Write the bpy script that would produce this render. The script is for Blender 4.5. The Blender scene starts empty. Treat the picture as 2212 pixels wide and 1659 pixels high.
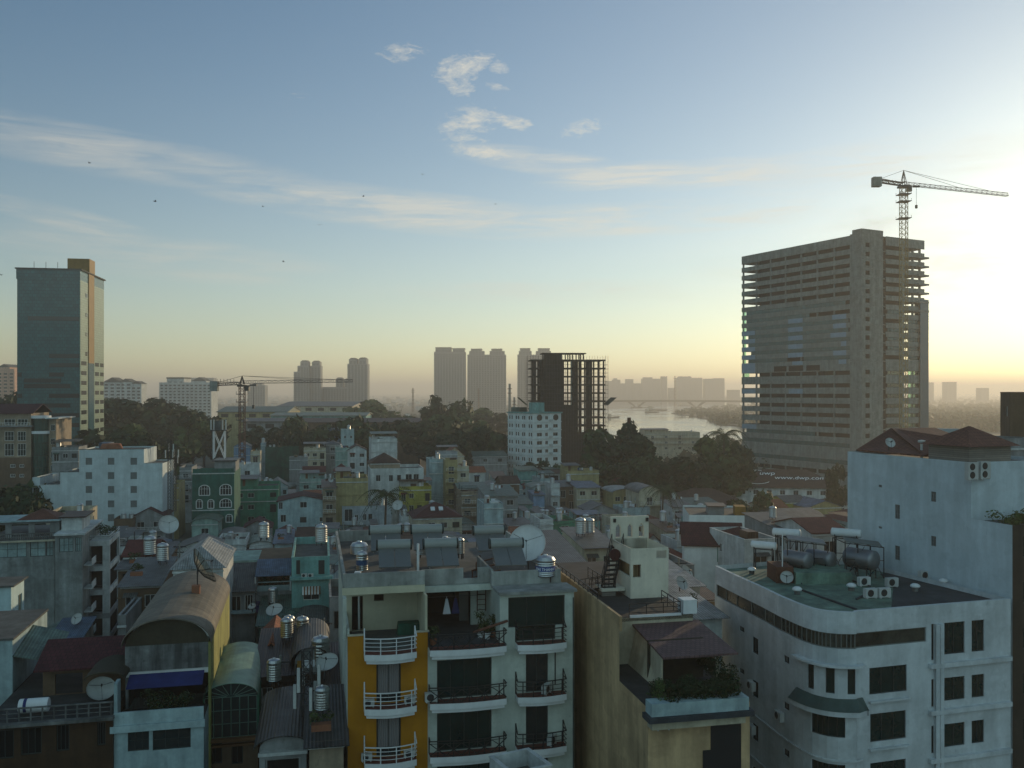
import bpy, math, random
from mathutils import Vector
S=bpy.context.scene; COL=S.collection; R=math.radians
# ---------------- camera, sky, sun, exposure
F=1950.; HY=848.; CX=1106.; H=40.          # calibration: focal length, horizon row, centre column (2212 px wide), eye height
cam=bpy.data.cameras.new('camera'); co=bpy.data.objects.new('camera',cam); COL.objects.link(co); S.camera=co
co.location=(0,0,H); co.rotation_euler=(R(90),0,0); cam.sensor_width=36; cam.lens=36*F/2212.; cam.shift_y=18.5/2212.
cam.clip_start=.5; cam.clip_end=60000
SAZ,SEL=R(37),R(9.5)
W=bpy.data.worlds.new("World"); S.world=W; W.use_nodes=True; nt=W.node_tree; nt.nodes.clear()
def N(t,**k):
    n=nt.nodes.new(t)
    for a,b in k.items():
        if a=='inp':
            for i,v in b.items(): n.inputs[i].default_value=v
        else: setattr(n,a,b)
    return n
def L(a,b): nt.links.new(a,b)
def Mx(op,a,b=None,c=None,clamp=False):
    n=N('ShaderNodeMath',operation=op,use_clamp=clamp)
    for i,v in enumerate((a,b,c)):
        if v is None: continue
        if isinstance(v,(int,float)): n.inputs[i].default_value=v
        else: L(v,n.inputs[i])
    return n.outputs[0]
sky=N('ShaderNodeTexSky',sky_type='NISHITA',sun_disc=False,sun_elevation=SEL,sun_rotation=SAZ,altitude=20,air_density=1.0,dust_density=.3,ozone_density=2.2)
tc=N('ShaderNodeTexCoord'); sx=N('ShaderNodeSeparateXYZ'); L(tc.outputs['Generated'],sx.inputs[0])
az=Mx('ARCTAN2',sx.outputs[0],sx.outputs[1]); el=Mx('ARCSINE',sx.outputs[2])
dv=N('ShaderNodeCombineXYZ'); L(az,dv.inputs[0]); L(el,dv.inputs[1])
def fbm(scale,det,rough,mul,dist=0,rot=0):
    mp=N('ShaderNodeMapping'); mp.inputs['Scale'].default_value=mul; mp.inputs['Rotation'].default_value=(0,0,R(rot)); L(dv.outputs[0],mp.inputs[0])
    n=N('ShaderNodeTexNoise'); n.inputs['Scale'].default_value=scale; n.inputs['Detail'].default_value=det; n.inputs['Roughness'].default_value=rough; n.inputs['Distortion'].default_value=dist
    L(mp.outputs[0],n.inputs[0]); return n.outputs[0]
def ae(ox,oy):
    x=(ox-CX)/F; z=(HY-oy)/F; return math.atan2(x,1), math.atan2(z,math.hypot(1,x))
def blob(ox,oy,rx,ry,rot=0):   # soft elliptical patch of sky (direction space)
    a,e=ae(ox,oy); rx/=F; ry/=F; c,s=math.cos(R(rot)),math.sin(R(rot))
    dx=Mx('SUBTRACT',az,a); dy=Mx('SUBTRACT',el,e)
    u=Mx('DIVIDE',Mx('ADD',Mx('MULTIPLY',dx,c),Mx('MULTIPLY',dy,s)),rx); v=Mx('DIVIDE',Mx('SUBTRACT',Mx('MULTIPLY',dy,c),Mx('MULTIPLY',dx,s)),ry)
    return Mx('SUBTRACT',1.,Mx('ADD',Mx('MULTIPLY',u,u),Mx('MULTIPLY',v,v)),clamp=True)
puffy=fbm(16,10,.68,(1,2.2,1),.9,-14); fine=fbm(70,7,.72,(1,2.6,1),.6,10); wisp=fbm(5,10,.66,(1,8,1),1.1,-5)
m=None
for b in ((870,116,85,34,0),(1000,143,90,46,14),(985,182,60,30,-12),(1075,187,45,12,-8),(1078,148,35,22,0),(1010,268,110,60,18),(1105,262,85,26,-10),(1258,278,75,26,4),(1040,328,85,20,-4),(1095,45,30,28,30),(645,205,55,28,0)):
    k=blob(*b); 
    if b[0]==645 or b[0]==1095: k=Mx('MULTIPLY',k,.55)
    m=k if m is None else Mx('MAXIMUM',m,k)
cl1=Mx('MULTIPLY',Mx('SUBTRACT',Mx('ADD',Mx('MULTIPLY',puffy,.8),Mx('MULTIPLY',fine,.55)),Mx('SUBTRACT',.86,Mx('MULTIPLY',m,.31))),4.2,clamp=True)
cl1=Mx('MULTIPLY',cl1,Mx('MINIMUM',Mx('MULTIPLY',m,3),1.))
streak=fbm(9,9,.62,(1,11,1),.8,-4); m=None
for b,s in (((1180,350,230,30,-7),1.),((1340,380,200,30,3),1.3),((1600,370,420,34,1),.8),((230,330,470,50,-5),.62),((560,388,230,34,-14),.5),((880,455,520,48,-5),1.),((1350,475,520,40,1),1.),((170,480,200,26,-10),.8),((1950,560,500,160,0),.35),((300,540,420,40,-3),.5),((1950,350,380,60,3),.6),((350,585,300,22,-3),.45),((1250,630,500,30,0),.4)):
    k=Mx('MULTIPLY',blob(*b),s); m=k if m is None else Mx('MAXIMUM',m,k)
cl2=Mx('MULTIPLY',Mx('MULTIPLY',Mx('SUBTRACT',wisp,.30,clamp=True),3.6,clamp=True),m,clamp=True)
cl2=Mx('MULTIPLY',cl2,Mx('ADD',.25,Mx('MULTIPLY',Mx('SUBTRACT',streak,.34,clamp=True),4.2)),clamp=True)
smoke=Mx('MULTIPLY',Mx('MAXIMUM',Mx('MAXIMUM',blob(2055,565,120,45,-10),blob(1880,480,90,40,10)),blob(1960,610,200,30,0)),Mx('MULTIPLY',Mx('SUBTRACT',fbm(30,5,.6,(1,2,1)),.35,clamp=True),1.4,clamp=True))
# warmth and glare of the low sun behind thin cloud
sd=(math.sin(SAZ)*math.cos(SEL),math.cos(SAZ)*math.cos(SEL),math.sin(SEL)); gd=(math.sin(SAZ)*math.cos(R(5)),math.cos(SAZ)*math.cos(R(5)),math.sin(R(5)))
dt=N('ShaderNodeVectorMath',operation='DOT_PRODUCT',inp={1:gd}); L(tc.outputs['Generated'],dt.inputs[0])
cosd=Mx('MAXIMUM',dt.outputs['Value'],0.)
glare=Mx('ADD',Mx('ADD',Mx('MULTIPLY',Mx('POWER',cosd,34.),.9),Mx('MULTIPLY',Mx('POWER',cosd,6.),1.25)),Mx('MULTIPLY',Mx('POWER',cosd,2.5),.45))
lowm=Mx('POWER',Mx('SUBTRACT',1.,Mx('MAXIMUM',Mx('MULTIPLY',el,1.9),0.),clamp=True),2.6)
lowm=Mx('MULTIPLY',lowm,Mx('ADD',.22,Mx('MULTIPLY',cosd,.9)))
def mixc(f,a,b,mode='MIX'):
    n=N('ShaderNodeMix',data_type='RGBA',blend_type=mode,clamp_factor=False)
    for s,v in ((0,f),(6,a),(7,b)):
        if isinstance(v,(int,float)): n.inputs[s].default_value=v
        elif isinstance(v,tuple): n.inputs[s].default_value=v
        else: L(v,n.inputs[s])
    return n.outputs[2]
c=mixc(1.,sky.outputs[0],(1.06,1.2,1.22,1),'MULTIPLY')
c=mixc(glare,c,(1.08,.88,.60,1),'ADD')
c=mixc(lowm,c,(3.5,2.5,1.4,1),'ADD')
cc=mixc(Mx('ADD',.35,Mx('MULTIPLY',cosd,.65)),(2.2,2.5,2.9,1),(8.6,8.2,7.0,1))
c=mixc(Mx('MULTIPLY',cl2,.62),c,cc)
c=mixc(Mx('MULTIPLY',cl1,.75),c,cc)
c=mixc(Mx('MULTIPLY',smoke,.5),c,(4.2,3.7,3.1,1))
# unseen bright cloud added behind the viewer to light the town
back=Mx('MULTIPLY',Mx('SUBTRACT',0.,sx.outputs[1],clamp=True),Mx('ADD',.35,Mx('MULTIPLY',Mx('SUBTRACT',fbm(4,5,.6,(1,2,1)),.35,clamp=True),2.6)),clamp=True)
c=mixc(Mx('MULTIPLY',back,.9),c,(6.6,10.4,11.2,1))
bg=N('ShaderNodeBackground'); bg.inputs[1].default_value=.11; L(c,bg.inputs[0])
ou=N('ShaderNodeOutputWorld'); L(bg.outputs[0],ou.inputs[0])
sl=bpy.data.lights.new('sun','SUN'); sl.energy=3.5; sl.angle=R(.6); sl.color=(1,.77,.47)
so=bpy.data.objects.new('sun',sl); COL.objects.link(so)
so.rotation_euler=Vector(sd).to_track_quat('Z','Y').to_euler()
S.view_settings.view_transform='Standard'; S.view_settings.look='None'; S.view_settings.exposure=-.18; S.view_settings.gamma=1
S.render.engine='CYCLES'
random.seed(7)
# ---------------- helpers
def at(x,y,Y): return Vector(((x-CX)/F*Y,Y,H-(y-HY)/F*Y))
def depth_of(oy,h): return (H-h)*F/(oy-HY)          # depth at which a thing of height h has its top in that row
def tag(o,label=None,cat=None,group=None,kind=None):
    if label: o['label']=label
    if cat: o['category']=cat
    if group: o['group']=group
    if kind: o['kind']=kind
    return o
def empty(name,loc,rz=0,label=None,cat=None,group=None):
    o=bpy.data.objects.new(name,None); COL.objects.link(o); o.location=loc; o.rotation_euler=(0,0,rz); o.empty_display_size=.5
    return tag(o,label,cat,group)
def copy_tree(o,parent=None,loc=None,rz=None,scale=None,label=None):
    c=o.copy(); COL.objects.link(c); c.parent=parent
    if loc is not None: c.location=loc
    if rz is not None: c.rotation_euler=(0,0,rz)
    if scale is not None: c.scale=scale if not isinstance(scale,(int,float)) else (scale,)*3
    if label: c['label']=label
    for ch in o.children: copy_tree(ch,c)
    return c
class MB:
    def __init__(s): s.v=[];s.f=[];s.m=[]
    def add(s,vs,fs,m=0):
        b=len(s.v); s.v+=[tuple(v) for v in vs]; s.f+=[tuple(i+b for i in f) for f in fs]; s.m+=[m]*len(fs); return s
    def poly(s,vs,m=0): return s.add(vs,[tuple(range(len(vs)))],m)
    def box(s,x0,x1,y0,y1,z0,z1,m=0):
        if x0>x1:x0,x1=x1,x0
        if y0>y1:y0,y1=y1,y0
        if z0>z1:z0,z1=z1,z0
        return s.add([(x0,y0,z0),(x1,y0,z0),(x1,y1,z0),(x0,y1,z0),(x0,y0,z1),(x1,y0,z1),(x1,y1,z1),(x0,y1,z1)],[(0,3,2,1),(4,5,6,7),(0,1,5,4),(1,2,6,5),(2,3,7,6),(3,0,4,7)],m)
    def prism(s,pts,z0,z1,m=0):
        n=len(pts); a=sum(pts[i][0]*pts[(i+1)%n][1]-pts[(i+1)%n][0]*pts[i][1] for i in range(n))
        if a<0: pts=pts[::-1]
        return s.add([(x,y,z0) for x,y in pts]+[(x,y,z1) for x,y in pts],[tuple(range(n))[::-1],tuple(range(n,2*n))]+[(i,(i+1)%n,(i+1)%n+n,i+n) for i in range(n)],m)
    def solid(s,a,b,m=0):      # two matching outlines joined
        n=len(a); return s.add(list(a)+list(b),[tuple(range(n))[::-1],tuple(range(n,2*n))]+[(i,(i+1)%n,(i+1)%n+n,i+n) for i in range(n)],m)
    def bar(s,p,q,r=.03,n=4,m=0,r2=None,ends=True):
        p=Vector(p);q=Vector(q);d=(q-p)
        if d.length<1e-6: return s
        d.normalize(); a=d.orthogonal().normalized()
        if abs(d.z)<.95: a=d.cross(Vector((0,0,1))).normalized()
        b=d.cross(a); r2=r if r2 is None else r2; o=math.pi/n if n==4 else 0; k=1.414 if n==4 else 1
        vs=[p+(a*math.cos(o+6.2832*i/n)+b*math.sin(o+6.2832*i/n))*r*k for i in range(n)]+[q+(a*math.cos(o+6.2832*i/n)+b*math.sin(o+6.2832*i/n))*r2*k for i in range(n)]
        fs=[(i,(i+1)%n,(i+1)%n+n,i+n) for i in range(n)]
        if ends: fs+=[tuple(range(n))[::-1],tuple(range(n,2*n))]
        return s.add(vs,fs,m)
    def lathe(s,prof,n=20,c=(0,0,0),axis='Z',m=0):
        vs=[]
        for r,z in prof:
            for i in range(n):
                a=6.28318*i/n; x,y=r*math.cos(a),r*math.sin(a)
                vs.append({'Z':(c[0]+x,c[1]+y,c[2]+z),'X':(c[0]+z,c[1]+x,c[2]+y),'Y':(c[0]+y,c[1]+z,c[2]+x)}[axis])
        fs=[(j*n+i,j*n+(i+1)%n,(j+1)*n+(i+1)%n,(j+1)*n+i) for j in range(len(prof)-1) for i in range(n)]
        return s.add(vs,fs,m)
    def facade(s,O,u,n,W,z0,z1,ops,t=.18,m=0):   # wall sheet with real openings and reveals; O base point, u along, n inward
        us=sorted(set([0,W]+[min(max(v,0),W) for o in ops for v in o[:2]])); zs=sorted(set([z0,z1]+[min(max(v,z0),z1) for o in ops for v in o[2:4]]))
        P=lambda a,z,k=0:(O[0]+u[0]*a+n[0]*k,O[1]+u[1]*a+n[1]*k,z)
        fl=(u[0]*n[1]-u[1]*n[0])<0
        def q(*v): s.poly(v[::-1] if fl else v,m)
        for i in range(len(us)-1):
            for j in range(len(zs)-1):
                a,b,c,d=us[i],us[i+1],zs[j],zs[j+1]
                if b-a<1e-5 or d-c<1e-5: continue
                x,y=(a+b)/2,(c+d)/2
                if any(o[0]<x<o[1] and o[2]<y<o[3] for o in ops): continue
                q(P(a,c),P(b,c),P(b,d),P(a,d))
        for o in ops:
            a,b,c,d=o[:4]; q(P(a,c),P(a,c,t),P(b,c,t),P(b,c)); q(P(a,d),P(b,d),P(b,d,t),P(a,d,t)); q(P(a,c),P(a,d),P(a,d,t),P(a,c,t)); q(P(b,c),P(b,c,t),P(b,d,t),P(b,d))
        return s
    def build(s,name,mats,parent=None,smooth=False,loc=None,label=None):
        me=bpy.data.meshes.new(name); me.from_pydata(s.v,[],s.f)
        if not isinstance(mats,(list,tuple)): mats=[mats]
        for x in mats: me.materials.append(M(x) if isinstance(x,str) else x)
        if len(mats)>1: me.polygons.foreach_set('material_index',s.m)
        if smooth: me.polygons.foreach_set('use_smooth',[True]*len(s.f))
        me.update(); o=bpy.data.objects.new(name,me); COL.objects.link(o)
        if parent: o.parent=parent
        if loc is not None: o.location=loc
        if label: o['label']=label
        return o
# ---------------- materials: procedural, made on demand
MATS={}
def lin(c): 
    f=lambda v:(v/12.92 if v<=.04045 else ((v+.055)/1.055)**2.4)
    return tuple(f(v/255) for v in c)+(1,)
def newmat(name):
    m=bpy.data.materials.new(name); m.use_nodes=True; t=m.node_tree; t.nodes.clear(); MATS[name]=m
    o=t.nodes.new('ShaderNodeOutputMaterial'); b=t.nodes.new('ShaderNodeBsdfPrincipled'); t.links.new(b.outputs[0],o.inputs[0]); return m,t,b
def mat(name,col,rough=.8,metal=0,var=.12,stain=0.,corr=0,tile=None,nscale=.6,spec=.3,bump=.0,alpha=1,trans=0,streak=.35):
    """col linear base; var = broad mottling; stain = vertical grime streaks; corr = corrugation pitch (m); tile=(w,h)"""
    m,t,b=newmat(name); nn=t.nodes.new; lk=t.links.new
    b.inputs['Roughness'].default_value=rough; b.inputs['Metallic'].default_value=metal; b.inputs['Specular IOR Level'].default_value=spec
    if trans: b.inputs['Transmission Weight'].default_value=trans
    tc=nn('ShaderNodeTexCoord'); co=tc.outputs['Object']; oi=nn('ShaderNodeObjectInfo')
    off=nn('ShaderNodeVectorMath'); off.operation='ADD'; lk(co,off.inputs[0]); cb=nn('ShaderNodeCombineXYZ'); mu=nn('ShaderNodeMath'); mu.operation='MULTIPLY'; mu.inputs[1].default_value=90; lk(oi.outputs['Random'],mu.inputs[0])
    for i in range(3): lk(mu.outputs[0],cb.inputs[i])
    lk(cb.outputs[0],off.inputs[1]); co2=off.outputs[0]
    def noise(sc,det,scale=(1,1,1),lo=.3,hi=.7,r=.6):
        mp=nn('ShaderNodeMapping'); mp.inputs['Scale'].default_value=scale; lk(co2,mp.inputs[0]); n=nn('ShaderNodeTexNoise'); n.inputs['Scale'].default_value=sc; n.inputs['Detail'].default_value=det; n.inputs['Roughness'].default_value=r; lk(mp.outputs[0],n.inputs[0])
        mr=nn('ShaderNodeMapRange'); mr.inputs[1].default_value=lo; mr.inputs[2].default_value=hi; lk(n.outputs[0],mr.inputs[0]); return mr.outputs[0]
    def mul(c,f,lo):     # multiply colour by mix(lo..1) with factor f
        mr=nn('ShaderNodeMapRange'); mr.inputs[3].default_value=lo; mr.inputs[4].default_value=1; lk(f,mr.inputs[0])
        v=nn('ShaderNodeVectorMath'); v.operation='SCALE'; lk(mr.outputs[0],v.inputs['Scale'])
        if isinstance(c,tuple): v.inputs[0].default_value=c[:3]
        else: lk(c,v.inputs[0])
        return v.outputs[0]
    c=tuple(col)
    if var: c=mul(c,noise(nscale,6),1-var*2); c=mul(c,noise(nscale*7,3),1-var)
    if stain:
        c=mul(c,noise(.8,8,(1.3,1.3,.13),.40,.40+streak),1-stain)
        c=mul(c,noise(.5,8,(1,1,.8),.35,.6,.7),1-stain*.6)
        c=mul(c,noise(.33,3,(1,1,1.6),.47,.50),1-stain*.28)      # patched and repainted areas with a clear edge
        c=mul(c,noise(2.6,5,(1,1,.5),.30,.36),1-stain*.5)
    hgt=None
    if corr:
        w=nn('ShaderNodeTexWave'); w.wave_type='BANDS'; w.bands_direction='X'; w.inputs['Scale'].default_value=1/corr/3.1416*3.1416/1; w.inputs['Scale'].default_value=.314/corr; w.inputs['Distortion'].default_value=0; lk(co,w.inputs[0]); hgt=w.outputs['Fac']; c=mul(c,hgt,.62)
    if tile:
        bt=nn('ShaderNodeTexBrick'); bt.inputs['Color1'].default_value=(1,1,1,1); bt.inputs['Color2'].default_value=(.72,.72,.72,1); bt.inputs['Mortar'].default_value=(.45,.45,.45,1); bt.inputs['Scale'].default_value=1; bt.inputs['Mortar Size'].default_value=min(tile)*(.02 if corr else .09); bt.inputs['Brick Width'].default_value=tile[0]; bt.inputs['Row Height'].default_value=tile[1]
        if len(tile)>2:    # tiles on a wall: use x and z
            sp=nn('ShaderNodeSeparateXYZ'); lk(co,sp.inputs[0]); cm=nn('ShaderNodeCombineXYZ'); ad=nn('ShaderNodeMath'); lk(sp.outputs[0],ad.inputs[0]); lk(sp.outputs[1],ad.inputs[1]); lk(ad.outputs[0],cm.inputs[0]); lk(sp.outputs[2],cm.inputs[1]); lk(cm.outputs[0],bt.inputs[0])
        else: lk(co,bt.inputs[0])
        v=nn('ShaderNodeVectorMath'); v.operation='MULTIPLY'; lk(bt.outputs[0],v.inputs[1])
        if isinstance(c,tuple): v.inputs[0].default_value=c[:3]
        else: lk(c,v.inputs[0])
        c=v.outputs[0]; hgt=bt.outputs['Fac'] if hgt is None else hgt
    if isinstance(c,tuple): b.inputs['Base Color'].default_value=(*c[:3],1)
    else: lk(c,b.inputs['Base Color'])
    if hgt is not None or bump:
        bp=nn('ShaderNodeBump'); bp.inputs['Strength'].default_value=.5 if hgt is not None else bump; bp.inputs['Distance'].default_value=.05; lk(hgt if hgt is not None else noise(4,6),bp.inputs['Height']); lk(bp.outputs[0],b.inputs['Normal'])
    return m
WALL={'white':(.76,.80,.78),'pale blue':(.46,.61,.63),'sky blue':(.26,.42,.62),'mint':(.38,.56,.50),'teal':(.22,.50,.47),'cream':(.66,.60,.44),'yellow':(.50,.42,.20),'bright yellow':(.50,.45,.08),'dark green':(.035,.17,.13),'green':(.06,.32,.20),'grey':(.34,.36,.36),'brown':(.20,.13,.08),'orange':(.42,.22,.04),'pink':(.50,.40,.37),'salmon':(.85,.52,.38),'tan':(.42,.34,.24),'shaded brown':(.07,.055,.04),'lilac':(.44,.50,.53)}  # darkest brown carries shade, the orange-pink carries sunlight on the far-left tower
ROOF={'concrete':(.15,.16,.155),'grey sheet':(.20,.22,.22),'red tile':(.20,.05,.04),'orange tile':(.42,.13,.06),'brown tile':(.14,.075,.055),'green sheet':(.12,.27,.22),'blue sheet':(.16,.27,.42),'rusty sheet':(.20,.10,.055),'maroon tile':(.12,.03,.035),'white sheet':(.6,.63,.62),'pale green':(.25,.40,.33),'shaded rust':(.07,.045,.035),'shaded sheet':(.10,.10,.10)}  # last two: sheet colours darkened to carry the shade of the gap
def M(k):
    if k in MATS: return MATS[k]
    if k.startswith('wall ') and k[5:] in WALL: return mat(k,WALL[k[5:]],.85,var=.12,stain=.36)
    if k.startswith('clean '): return mat(k,WALL[k[6:]],.8,var=.06,stain=.16)
    if k.startswith('dirty '): return mat(k,WALL[k[6:]],.9,var=.2,stain=.72,streak=.3)
    if k.startswith('roof '):
        n=k[5:]; c=ROOF[n]
        if 'tile' in n: return mat(k,c,.8,tile=(.34,.42),var=.16,stain=.25)
        if 'concrete' in n: return mat(k,c,.9,var=.22,stain=.3)
        return mat(k,c,.5,var=.16,corr=.22,tile=(.9,2.4),stain=.5)
    D={'glass dark':dict(col=(.012,.02,.022),rough=.12,var=0,spec=.6),'glass green':dict(col=(.006,.028,.026),rough=.12,var=.2,spec=.4),'glass blue':dict(col=(.03,.10,.13),rough=.15,var=.1,spec=.7),
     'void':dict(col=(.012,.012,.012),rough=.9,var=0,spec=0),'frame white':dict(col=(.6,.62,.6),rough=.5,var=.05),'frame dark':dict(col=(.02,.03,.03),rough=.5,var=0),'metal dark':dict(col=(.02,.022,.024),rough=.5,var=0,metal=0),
     'steel':dict(col=(.45,.46,.45),rough=.33,metal=1,var=.04),'steel dull':dict(col=(.25,.26,.27),rough=.5,metal=.8,var=.1),'tank band':dict(col=(.02,.07,.16),rough=.4,var=0),'paint white':dict(col=(.7,.72,.72),rough=.5,var=.05,stain=.12),
     'collector':dict(col=(.12,.13,.125),rough=.4,var=.1,spec=.6),'ac white':dict(col=(.55,.57,.55),rough=.5,var=.05,stain=.2),'plaster grey':dict(col=(.28,.29,.28),rough=.9,var=.2,stain=.6),'concrete raw':dict(col=(.38,.40,.36),rough=.9,var=.18,stain=.35),
     'yellow paint':dict(col=(.26,.18,.05),rough=.5,var=.1),'rust':dict(col=(.13,.05,.03),rough=.8,var=.2),'bark':dict(col=(.07,.05,.035),rough=.9,var=.2),'asphalt':dict(col=(.05,.05,.05),rough=.9,var=.1),'cloth blue':dict(col=(.03,.045,.20),rough=.8,var=.15,stain=.3),
     'cloth white':dict(col=(.6,.62,.66),rough=.9,var=.05),'terracotta':dict(col=(.28,.11,.06),rough=.9,var=.2),'curtain':dict(col=(.20,.19,.19),rough=.9,var=.0,corr=.12),'letter blue':dict(col=(.03,.06,.2),rough=.5,var=0),'letter white':dict(col=(.75,.78,.78),rough=.5,var=0),
     'wall plaster':dict(col=(.30,.31,.30),rough=.9,var=.25,stain=.7),'wood':dict(col=(.16,.075,.03),rough=.7,var=.2),'green roofing':dict(col=(.22,.37,.29),rough=.8,var=.2,stain=.45),'dark roofing':dict(col=(.07,.085,.10),rough=.8,var=.2,stain=.4),'green net':dict(col=(.03,.15,.10),rough=.9,var=.3,stain=.4),'dark net':dict(col=(.055,.045,.035),rough=.95,var=.3,stain=.3),
     'brick warm':dict(col=(.24,.08,.05),rough=.9,tile=(.5,.14,1),var=.15),'screen grey':dict(col=(.22,.24,.24),rough=.5,var=.1,corr=.12),'tile green':dict(col=(.17,.27,.20),rough=.35,var=.05,tile=(1.2,.9,1),spec=.5),'floor red':dict(col=(.16,.05,.04),rough=.7,var=.2)}
    if k in D: return mat(k,**D[k])
    raise KeyError(k)
def leafmat(name,c,v=.35):
    m,t,b=newmat(name); nn=t.nodes.new; lk=t.links.new; g=nn('ShaderNodeNewGeometry'); oi=nn('ShaderNodeObjectInfo')
    hs=nn('ShaderNodeHueSaturation'); hs.inputs['Color'].default_value=(*c,1)
    mr=nn('ShaderNodeMapRange'); mr.inputs[3].default_value=1-v; mr.inputs[4].default_value=1+v; lk(g.outputs['Random Per Island'],mr.inputs[0]); lk(mr.outputs[0],hs.inputs['Value'])
    m2=nn('ShaderNodeMapRange'); m2.inputs[3].default_value=.475; m2.inputs[4].default_value=.52; lk(oi.outputs['Random'],m2.inputs[0]); lk(m2.outputs[0],hs.inputs['Hue'])
    lk(hs.outputs[0],b.inputs['Base Color']); b.inputs['Roughness'].default_value=.7; b.inputs['Specular IOR Level'].default_value=.15; b.inputs['Subsurface Weight'].default_value=0
    return m
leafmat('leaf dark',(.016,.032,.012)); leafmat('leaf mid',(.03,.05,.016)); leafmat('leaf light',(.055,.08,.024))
# ---------------- a building frame: origin at its front-left base corner, x along the front, y away from it
class Bld:
    def __init__(s,name,label,cat,ox0,ox1,Y,a=12,w=None,group=None,base=0.,X=None):
        s.a=R(a); s.ca,s.sa=math.cos(s.a),math.sin(s.a); s.Ay=Y; s.Ax=(ox0-CX)/F*Y if X is None else X; s.base=base
        s.o=empty(name,(s.Ax,s.Ay,base),s.a,label,cat,group); s.w=w if w else s.U(ox1)
    def U(s,ox,y=0.): r=(ox-CX)/F; return (r*(s.Ay+y*s.ca)-s.Ax+y*s.sa)/(s.ca-r*s.sa)
    def V(s,ox,x=0.): r=(ox-CX)/F; return (r*(s.Ay+x*s.sa)-s.Ax-x*s.ca)/(-s.sa-r*s.ca)
    def D(s,x,y): return s.Ay+x*s.sa+y*s.ca
    def Z(s,ox,oy,y=0.): return H-(oy-HY)/F*s.D(s.U(ox,y),y)-s.base
    def ZV(s,ox,oy,x=0.): return H-(oy-HY)/F*s.D(x,s.V(ox,x))-s.base
    def rect(s,x0,x1,y0,y1,y=0.): return (s.U(x0,y),s.U(x1,y),s.Z((x0+x1)/2,y1,y),s.Z((x0+x1)/2,y0,y))
    def rectV(s,x0,x1,y0,y1,x=0.):
        a,b=sorted((s.V(x0,x),s.V(x1,x))); return (a,b,s.ZV((x0+x1)/2,y1,x),s.ZV((x0+x1)/2,y0,x))
    def world(s,x,y,z): return Vector((s.Ax+x*s.ca-y*s.sa,s.Ay+x*s.sa+y*s.ca,s.base+z))
def window(parent,op,side='front',w=0,d=0,nx=2,nz=1,fr='frame white',gl='glass dark',depth=.12,fw=.06,name='window',plane=0,sub=True):
    """op=(u0,u1,z0,z1); side front: u=x at y=plane; left: u=y at x=plane; right: u=y at x=w"""
    u0,u1,z0,z1=op[:4]
    def B(mb,a,b,c0,c1,k0,k1,m=0):
        if side=='front': mb.box(a,b,plane+k0,plane+k1,c0,c1,m)
        elif side=='left': mb.box(plane+k0,plane+k1,a,b,c0,c1,m)
        elif side=='right': mb.box(w-k1,w-k0,a,b,c0,c1,m)
        else: mb.box(a,b,d-k1,d-k0,c0,c1,m)
    f=MB(); e=.004
    for a,b,c0,c1 in ((u0+e,u1-e,z0+e,z0+fw),(u0+e,u1-e,z1-fw,z1-e),(u0+e,u0+fw,z0+fw,z1-fw),(u1-fw,u1-e,z0+fw,z1-fw)): B(f,a,b,c0,c1,depth-.05,depth+.02)
    for i in range(1,nx): x=u0+(u1-u0)*i/nx; B(f,x-fw*.35,x+fw*.35,z0+fw,z1-fw,depth-.04,depth+.018)
    for i in range(1,nz): z=z0+(z1-z0)*i/nz; B(f,u0+fw,u1-fw,z-fw*.3,z+fw*.3,depth-.03,depth+.015)
    if not sub:
        B(f,u0+e,u1-e,z0+e,z1-e,depth+.01,depth+.05,1); return f.build(name,[fr,gl],parent)
    o=f.build(name,fr,parent); g=MB(); B(g,u0+e,u1-e,z0+e,z1-e,depth+.005,depth+.05); g.build('pane',gl,o); return o
def shell(w,d,z0,h,front=(),left=(),right=(),t=.22,m=0,mb=None,x0=0.,y0=0.):
    mb=mb or MB()
    mb.facade((x0,y0),(1,0),(0,1),w,z0,h,list(front),t,m); mb.facade((x0,y0),(0,1),(1,0),d,z0,h,list(left),t,m)
    mb.facade((x0+w,y0),(0,1),(-1,0),d,z0,h,list(right),t,m); mb.facade((x0,y0+d),(1,0),(0,-1),w,z0,h,[],t,m)
    return mb
# ---------------- ground, river, far bank
def G(ox,oy): Y=H*F/(oy-HY); return ((ox-CX)/F*Y,Y)
def ground_mat():
    m,t,b=newmat('city ground'); nn=t.nodes.new; lk=t.links.new; tc=nn('ShaderNodeTexCoord'); n=nn('ShaderNodeTexNoise'); n.inputs['Scale'].default_value=.02; n.inputs['Detail'].default_value=9; n.inputs['Roughness'].default_value=.7; lk(tc.outputs['Object'],n.inputs[0])
    r=nn('ShaderNodeValToRGB'); r.color_ramp.elements[0].position=.38; r.color_ramp.elements[0].color=(.03,.04,.02,1); r.color_ramp.elements[1].position=.62; r.color_ramp.elements[1].color=(.09,.085,.07,1); lk(n.outputs[0],r.inputs[0]); lk(r.outputs[0],b.inputs['Base Color']); b.inputs['Roughness'].default_value=.95; return m
GM=ground_mat(); RAD=13000
g=MB(); g.poly([(RAD*math.cos(6.2832*i/64),RAD*math.sin(6.2832*i/64),0) for i in range(64)]); tag(g.build('ground',[GM]),kind='structure')
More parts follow.
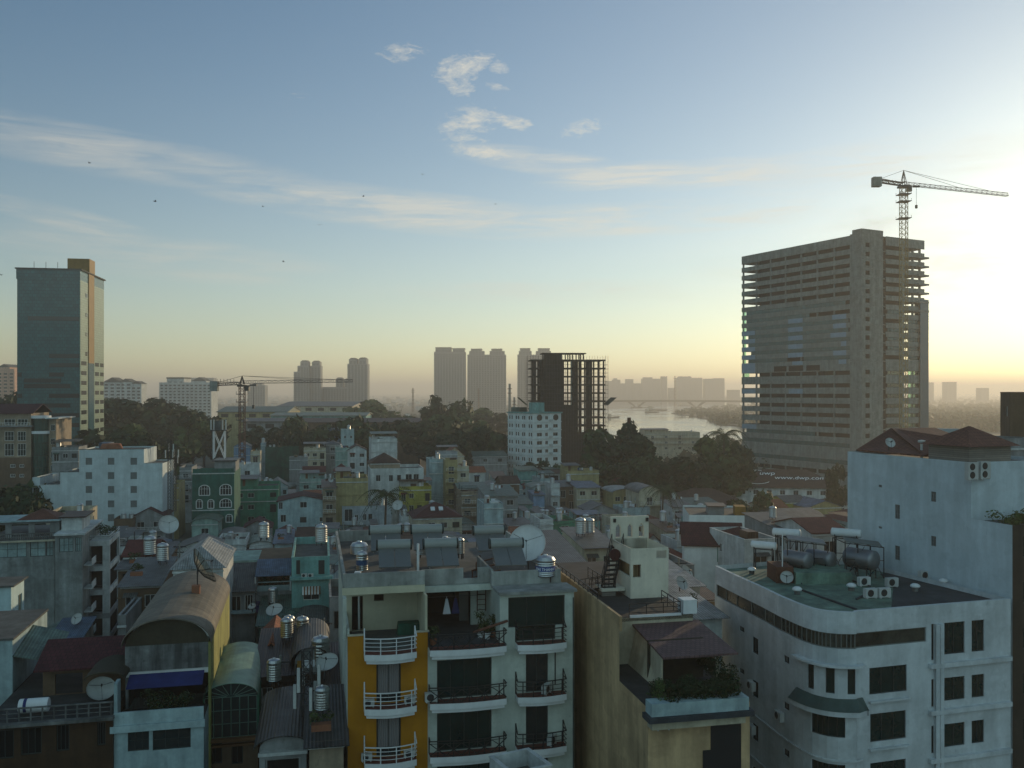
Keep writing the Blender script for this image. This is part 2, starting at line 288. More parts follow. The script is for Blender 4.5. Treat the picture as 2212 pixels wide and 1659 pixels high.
def water_mat():
    m,t,b=newmat('river water'); nn=t.nodes.new; lk=t.links.new; tc=nn('ShaderNodeTexCoord'); b.inputs['Base Color'].default_value=(.05,.05,.035,1); b.inputs['Roughness'].default_value=.12; b.inputs['Specular IOR Level'].default_value=.9
    mp=nn('ShaderNodeMapping'); mp.inputs['Scale'].default_value=(1,.5,1); lk(tc.outputs['Object'],mp.inputs[0]); n=nn('ShaderNodeTexNoise'); n.inputs['Scale'].default_value=.25; n.inputs['Detail'].default_value=6; n.inputs['Roughness'].default_value=.65; lk(mp.outputs[0],n.inputs[0])
    bp=nn('ShaderNodeBump'); bp.inputs['Strength'].default_value=.1; bp.inputs['Distance'].default_value=.5; lk(n.outputs[0],bp.inputs['Height']); lk(bp.outputs[0],b.inputs['Normal'])
    n2=nn('ShaderNodeTexNoise'); n2.inputs['Scale'].default_value=.012; n2.inputs['Detail'].default_value=5; lk(mp.outputs[0],n2.inputs[0]); mr=nn('ShaderNodeMapRange'); mr.inputs[1].default_value=.35; mr.inputs[2].default_value=.7; mr.inputs[3].default_value=.07; mr.inputs[4].default_value=.25; lk(n2.outputs[0],mr.inputs[0]); lk(mr.outputs[0],b.inputs['Roughness']); return m
WM=water_mat()
riv=[G(*p) for p in ((1230,868.5),(1310,867.5),(1400,867),(1480,867.3),(1560,869),(1640,871),(1720,876),(1760,893),(1700,930),(1660,952),(1600,950),(1480,955),(1380,960),(1290,958),(1240,935),(1215,900))]
g=MB(); g.poly([(x,y,.25) for x,y in riv]); tag(g.build('river',[WM]),kind='structure')
pen=[G(*p) for p in ((1450,893.5),(1468,889),(1500,885.5),(1540,882),(1580,877),(1640,873.5),(1760,871),(1800,893),(1780,925),(1640,927),(1602,923),(1565,918),(1535,909),(1512,903),(1480,897.5))]
g=MB(); g.prism(pen,.2,1.6); tag(g.build('riverbank',[GM]),kind='structure')
# ---------------- foliage
def leaf_blob(mb,c,r,n,size,rng,flat=.8,m=0):
    for _ in range(n):
        d=Vector((rng.gauss(0,1),rng.gauss(0,1),rng.gauss(0,1))).normalized(); k=r*rng.uniform(.62,1.06)
        p=Vector(c)+Vector((d.x*k,d.y*k,d.z*k*flat)); s=size*rng.uniform(.6,1.4)
        a=Vector((rng.gauss(0,1),rng.gauss(0,1),rng.gauss(0,.6))); a=(a-d*a.dot(d)*.6).normalized(); b=a.cross(d+Vector((rng.gauss(0,.4),rng.gauss(0,.4),rng.gauss(0,.4)))).normalized()
        mb.add([p-a*s,p-b*s*.55,p+a*s,p+b*s*.55],[(0,1,2,3)],m)
def tree_proto(seed,h=14,cr=5.5,nb=14,per=95,size=.75,leaf='leaf dark',shape='round',name='tree'):
    rng=random.Random(seed); root=empty(name,(0,0,0)); t=MB(); cz=h*.62 if shape=='round' else h*.55; t.bar((0,0,-.5),(rng.uniform(-.3,.3),0,cz*.8),h*.028,7,r2=h*.013)
    cb=MB()
    for i in range(nb):
        a=rng.uniform(0,6.28); 
        if shape=='round': q=math.sqrt(rng.random())*cr*.72; z=cz+rng.uniform(-.32,.34)*h*(1-.45*q/cr); rr=cr*rng.uniform(.30,.46)
        else: z=h*rng.uniform(.2,.92); q=cr*(1-z/h)*rng.uniform(.2,.8); rr=cr*rng.uniform(.3,.5)*(1.15-z/h)+.5
        c=(q*math.cos(a),q*math.sin(a),z); t.bar((0,0,cz*rng.uniform(.45,.75)),c,h*.009,5,r2=h*.003); leaf_blob(cb,c,rr,per,size,rng)
    t.build('trunk','bark',root); cb.build('crown',leaf,root); return root
def palm_proto(seed,h=12,name='palm_tree'):
    rng=random.Random(seed); root=empty(name,(0,0,0)); t=MB(); pts=[Vector((.25*math.sin(i*.5),.1*i*.3,h*i/6-.5)) for i in range(7)]
    for i in range(6): t.bar(pts[i],pts[i+1],.24-.02*i,8,r2=.22-.02*i)
    t.build('trunk','bark',root); cb=MB(); top=pts[-1]
    for k in range(20):
        a=k*2.4+rng.uniform(-.2,.2); up=rng.uniform(-.1,1.1); Lf=rng.uniform(3.2,4.2); d=Vector((math.cos(a),math.sin(a),0)); pr=top
        for i in range(1,9):
            s=i/8; p=top+d*(Lf*s)+Vector((0,0,Lf*(up*s-1.15*s*s))); ax=(p-pr).normalized(); sd_=ax.cross(Vector((0,0,1))).normalized(); wl=.75*math.sin(math.pi*min(1,s*.9+.08))+.1
            cb.bar(pr,p,.025,3)
            for sg in (-1,1):
                for q in (0,.5):
                    b0=pr.lerp(p,q); tip=b0+sd_*sg*wl+ax*.25-Vector((0,0,.42*wl)); cb.add([b0,b0+ax*.16,tip],[(0,1,2)])
            pr=p
    cb.build('crown','leaf mid',root); return root
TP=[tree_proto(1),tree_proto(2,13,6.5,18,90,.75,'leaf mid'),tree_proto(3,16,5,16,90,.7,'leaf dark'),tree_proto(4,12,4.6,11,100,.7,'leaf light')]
PP=[palm_proto(1),palm_proto(2,13)]
USED=set()
KT={0:'broad dark green tree',1:'wide mid green tree',2:'tall dark rounded tree',3:'small pale green tree',4:'slim conical dark tree'}
def tree(k,ox,oy,Y,label,h=None,wide=1.,group=None,base=0.,proto=None):
    pr=proto or TP[k]; ph=max(v.co.z for ch in pr.children if ch.name.startswith('crown') for v in ch.data.vertices); zt=H-(oy-HY)/F*Y-base; sc=zt/ph; 
    if h: sc=h/ph; base=zt+base-h
    loc=((ox-CX)/F*Y,Y,base); rz=random.uniform(0,6.28)
    if id(pr) in USED: o=copy_tree(pr,None,loc,rz,(sc*wide,sc*wide,sc))
    else: o=pr; USED.add(id(pr)); o.location=loc; o.rotation_euler=(0,0,rz); o.scale=(sc*wide,sc*wide,sc)
    tag(o,label,'palm tree' if pr in PP else 'tree',group); return o
TREES=[ # kind, column, row of the top, depth, width factor, label
(1,275,852,470,1.35,'big dark tree of the wooded rise just right of the glass tower'),(0,235,862,440,1.2,'dark tree tucked against the right edge of the glass tower'),(0,320,858,480,1.3,'rounded tree in the middle of the wooded rise'),(1,352,876,470,1.3,'tree on the sloping right shoulder of the wooded rise'),(2,385,892,450,1.2,'lower tree at the right foot of the wooded rise'),
(0,245,925,330,1.1,'dark tree under the glass tower beside the white windowed wall'),(2,300,930,330,1.1,'dark tree in front of the red roofed villa'),(1,345,935,340,1.0,'dark tree right of the red roofed villa'),(3,270,915,350,1.,'small tree left of the red roofed villa'),
(0,440,886,420,.9,'dark tree behind the lattice antenna stand'),(3,418,900,410,.8,'small tree left of the lattice antenna stand'),(2,612,912,430,.9,'dark tree between the crane mast and the blue roof'),(1,672,892,400,.8,'large dark tree beyond the brown netted block'),(2,716,912,410,.6,'dark tree left of the small white tower house'),(0,565,920,400,1.,'dark tree right of the blue gabled house'),
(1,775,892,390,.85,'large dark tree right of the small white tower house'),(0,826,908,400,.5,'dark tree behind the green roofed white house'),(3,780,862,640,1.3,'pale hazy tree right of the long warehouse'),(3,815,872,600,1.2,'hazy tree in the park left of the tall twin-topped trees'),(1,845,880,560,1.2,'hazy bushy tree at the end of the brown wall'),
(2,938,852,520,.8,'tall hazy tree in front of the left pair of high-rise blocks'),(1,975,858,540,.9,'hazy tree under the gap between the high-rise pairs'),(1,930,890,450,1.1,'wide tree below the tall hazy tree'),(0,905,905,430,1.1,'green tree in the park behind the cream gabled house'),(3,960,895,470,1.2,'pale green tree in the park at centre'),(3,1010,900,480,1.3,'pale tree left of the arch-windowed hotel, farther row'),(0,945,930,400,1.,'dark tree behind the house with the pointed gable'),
(0,1000,922,390,1.,'dark tree in the row left of the hotel'),(2,1040,918,395,.95,'tall dark tree in the row left of the hotel'),(1,1075,922,400,.85,'dark tree touching the left wall of the hotel'),(0,985,945,370,.9,'lower dark tree in front of the park row'),
(1,1335,918,330,.95,'dark tree just right of the netted tower frame'),(2,1368,906,335,.75,'tall dark tree against the river'),(0,1345,940,320,1.,'bushy tree below the tall riverside tree'),(1,1385,978,300,.8,'dark tree in front of the riverside house'),(0,1445,985,300,.9,'tree below the terrace house by the river'),
(2,1530,938,330,.5,'dark tree right of the riverside terrace house'),(3,1540,942,330,.9,'lighter tree next to the riverside palm'),(0,1590,950,330,.7,'tree at the foot of the concrete tower'),(1,1560,968,300,1.,'wide tree under the riverside palm'),(0,1500,985,285,1.1,'dark tree above the green roofed sheds'),(0,1590,975,300,.8,'dark tree against the left corner of the concrete tower'),
(0,1150,994,330,1.,'low dark tree at the foot of the hotel'),(1,1200,996,330,1.,'wide low tree under the hotel corner'),(0,1250,1000,330,.9,'dark tree under the netted tower frame'),(1,1310,985,310,1.1,'dark tree right of the netted tower foot'),(0,1350,1000,290,1.1,'dark tree above the brick red roof'),
(1,1622,1052,215,.62,'round tree in front of the brown roof with white lettering'),(2,1650,1070,205,.5,'tree right beside the round tree by the lettered roof'),(0,1600,1078,205,.5,'lower tree left of the round tree by the lettered roof'),(0,1806,1000,262,.4,'dark tree between the lettered roof and the tall pale wall'),
(1,20,1038,205,.95,'very dark tree at the left edge beneath the brown office block'),(0,52,1050,190,.7,'dark tree beside the stepped white wall'),(0,8,1075,180,.8,'dark tree low at the left picture edge'),(2,30,842,420,.8,'dark tree behind the left office roof'),(2,12,852,410,.8,'second dark tree behind the left office roof'),
(3,870,905,520,1.4,'pale bush-like tree in the middle of the park'),(0,1060,890,620,1.4,'hazy tree in the park near the chimney'),(3,1020,880,640,1.3,'hazy pale tree under the right high-rise pair'),(0,640,930,380,.6,'dark tree behind the green netting'),(0,735,905,450,1.,'dark tree behind the blue roof')]
for k,ox,oy,Y,wd,lb in TREES: tree(k,ox,oy,Y,lb,wide=wd)
tree(0,1567,925,300,'coconut palm standing against the river',proto=PP[0])
tree(0,832,1052,185,'dark palm in front of the yellow walled house',proto=PP[1])
tree(0,1432,1045,225,'palm in front of the dark brown roofs',proto=PP[0])
for o in bpy.data.objects:
    if o.name.startswith('palm_tree'): o.scale=tuple(v for v in o.scale)
# woods nobody could count
def wood(name,label,pts,n,h,size,leaf,seed,cat='trees',px=True):
    if px: pts=[(CX+x*F/y,HY+H*F/y) for x,y in pts]
    rng=random.Random(seed); mb=MB(); xs=[p[0] for p in pts]; ys=[p[1] for p in pts]; c=0
    def inside(x,y):
        r=False;j=len(pts)-1
        for i in range(len(pts)):
            if (pts[i][1]>y)!=(pts[j][1]>y) and x<(pts[j][0]-pts[i][0])*(y-pts[i][1])/(pts[j][1]-pts[i][1])+pts[i][0]: r=not r
            j=i
        return r
    while c<n:
        x,y=rng.uniform(min(xs),max(xs)),rng.uniform(min(ys),max(ys))
        if not inside(x,y): continue
        if px: x,y=G(x,y)
        c+=1; hh=h*rng.uniform(.55,1.25); r=hh*rng.uniform(.45,.8); leaf_blob(mb,(x,y,hh-r*.7),r,22,size*rng.uniform(.8,1.2),rng)
        mb.add([(x-r*.8,y,0),(x,y-r*.8,0),(x+r*.8,y,0),(x,y+r*.8,0),(x,y,hh*.8)],[(0,1,4),(1,2,4),(2,3,4),(3,0,4)])
    tag(mb.build(name,leaf),label,cat,kind='stuff')
wood('riverside_wood','low mangrove wood covering the spit in the river',[(x+(3 if i<7 else -3),y-6) for i,(x,y) in enumerate(pen)],620,8,2.4,'leaf mid',11)
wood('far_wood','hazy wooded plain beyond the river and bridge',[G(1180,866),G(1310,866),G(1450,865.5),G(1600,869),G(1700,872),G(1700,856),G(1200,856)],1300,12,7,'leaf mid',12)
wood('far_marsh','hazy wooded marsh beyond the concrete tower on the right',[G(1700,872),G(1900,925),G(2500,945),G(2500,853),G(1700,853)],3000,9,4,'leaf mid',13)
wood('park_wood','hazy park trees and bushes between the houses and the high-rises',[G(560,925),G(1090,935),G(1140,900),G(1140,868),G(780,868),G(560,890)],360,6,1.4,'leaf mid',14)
wood('near_wood','dark bushes filling the gaps below the hotel and river houses',[G(1130,1040),G(1820,1050),G(1640,955),G(1310,965),G(1130,990)],330,8,.8,'leaf dark',15)
wood('town_trees','dark treetops among the distant low houses on the left',[G(-60,935),G(420,955),G(600,905),G(600,880),G(-60,870)],330,9,1.4,'leaf dark',16)
# distant low town
def town(name,label,x0,x1,y0,y1,n,seed,h=(5,14)):
    rng=random.Random(seed); mb=MB()
    for i in range(n):
        oy=HY+1/(rng.uniform(1/(y1-HY),1/(y0-HY))); ox=rng.uniform(x0,x1); X,Y=G(ox,oy); a=rng.uniform(-.5,.5); w=rng.uniform(4,9)*(1+Y/4000); d=rng.uniform(6,14)*(1+Y/4000); hh=rng.uniform(*h)*(1.6 if rng.random()<.08 else 1)
        c,s=math.cos(a),math.sin(a); P=lambda x,y,z:(X+x*c-y*s,Y+x*s+y*c,z); m=rng.randrange(4)
        mb.add([P(0,0,0),P(w,0,0),P(w,d,0),P(0,d,0),P(0,0,hh),P(w,0,hh),P(w,d,hh),P(0,d,hh)],[(0,1,5,4),(1,2,6,5),(2,3,7,6),(3,0,4,7)],m)
        k=hh+rng.uniform(.6,2.4); mb.add([P(-.3,-.3,hh),P(w+.3,-.3,hh),P(w+.3,d+.3,hh),P(-.3,d+.3,hh),P(w/2,-.3,k),P(w/2,d+.3,k)],[(0,1,4),(2,3,5),(1,2,5,4),(3,0,4,5)],rng.choice((4,5,6,4)))
    tag(mb.build(name,['wall white','wall cream','wall grey','wall pale blue','roof concrete','roof brown tile','roof green sheet']),label,'town',kind='stuff')
town('distant_town','hazy low town spreading to the horizon behind the trees',-80,1320,852.5,866,1500,21)
town('distant_houses','hazy roofs of low houses and sheds beyond the trees on the left',-40,1120,866,900,420,22,(4,9))
town('far_bank_town','faint low buildings along the far bank right of the concrete tower',1320,2400,852,857,300,23)
# ---------------- far high-rises
def haze_tower(label,parts,Y,d=25,cat='high-rise',name='apartment_tower',wall='wall grey',top=None,floors=True,a=0,rows=3.3,wc=1.0):
    """parts: list of (ox0,ox1,oytop[,kind]) blocks side by side; each with ribs of window bands"""
    X0=(parts[0][0]-CX)/F*Y; rt=empty(name,(X0,Y,0),R(a),label,cat); k=F/Y; mb=MB(); win=MB(); rf=MB(); hasr=False
    for i,p in enumerate(parts):
        x0,x1=(p[0]-CX)/k-X0,(p[1]-CX)/k-X0; z=H-(p[2]-HY)/k; kind=p[3] if len(p)>3 else 'flat'; dd=d*(1-.07*i); y0=.6*i
        mb.box(x0,x1,y0,y0+dd,0,z); n=max(2,int((x1-x0)/4.6)); 
        for q in range(n):
            u=x0+(x1-x0)*(q+.5)/n; ww=(x1-x0)/n*.28
            zz=4.
            while zz<z-3: mb.box(u-ww,u+ww,y0-.12,y0+.3,zz,zz+rows*.5,1); zz+=rows
        for q in range(n+1):
            u=x0+(x1-x0)*q/n; mb.box(u-.35,u+.35,y0-.5,y0-.01,0,z)
        if kind=='crown': hasr=True; m=(x1-x0)*.22; rf.solid([(x0,y0,z),(x1,y0,z),(x1,y0+dd,z),(x0,y0+dd,z)],[(x0+m,y0+m,z+m*.9),(x1-m,y0+m,z+m*.9),(x1-m,y0+dd-m,z+m*.9),(x0+m,y0+dd-m,z+m*.9)])
        elif kind=='cap': hasr=True; rf.box(x0-.8,x1+.8,y0-.8,y0+dd+.8,z,z+1.6)
        elif kind=='gable': hasr=True; m=(x0+x1)/2; rf.solid([(x0-.6,y0-.6,z),(x1+.6,y0-.6,z),(m,y0-.6,z+(x1-x0)*.28)],[(x0-.6,y0+dd,z),(x1+.6,y0+dd,z),(m,y0+dd,z+(x1-x0)*.28)])
    mb.build('wall',[wall,'glass dark'],rt)
    if hasr: rf.build('roof','roof concrete',rt)
    return rt
haze_tower('hazy grey twin-crowned high-rise at the left of the far group',[(635,649,803),(643,667,790),(649,664,781,'crown')],1500)
haze_tower('narrow hazy high-rise with scaffold, second of the far left group',[(672,692,790),(674,690,782,'crown')],1510,18)
haze_tower('long low hazy apartment slab between the far left high-rises',[(690,762,836),(726,740,818,'crown'),(744,757,820,'crown')],1530,16,'apartment block','apartment_block')
haze_tower('hazy high-rise with two peaked crowns, right of the far left group',[(751,793,786),(754,770,776,'crown'),(775,791,775,'crown')],1490,26)
haze_tower('broad hazy high-rise, leftmost of the three tall grey blocks',[(938,1005,760),(941,974,752,'cap'),(978,1003,754,'cap')],1600,30)
haze_tower('hazy twin-topped high-rise, middle of the three tall grey blocks',[(1010,1093,766),(1014,1046,758),(1018,1040,755,'cap'),(1058,1090,758),(1062,1084,755,'cap')],1600,30)
haze_tower('hazy twin-topped high-rise partly hidden by the netted tower frame',[(1118,1200,766),(1121,1148,758),(1124,1145,754,'cap'),(1158,1190,758),(1163,1187,754,'cap')],1600,30)
FAR=[(1309,1324,823),(1324,1340,820),(1339,1352,828),(1353,1368,820),(1369,1386,828),(1388,1427,818),(1430,1441,814),(1446,1458,838),(1464,1517,816),(1523,1543,818),(1543,1565,817),(1575,1598,842),(2001,2017,826),(2046,2066,826),(2120,2136,838)]
for i,(a,b,y) in enumerate(FAR):
    side='beyond the river bridge' if a<1640 else 'on the horizon right of the concrete tower'
    shp=['narrow faint block','faint block with a small step on its roof','low faint block','faint domed tower','low faint link block','wide faint apartment wall','slim darker tower','small low block','widest faint apartment block','left of the two even faint blocks','right of the two even faint blocks','very low faint block','narrow faint block','faint block, wider of the pair','low rightmost faint block'][i]
    pp=[(a,b,y,'cap' if i in (3,6,13) else 'flat')]
    if i in (1,5,8): pp.append((a+3,a+(b-a)*.55,y-3))
    haze_tower(shp+' '+side+(' at the left end' if i==0 else ''),pp,3400,40,'apartment block','apartment_block')
haze_tower('pink sunlit apartment tower at the far left picture edge',[(-20,31,797),(-4,20,793,'gable')],850,30,wall='wall salmon')  # low-sun pink is put into the wall colour
haze_tower('thin blue-grey block just left of the glass tower',[(28,40,794)],1300,20,wall='wall pale blue')
haze_tower('white gabled apartment row above the wooded rise',[(223,262,826,'gable'),(258,284,825,'gable'),(282,304,829,'gable')],900,16,'apartment block','apartment_block','wall white')
haze_tower('long pale grey apartment slab left of the small crane',[(345,456,826),(361,396,818,'cap'),(414,444,823,'gable')],980,22,'apartment block','apartment_block','wall white')
haze_tower('faint tall blocks behind the long pale apartment slab',[(413,428,816),(441,461,816)],2000,22,'apartment block','apartment_block')
haze_tower('faint low block above the crane jib',[(535,572,832),(546,565,828)],1800,22,'apartment block','apartment_block')
# warehouses
def shed(label,ox0,ox1,oyt,Y,d,wall,roof,hgt=None,rise=3,name='warehouse',a=6,cat='warehouse'):
    B=Bld(name,label,cat,ox0,ox1,Y,a); z=B.Z((ox0+ox1)/2,oyt)-rise; w=B.w; n=max(3,int(w/8)); ops=[(w*(i+.25)/n,w*(i+.75)/n,max(.5,z-3.2),z-1) for i in range(n)]
    shell(w,d,0,z,front=ops).build('wall',wall,B.o)
    for o in ops: window(B.o,o,nx=3,fr='frame dark',sub=False,fw=.15)
    r=MB(); e=.8; r.solid([(-e,-e,z),(w+e,-e,z),(w+e,-e,z+.3),(-e,-e,z+.3)],[(-e,d/2,z+rise),(w+e,d/2,z+rise),(w+e,d/2,z+rise+.3),(-e,d/2,z+rise+.3)]); r.solid([(-e,d/2,z+rise),(w+e,d/2,z+rise),(w+e,d/2,z+rise+.3),(-e,d/2,z+rise+.3)],[(-e,d+e,z),(w+e,d+e,z),(w+e,d+e,z+.3),(-e,d+e,z+.3)])
    r.add([(0,0,z),(0,d,z),(0,d/2,z+rise),(w,0,z),(w,d,z),(w,d/2,z+rise)],[(0,1,2),(3,5,4)]); r.build('roof',roof,B.o); return B
shed('long dark flat-roofed warehouse in the haze below the far left towers',600,760,869,650,60,'wall cream','roof grey sheet',a=-4)
shed('warehouse with a yellow band and pale green roof left of the dark one',470,620,880,560,50,'wall yellow','roof green sheet',a=4)
shed('low green sheds in front of the yellow banded warehouse',585,790,893,520,30,'wall teal','roof pale green',rise=1.5,a=2)
shed('long brown shed wall behind the central trees',640,905,905,470,18,'wall brown','roof rusty sheet',rise=2,a=3)
shed('grey low shed right of the crane mast',525,640,905,450,20,'wall grey','roof grey sheet',rise=1.5)
shed('shed with a bright blue side wall beside the dark trees',700,757,925,400,10,'wall sky blue','roof blue sheet',rise=.8)
# ---------------- bridge
def bridge():
    Y=2360.; x0=(1150-CX)/F*Y; x1=(1760-CX)/F*Y; rt=empty('river_bridge',(x0,Y,0),0,'long low concrete bridge on V-shaped piers across the river','bridge'); d=MB(); n=40; w=x1-x0
    for i in range(n):
        f=lambda t: H-((865.5 if 0 else 864.6+((t-.47)/.5)**2*4.5)-HY)/F*Y
        a,b=i/n,(i+1)/n; za,zb=f(a),f(b)
        d.solid([(w*a,-8,za-4.2),(w*a,8,za-4.2),(w*a,9,za),(w*a,-9,za)],[(w*b,-8,zb-4.2),(w*b,8,zb-4.2),(w*b,9,zb),(w*b,-9,zb)])
        d.box(w*a,w*b,-9,-8.7,min(za,zb),min(za,zb)+1.1)
    d.build('deck','bark',rt)
    for ox in (1246,1375,1504,1640):
        x=(ox-CX)/F*Y-x0; p=MB(); z=H-(866.8-HY)/F*Y-.8
        for s in (-1,1): p.solid([(x+s*2-2,-4,1.5),(x+s*2+2,-4,1.5),(x+s*2+2,4,1.5),(x+s*2-2,4,1.5)],[(x+s*20-4,-6,z-1.2),(x+s*20+4,-6,z-1.2),(x+s*20+4,6,z-1.2),(x+s*20-4,6,z-1.2)])
        p.box(x-14,x+14,-7,7,0.2,3.2); p.build('pier','bark',rt)
bridge()
def boat(ox,oy,L_,label,kind=0):
    x,y=G(ox,oy); rt=empty('barge' if kind else 'river_boat',(x,y,.2),R(random.uniform(-25,25)),label,'boat'); h=MB(); w=L_*.14
    h.solid([(-L_/2,0,-.3),(-L_/3,-w*.7,-.3),(L_/3,-w*.7,-.3),(L_/2,0,-.3),(L_/3,w*.7,-.3),(-L_/3,w*.7,-.3)],[(-L_/2-1,0,2.2),(-L_/3,-w,1.6),(L_/3,-w,1.6),(L_/2+1.5,0,2.6),(L_/3,w,1.6),(-L_/3,w,1.6)]); h.build('hull','wall brown',rt)
    c=MB(); 
    if kind: c.box(-L_*.28,L_*.25,-w*.7,w*.7,1.6,2.6); c.build('cargo','bark',rt); c=MB()
    c.box(-L_*.42,-L_*.25,-w*.6,w*.6,1.6,L_*.17+2.5); c.box(-L_*.44,-L_*.23,-w*.7,w*.7,L_*.17+2.5,L_*.17+2.8); c.build('cabin','wall cream',rt)
boat(1394,881,46,'cream cabined river boat near the first bridge pier'); boat(1419,887,44,'low dark barge right of the cream river boat',1); boat(1408,892,30,'small dark barge in front of the cream river boat',1); boat(1325,903,20,'small dark boat alone on the near left of the river'); boat(1478,877,34,'small barge near the second bridge pier',1)
# masts on the skyline
def mast(ox,oy,Y,label,r=1.2,lattice=True,name='radio_mast'):
    x=(ox-CX)/F*Y; z=H-(oy-HY)/F*Y; rt=empty(name,(x,Y,0),0,label,'mast' if lattice else 'chimney'); m=MB()
    if lattice:
        for a in range(4): c,s=r*math.cos(a*1.5708),r*math.sin(a*1.5708); m.bar((c,s,0),(c*.3,s*.3,z),r*.14)
        k=int(z/(r*3))
        for i in range(k):
            f=1-.7*i/k; g=1-.7*(i+1)/k
            for a in range(4): m.bar((r*f*math.cos(a*1.5708),r*f*math.sin(a*1.5708),z*i/k),(r*g*math.cos((a+1)*1.5708),r*g*math.sin((a+1)*1.5708),z*(i+1)/k),r*.08)
    else: m.lathe([(r*1.5,0),(r,z*.5),(r*.8,z),(0,z)],12)
    m.build('pole','rust' if lattice else 'concrete raw',rt); p=MB(); 
    for q in (.82,.9): p.lathe([(r*.7,z*q),(r*1.5,z*q),(r*1.5,z*q+r*.5),(r*.7,z*q+r*.5)],8)
    p.build('platform','rust',rt)
mast(1101,829,800,'slim dark chimney-like mast right of the three grey high-rises',1.3,False,'chimney'); mast(1111,858,780,'short mast right of the slim chimney',1.,False,'chimney'); mast(1458,812,2600,'thin tall mast beyond the bridge',3); mast(892,838,1800,'thin mast on the hazy central horizon',2.2); mast(1034,838,1500,'mast against the middle high-rise',1.6)
mast(1359,902,340,'lattice water tower poking above the riverside trees',1.4)
# ---------------- the glass tower on the left
def thin_glass():
    m=bpy.data.materials.new('thin green glass'); m.use_nodes=True; t=m.node_tree; t.nodes.clear(); o=t.nodes.new('ShaderNodeOutputMaterial'); a=t.nodes.new('ShaderNodeBsdfTransparent'); a.inputs[0].default_value=(.66,.9,.76,1); b=t.nodes.new('ShaderNodeBsdfGlossy'); b.inputs[1].default_value=.05; x=t.nodes.new('ShaderNodeMixShader'); x.inputs[0].default_value=.12; t.links.new(a.outputs[0],x.inputs[1]); t.links.new(b.outputs[0],x.inputs[2]); t.links.new(x.outputs[0],o.inputs[0]); MATS['thin green glass']=m
thin_glass()
mat('curtain wall',(.014,.125,.135),.22,var=.12,tile=(1.45,1.2,1),spec=.6,stain=.15); mat('window strip',(.006,.013,.02),.15,var=.25,tile=(1.45,4,1),spec=.7)
mat('dull gold',(.26,.15,.03),.6,var=.1,stain=.2)
def glass_tower():
    B=Bld('glass_office_tower','blue-green glass office tower with an orange fin on its side','office tower',37,172,324,10); w=B.w; d=B.V(223,w); ht=B.Z(100,582)
    m=MB(); shell(w,d,0,ht-3.6,mb=m); m.build('wall',['curtain wall'],B.o)
    c=MB(); c.box(-.25,w+.25,-.25,d+.25,ht-3.6,ht); c.build('top_screen','curtain wall',B.o)
    r=MB(); r.box(-.6,w+.8,-.6,d+.8,ht,ht+.45); r.build('roof','roof concrete',B.o)
    side=MB(); yA=B.V(189,w); yB=B.V(201,w); side.box(w+.003,w+.25,.0,yA,0,ht-3.61); side.box(w+.003,w+.25,yB,d,0,ht-3.61); side.build('tiled_side_wall','tile green',B.o)
    f=MB(); zf=B.ZV(195,785,w); top=B.ZV(175,552,w); f.box(w-7,w+.7,yA,yB,ht+.5,top); f.box(w+.26,w+.5,yA+.1,yB-.1,zf,ht+.5); f.build('fin','dull gold',B.o)
    g=MB(); g.box(w+.004,w+.45,yA,yB,0,zf); g.build('fin_glazing','glass blue',B.o)
    rows=[(789,(106,172),.5),(809,(106,138),.8),(809,(38,47),.4),(822,(52,132),.8),(834,(52,152),.8),(855,(106,172),.7),(855,(38,48),.6),(876,(78,152),1),(897,(110,172),1),(918,(118,172),1),(940,(60,152),1),(962,(40,150),1),(769,(106,172),.5),(688,(60,172),.3)]
    for oy,(a,b),s in rows:
        u0,u1=max(.1,B.U(a)),min(w-.1,B.U(b)); z=B.Z((a+b)/2,oy); g=MB(); g.box(u0,u1,-.12,.05,z-.75,z+.75); g.build('window_strip','window strip',B.o)
    k=B.Z(100,855)
    zz=14.
    while zz<ht-6:
        hi=zz>52
        for a,b in ((174,185),) if not hi else ((183,187),):
            y0,y1=sorted((max(.15,B.V(a,w)),B.V(b,w))); g=MB(); g.box(w+.2,w+.33,y0,y1,zz,zz+1.5); g.build('window','window strip',B.o)
        if not hi:
            for a,b in ((204,212),(215,222)): y0,y1=sorted((B.V(a,w),min(d-.2,B.V(b,w)))); g=MB(); g.box(w+.2,w+.33,y0,y1,zz,zz+1.5); g.build('window','window strip',B.o)
        zz+=3.6*(1 if not hi else 2)
    for a in (5,9,13): m=MB(); m.bar((a,2,ht+.5),(a,2,ht+3),.06); m.build('antenna','metal dark',B.o)
glass_tower()
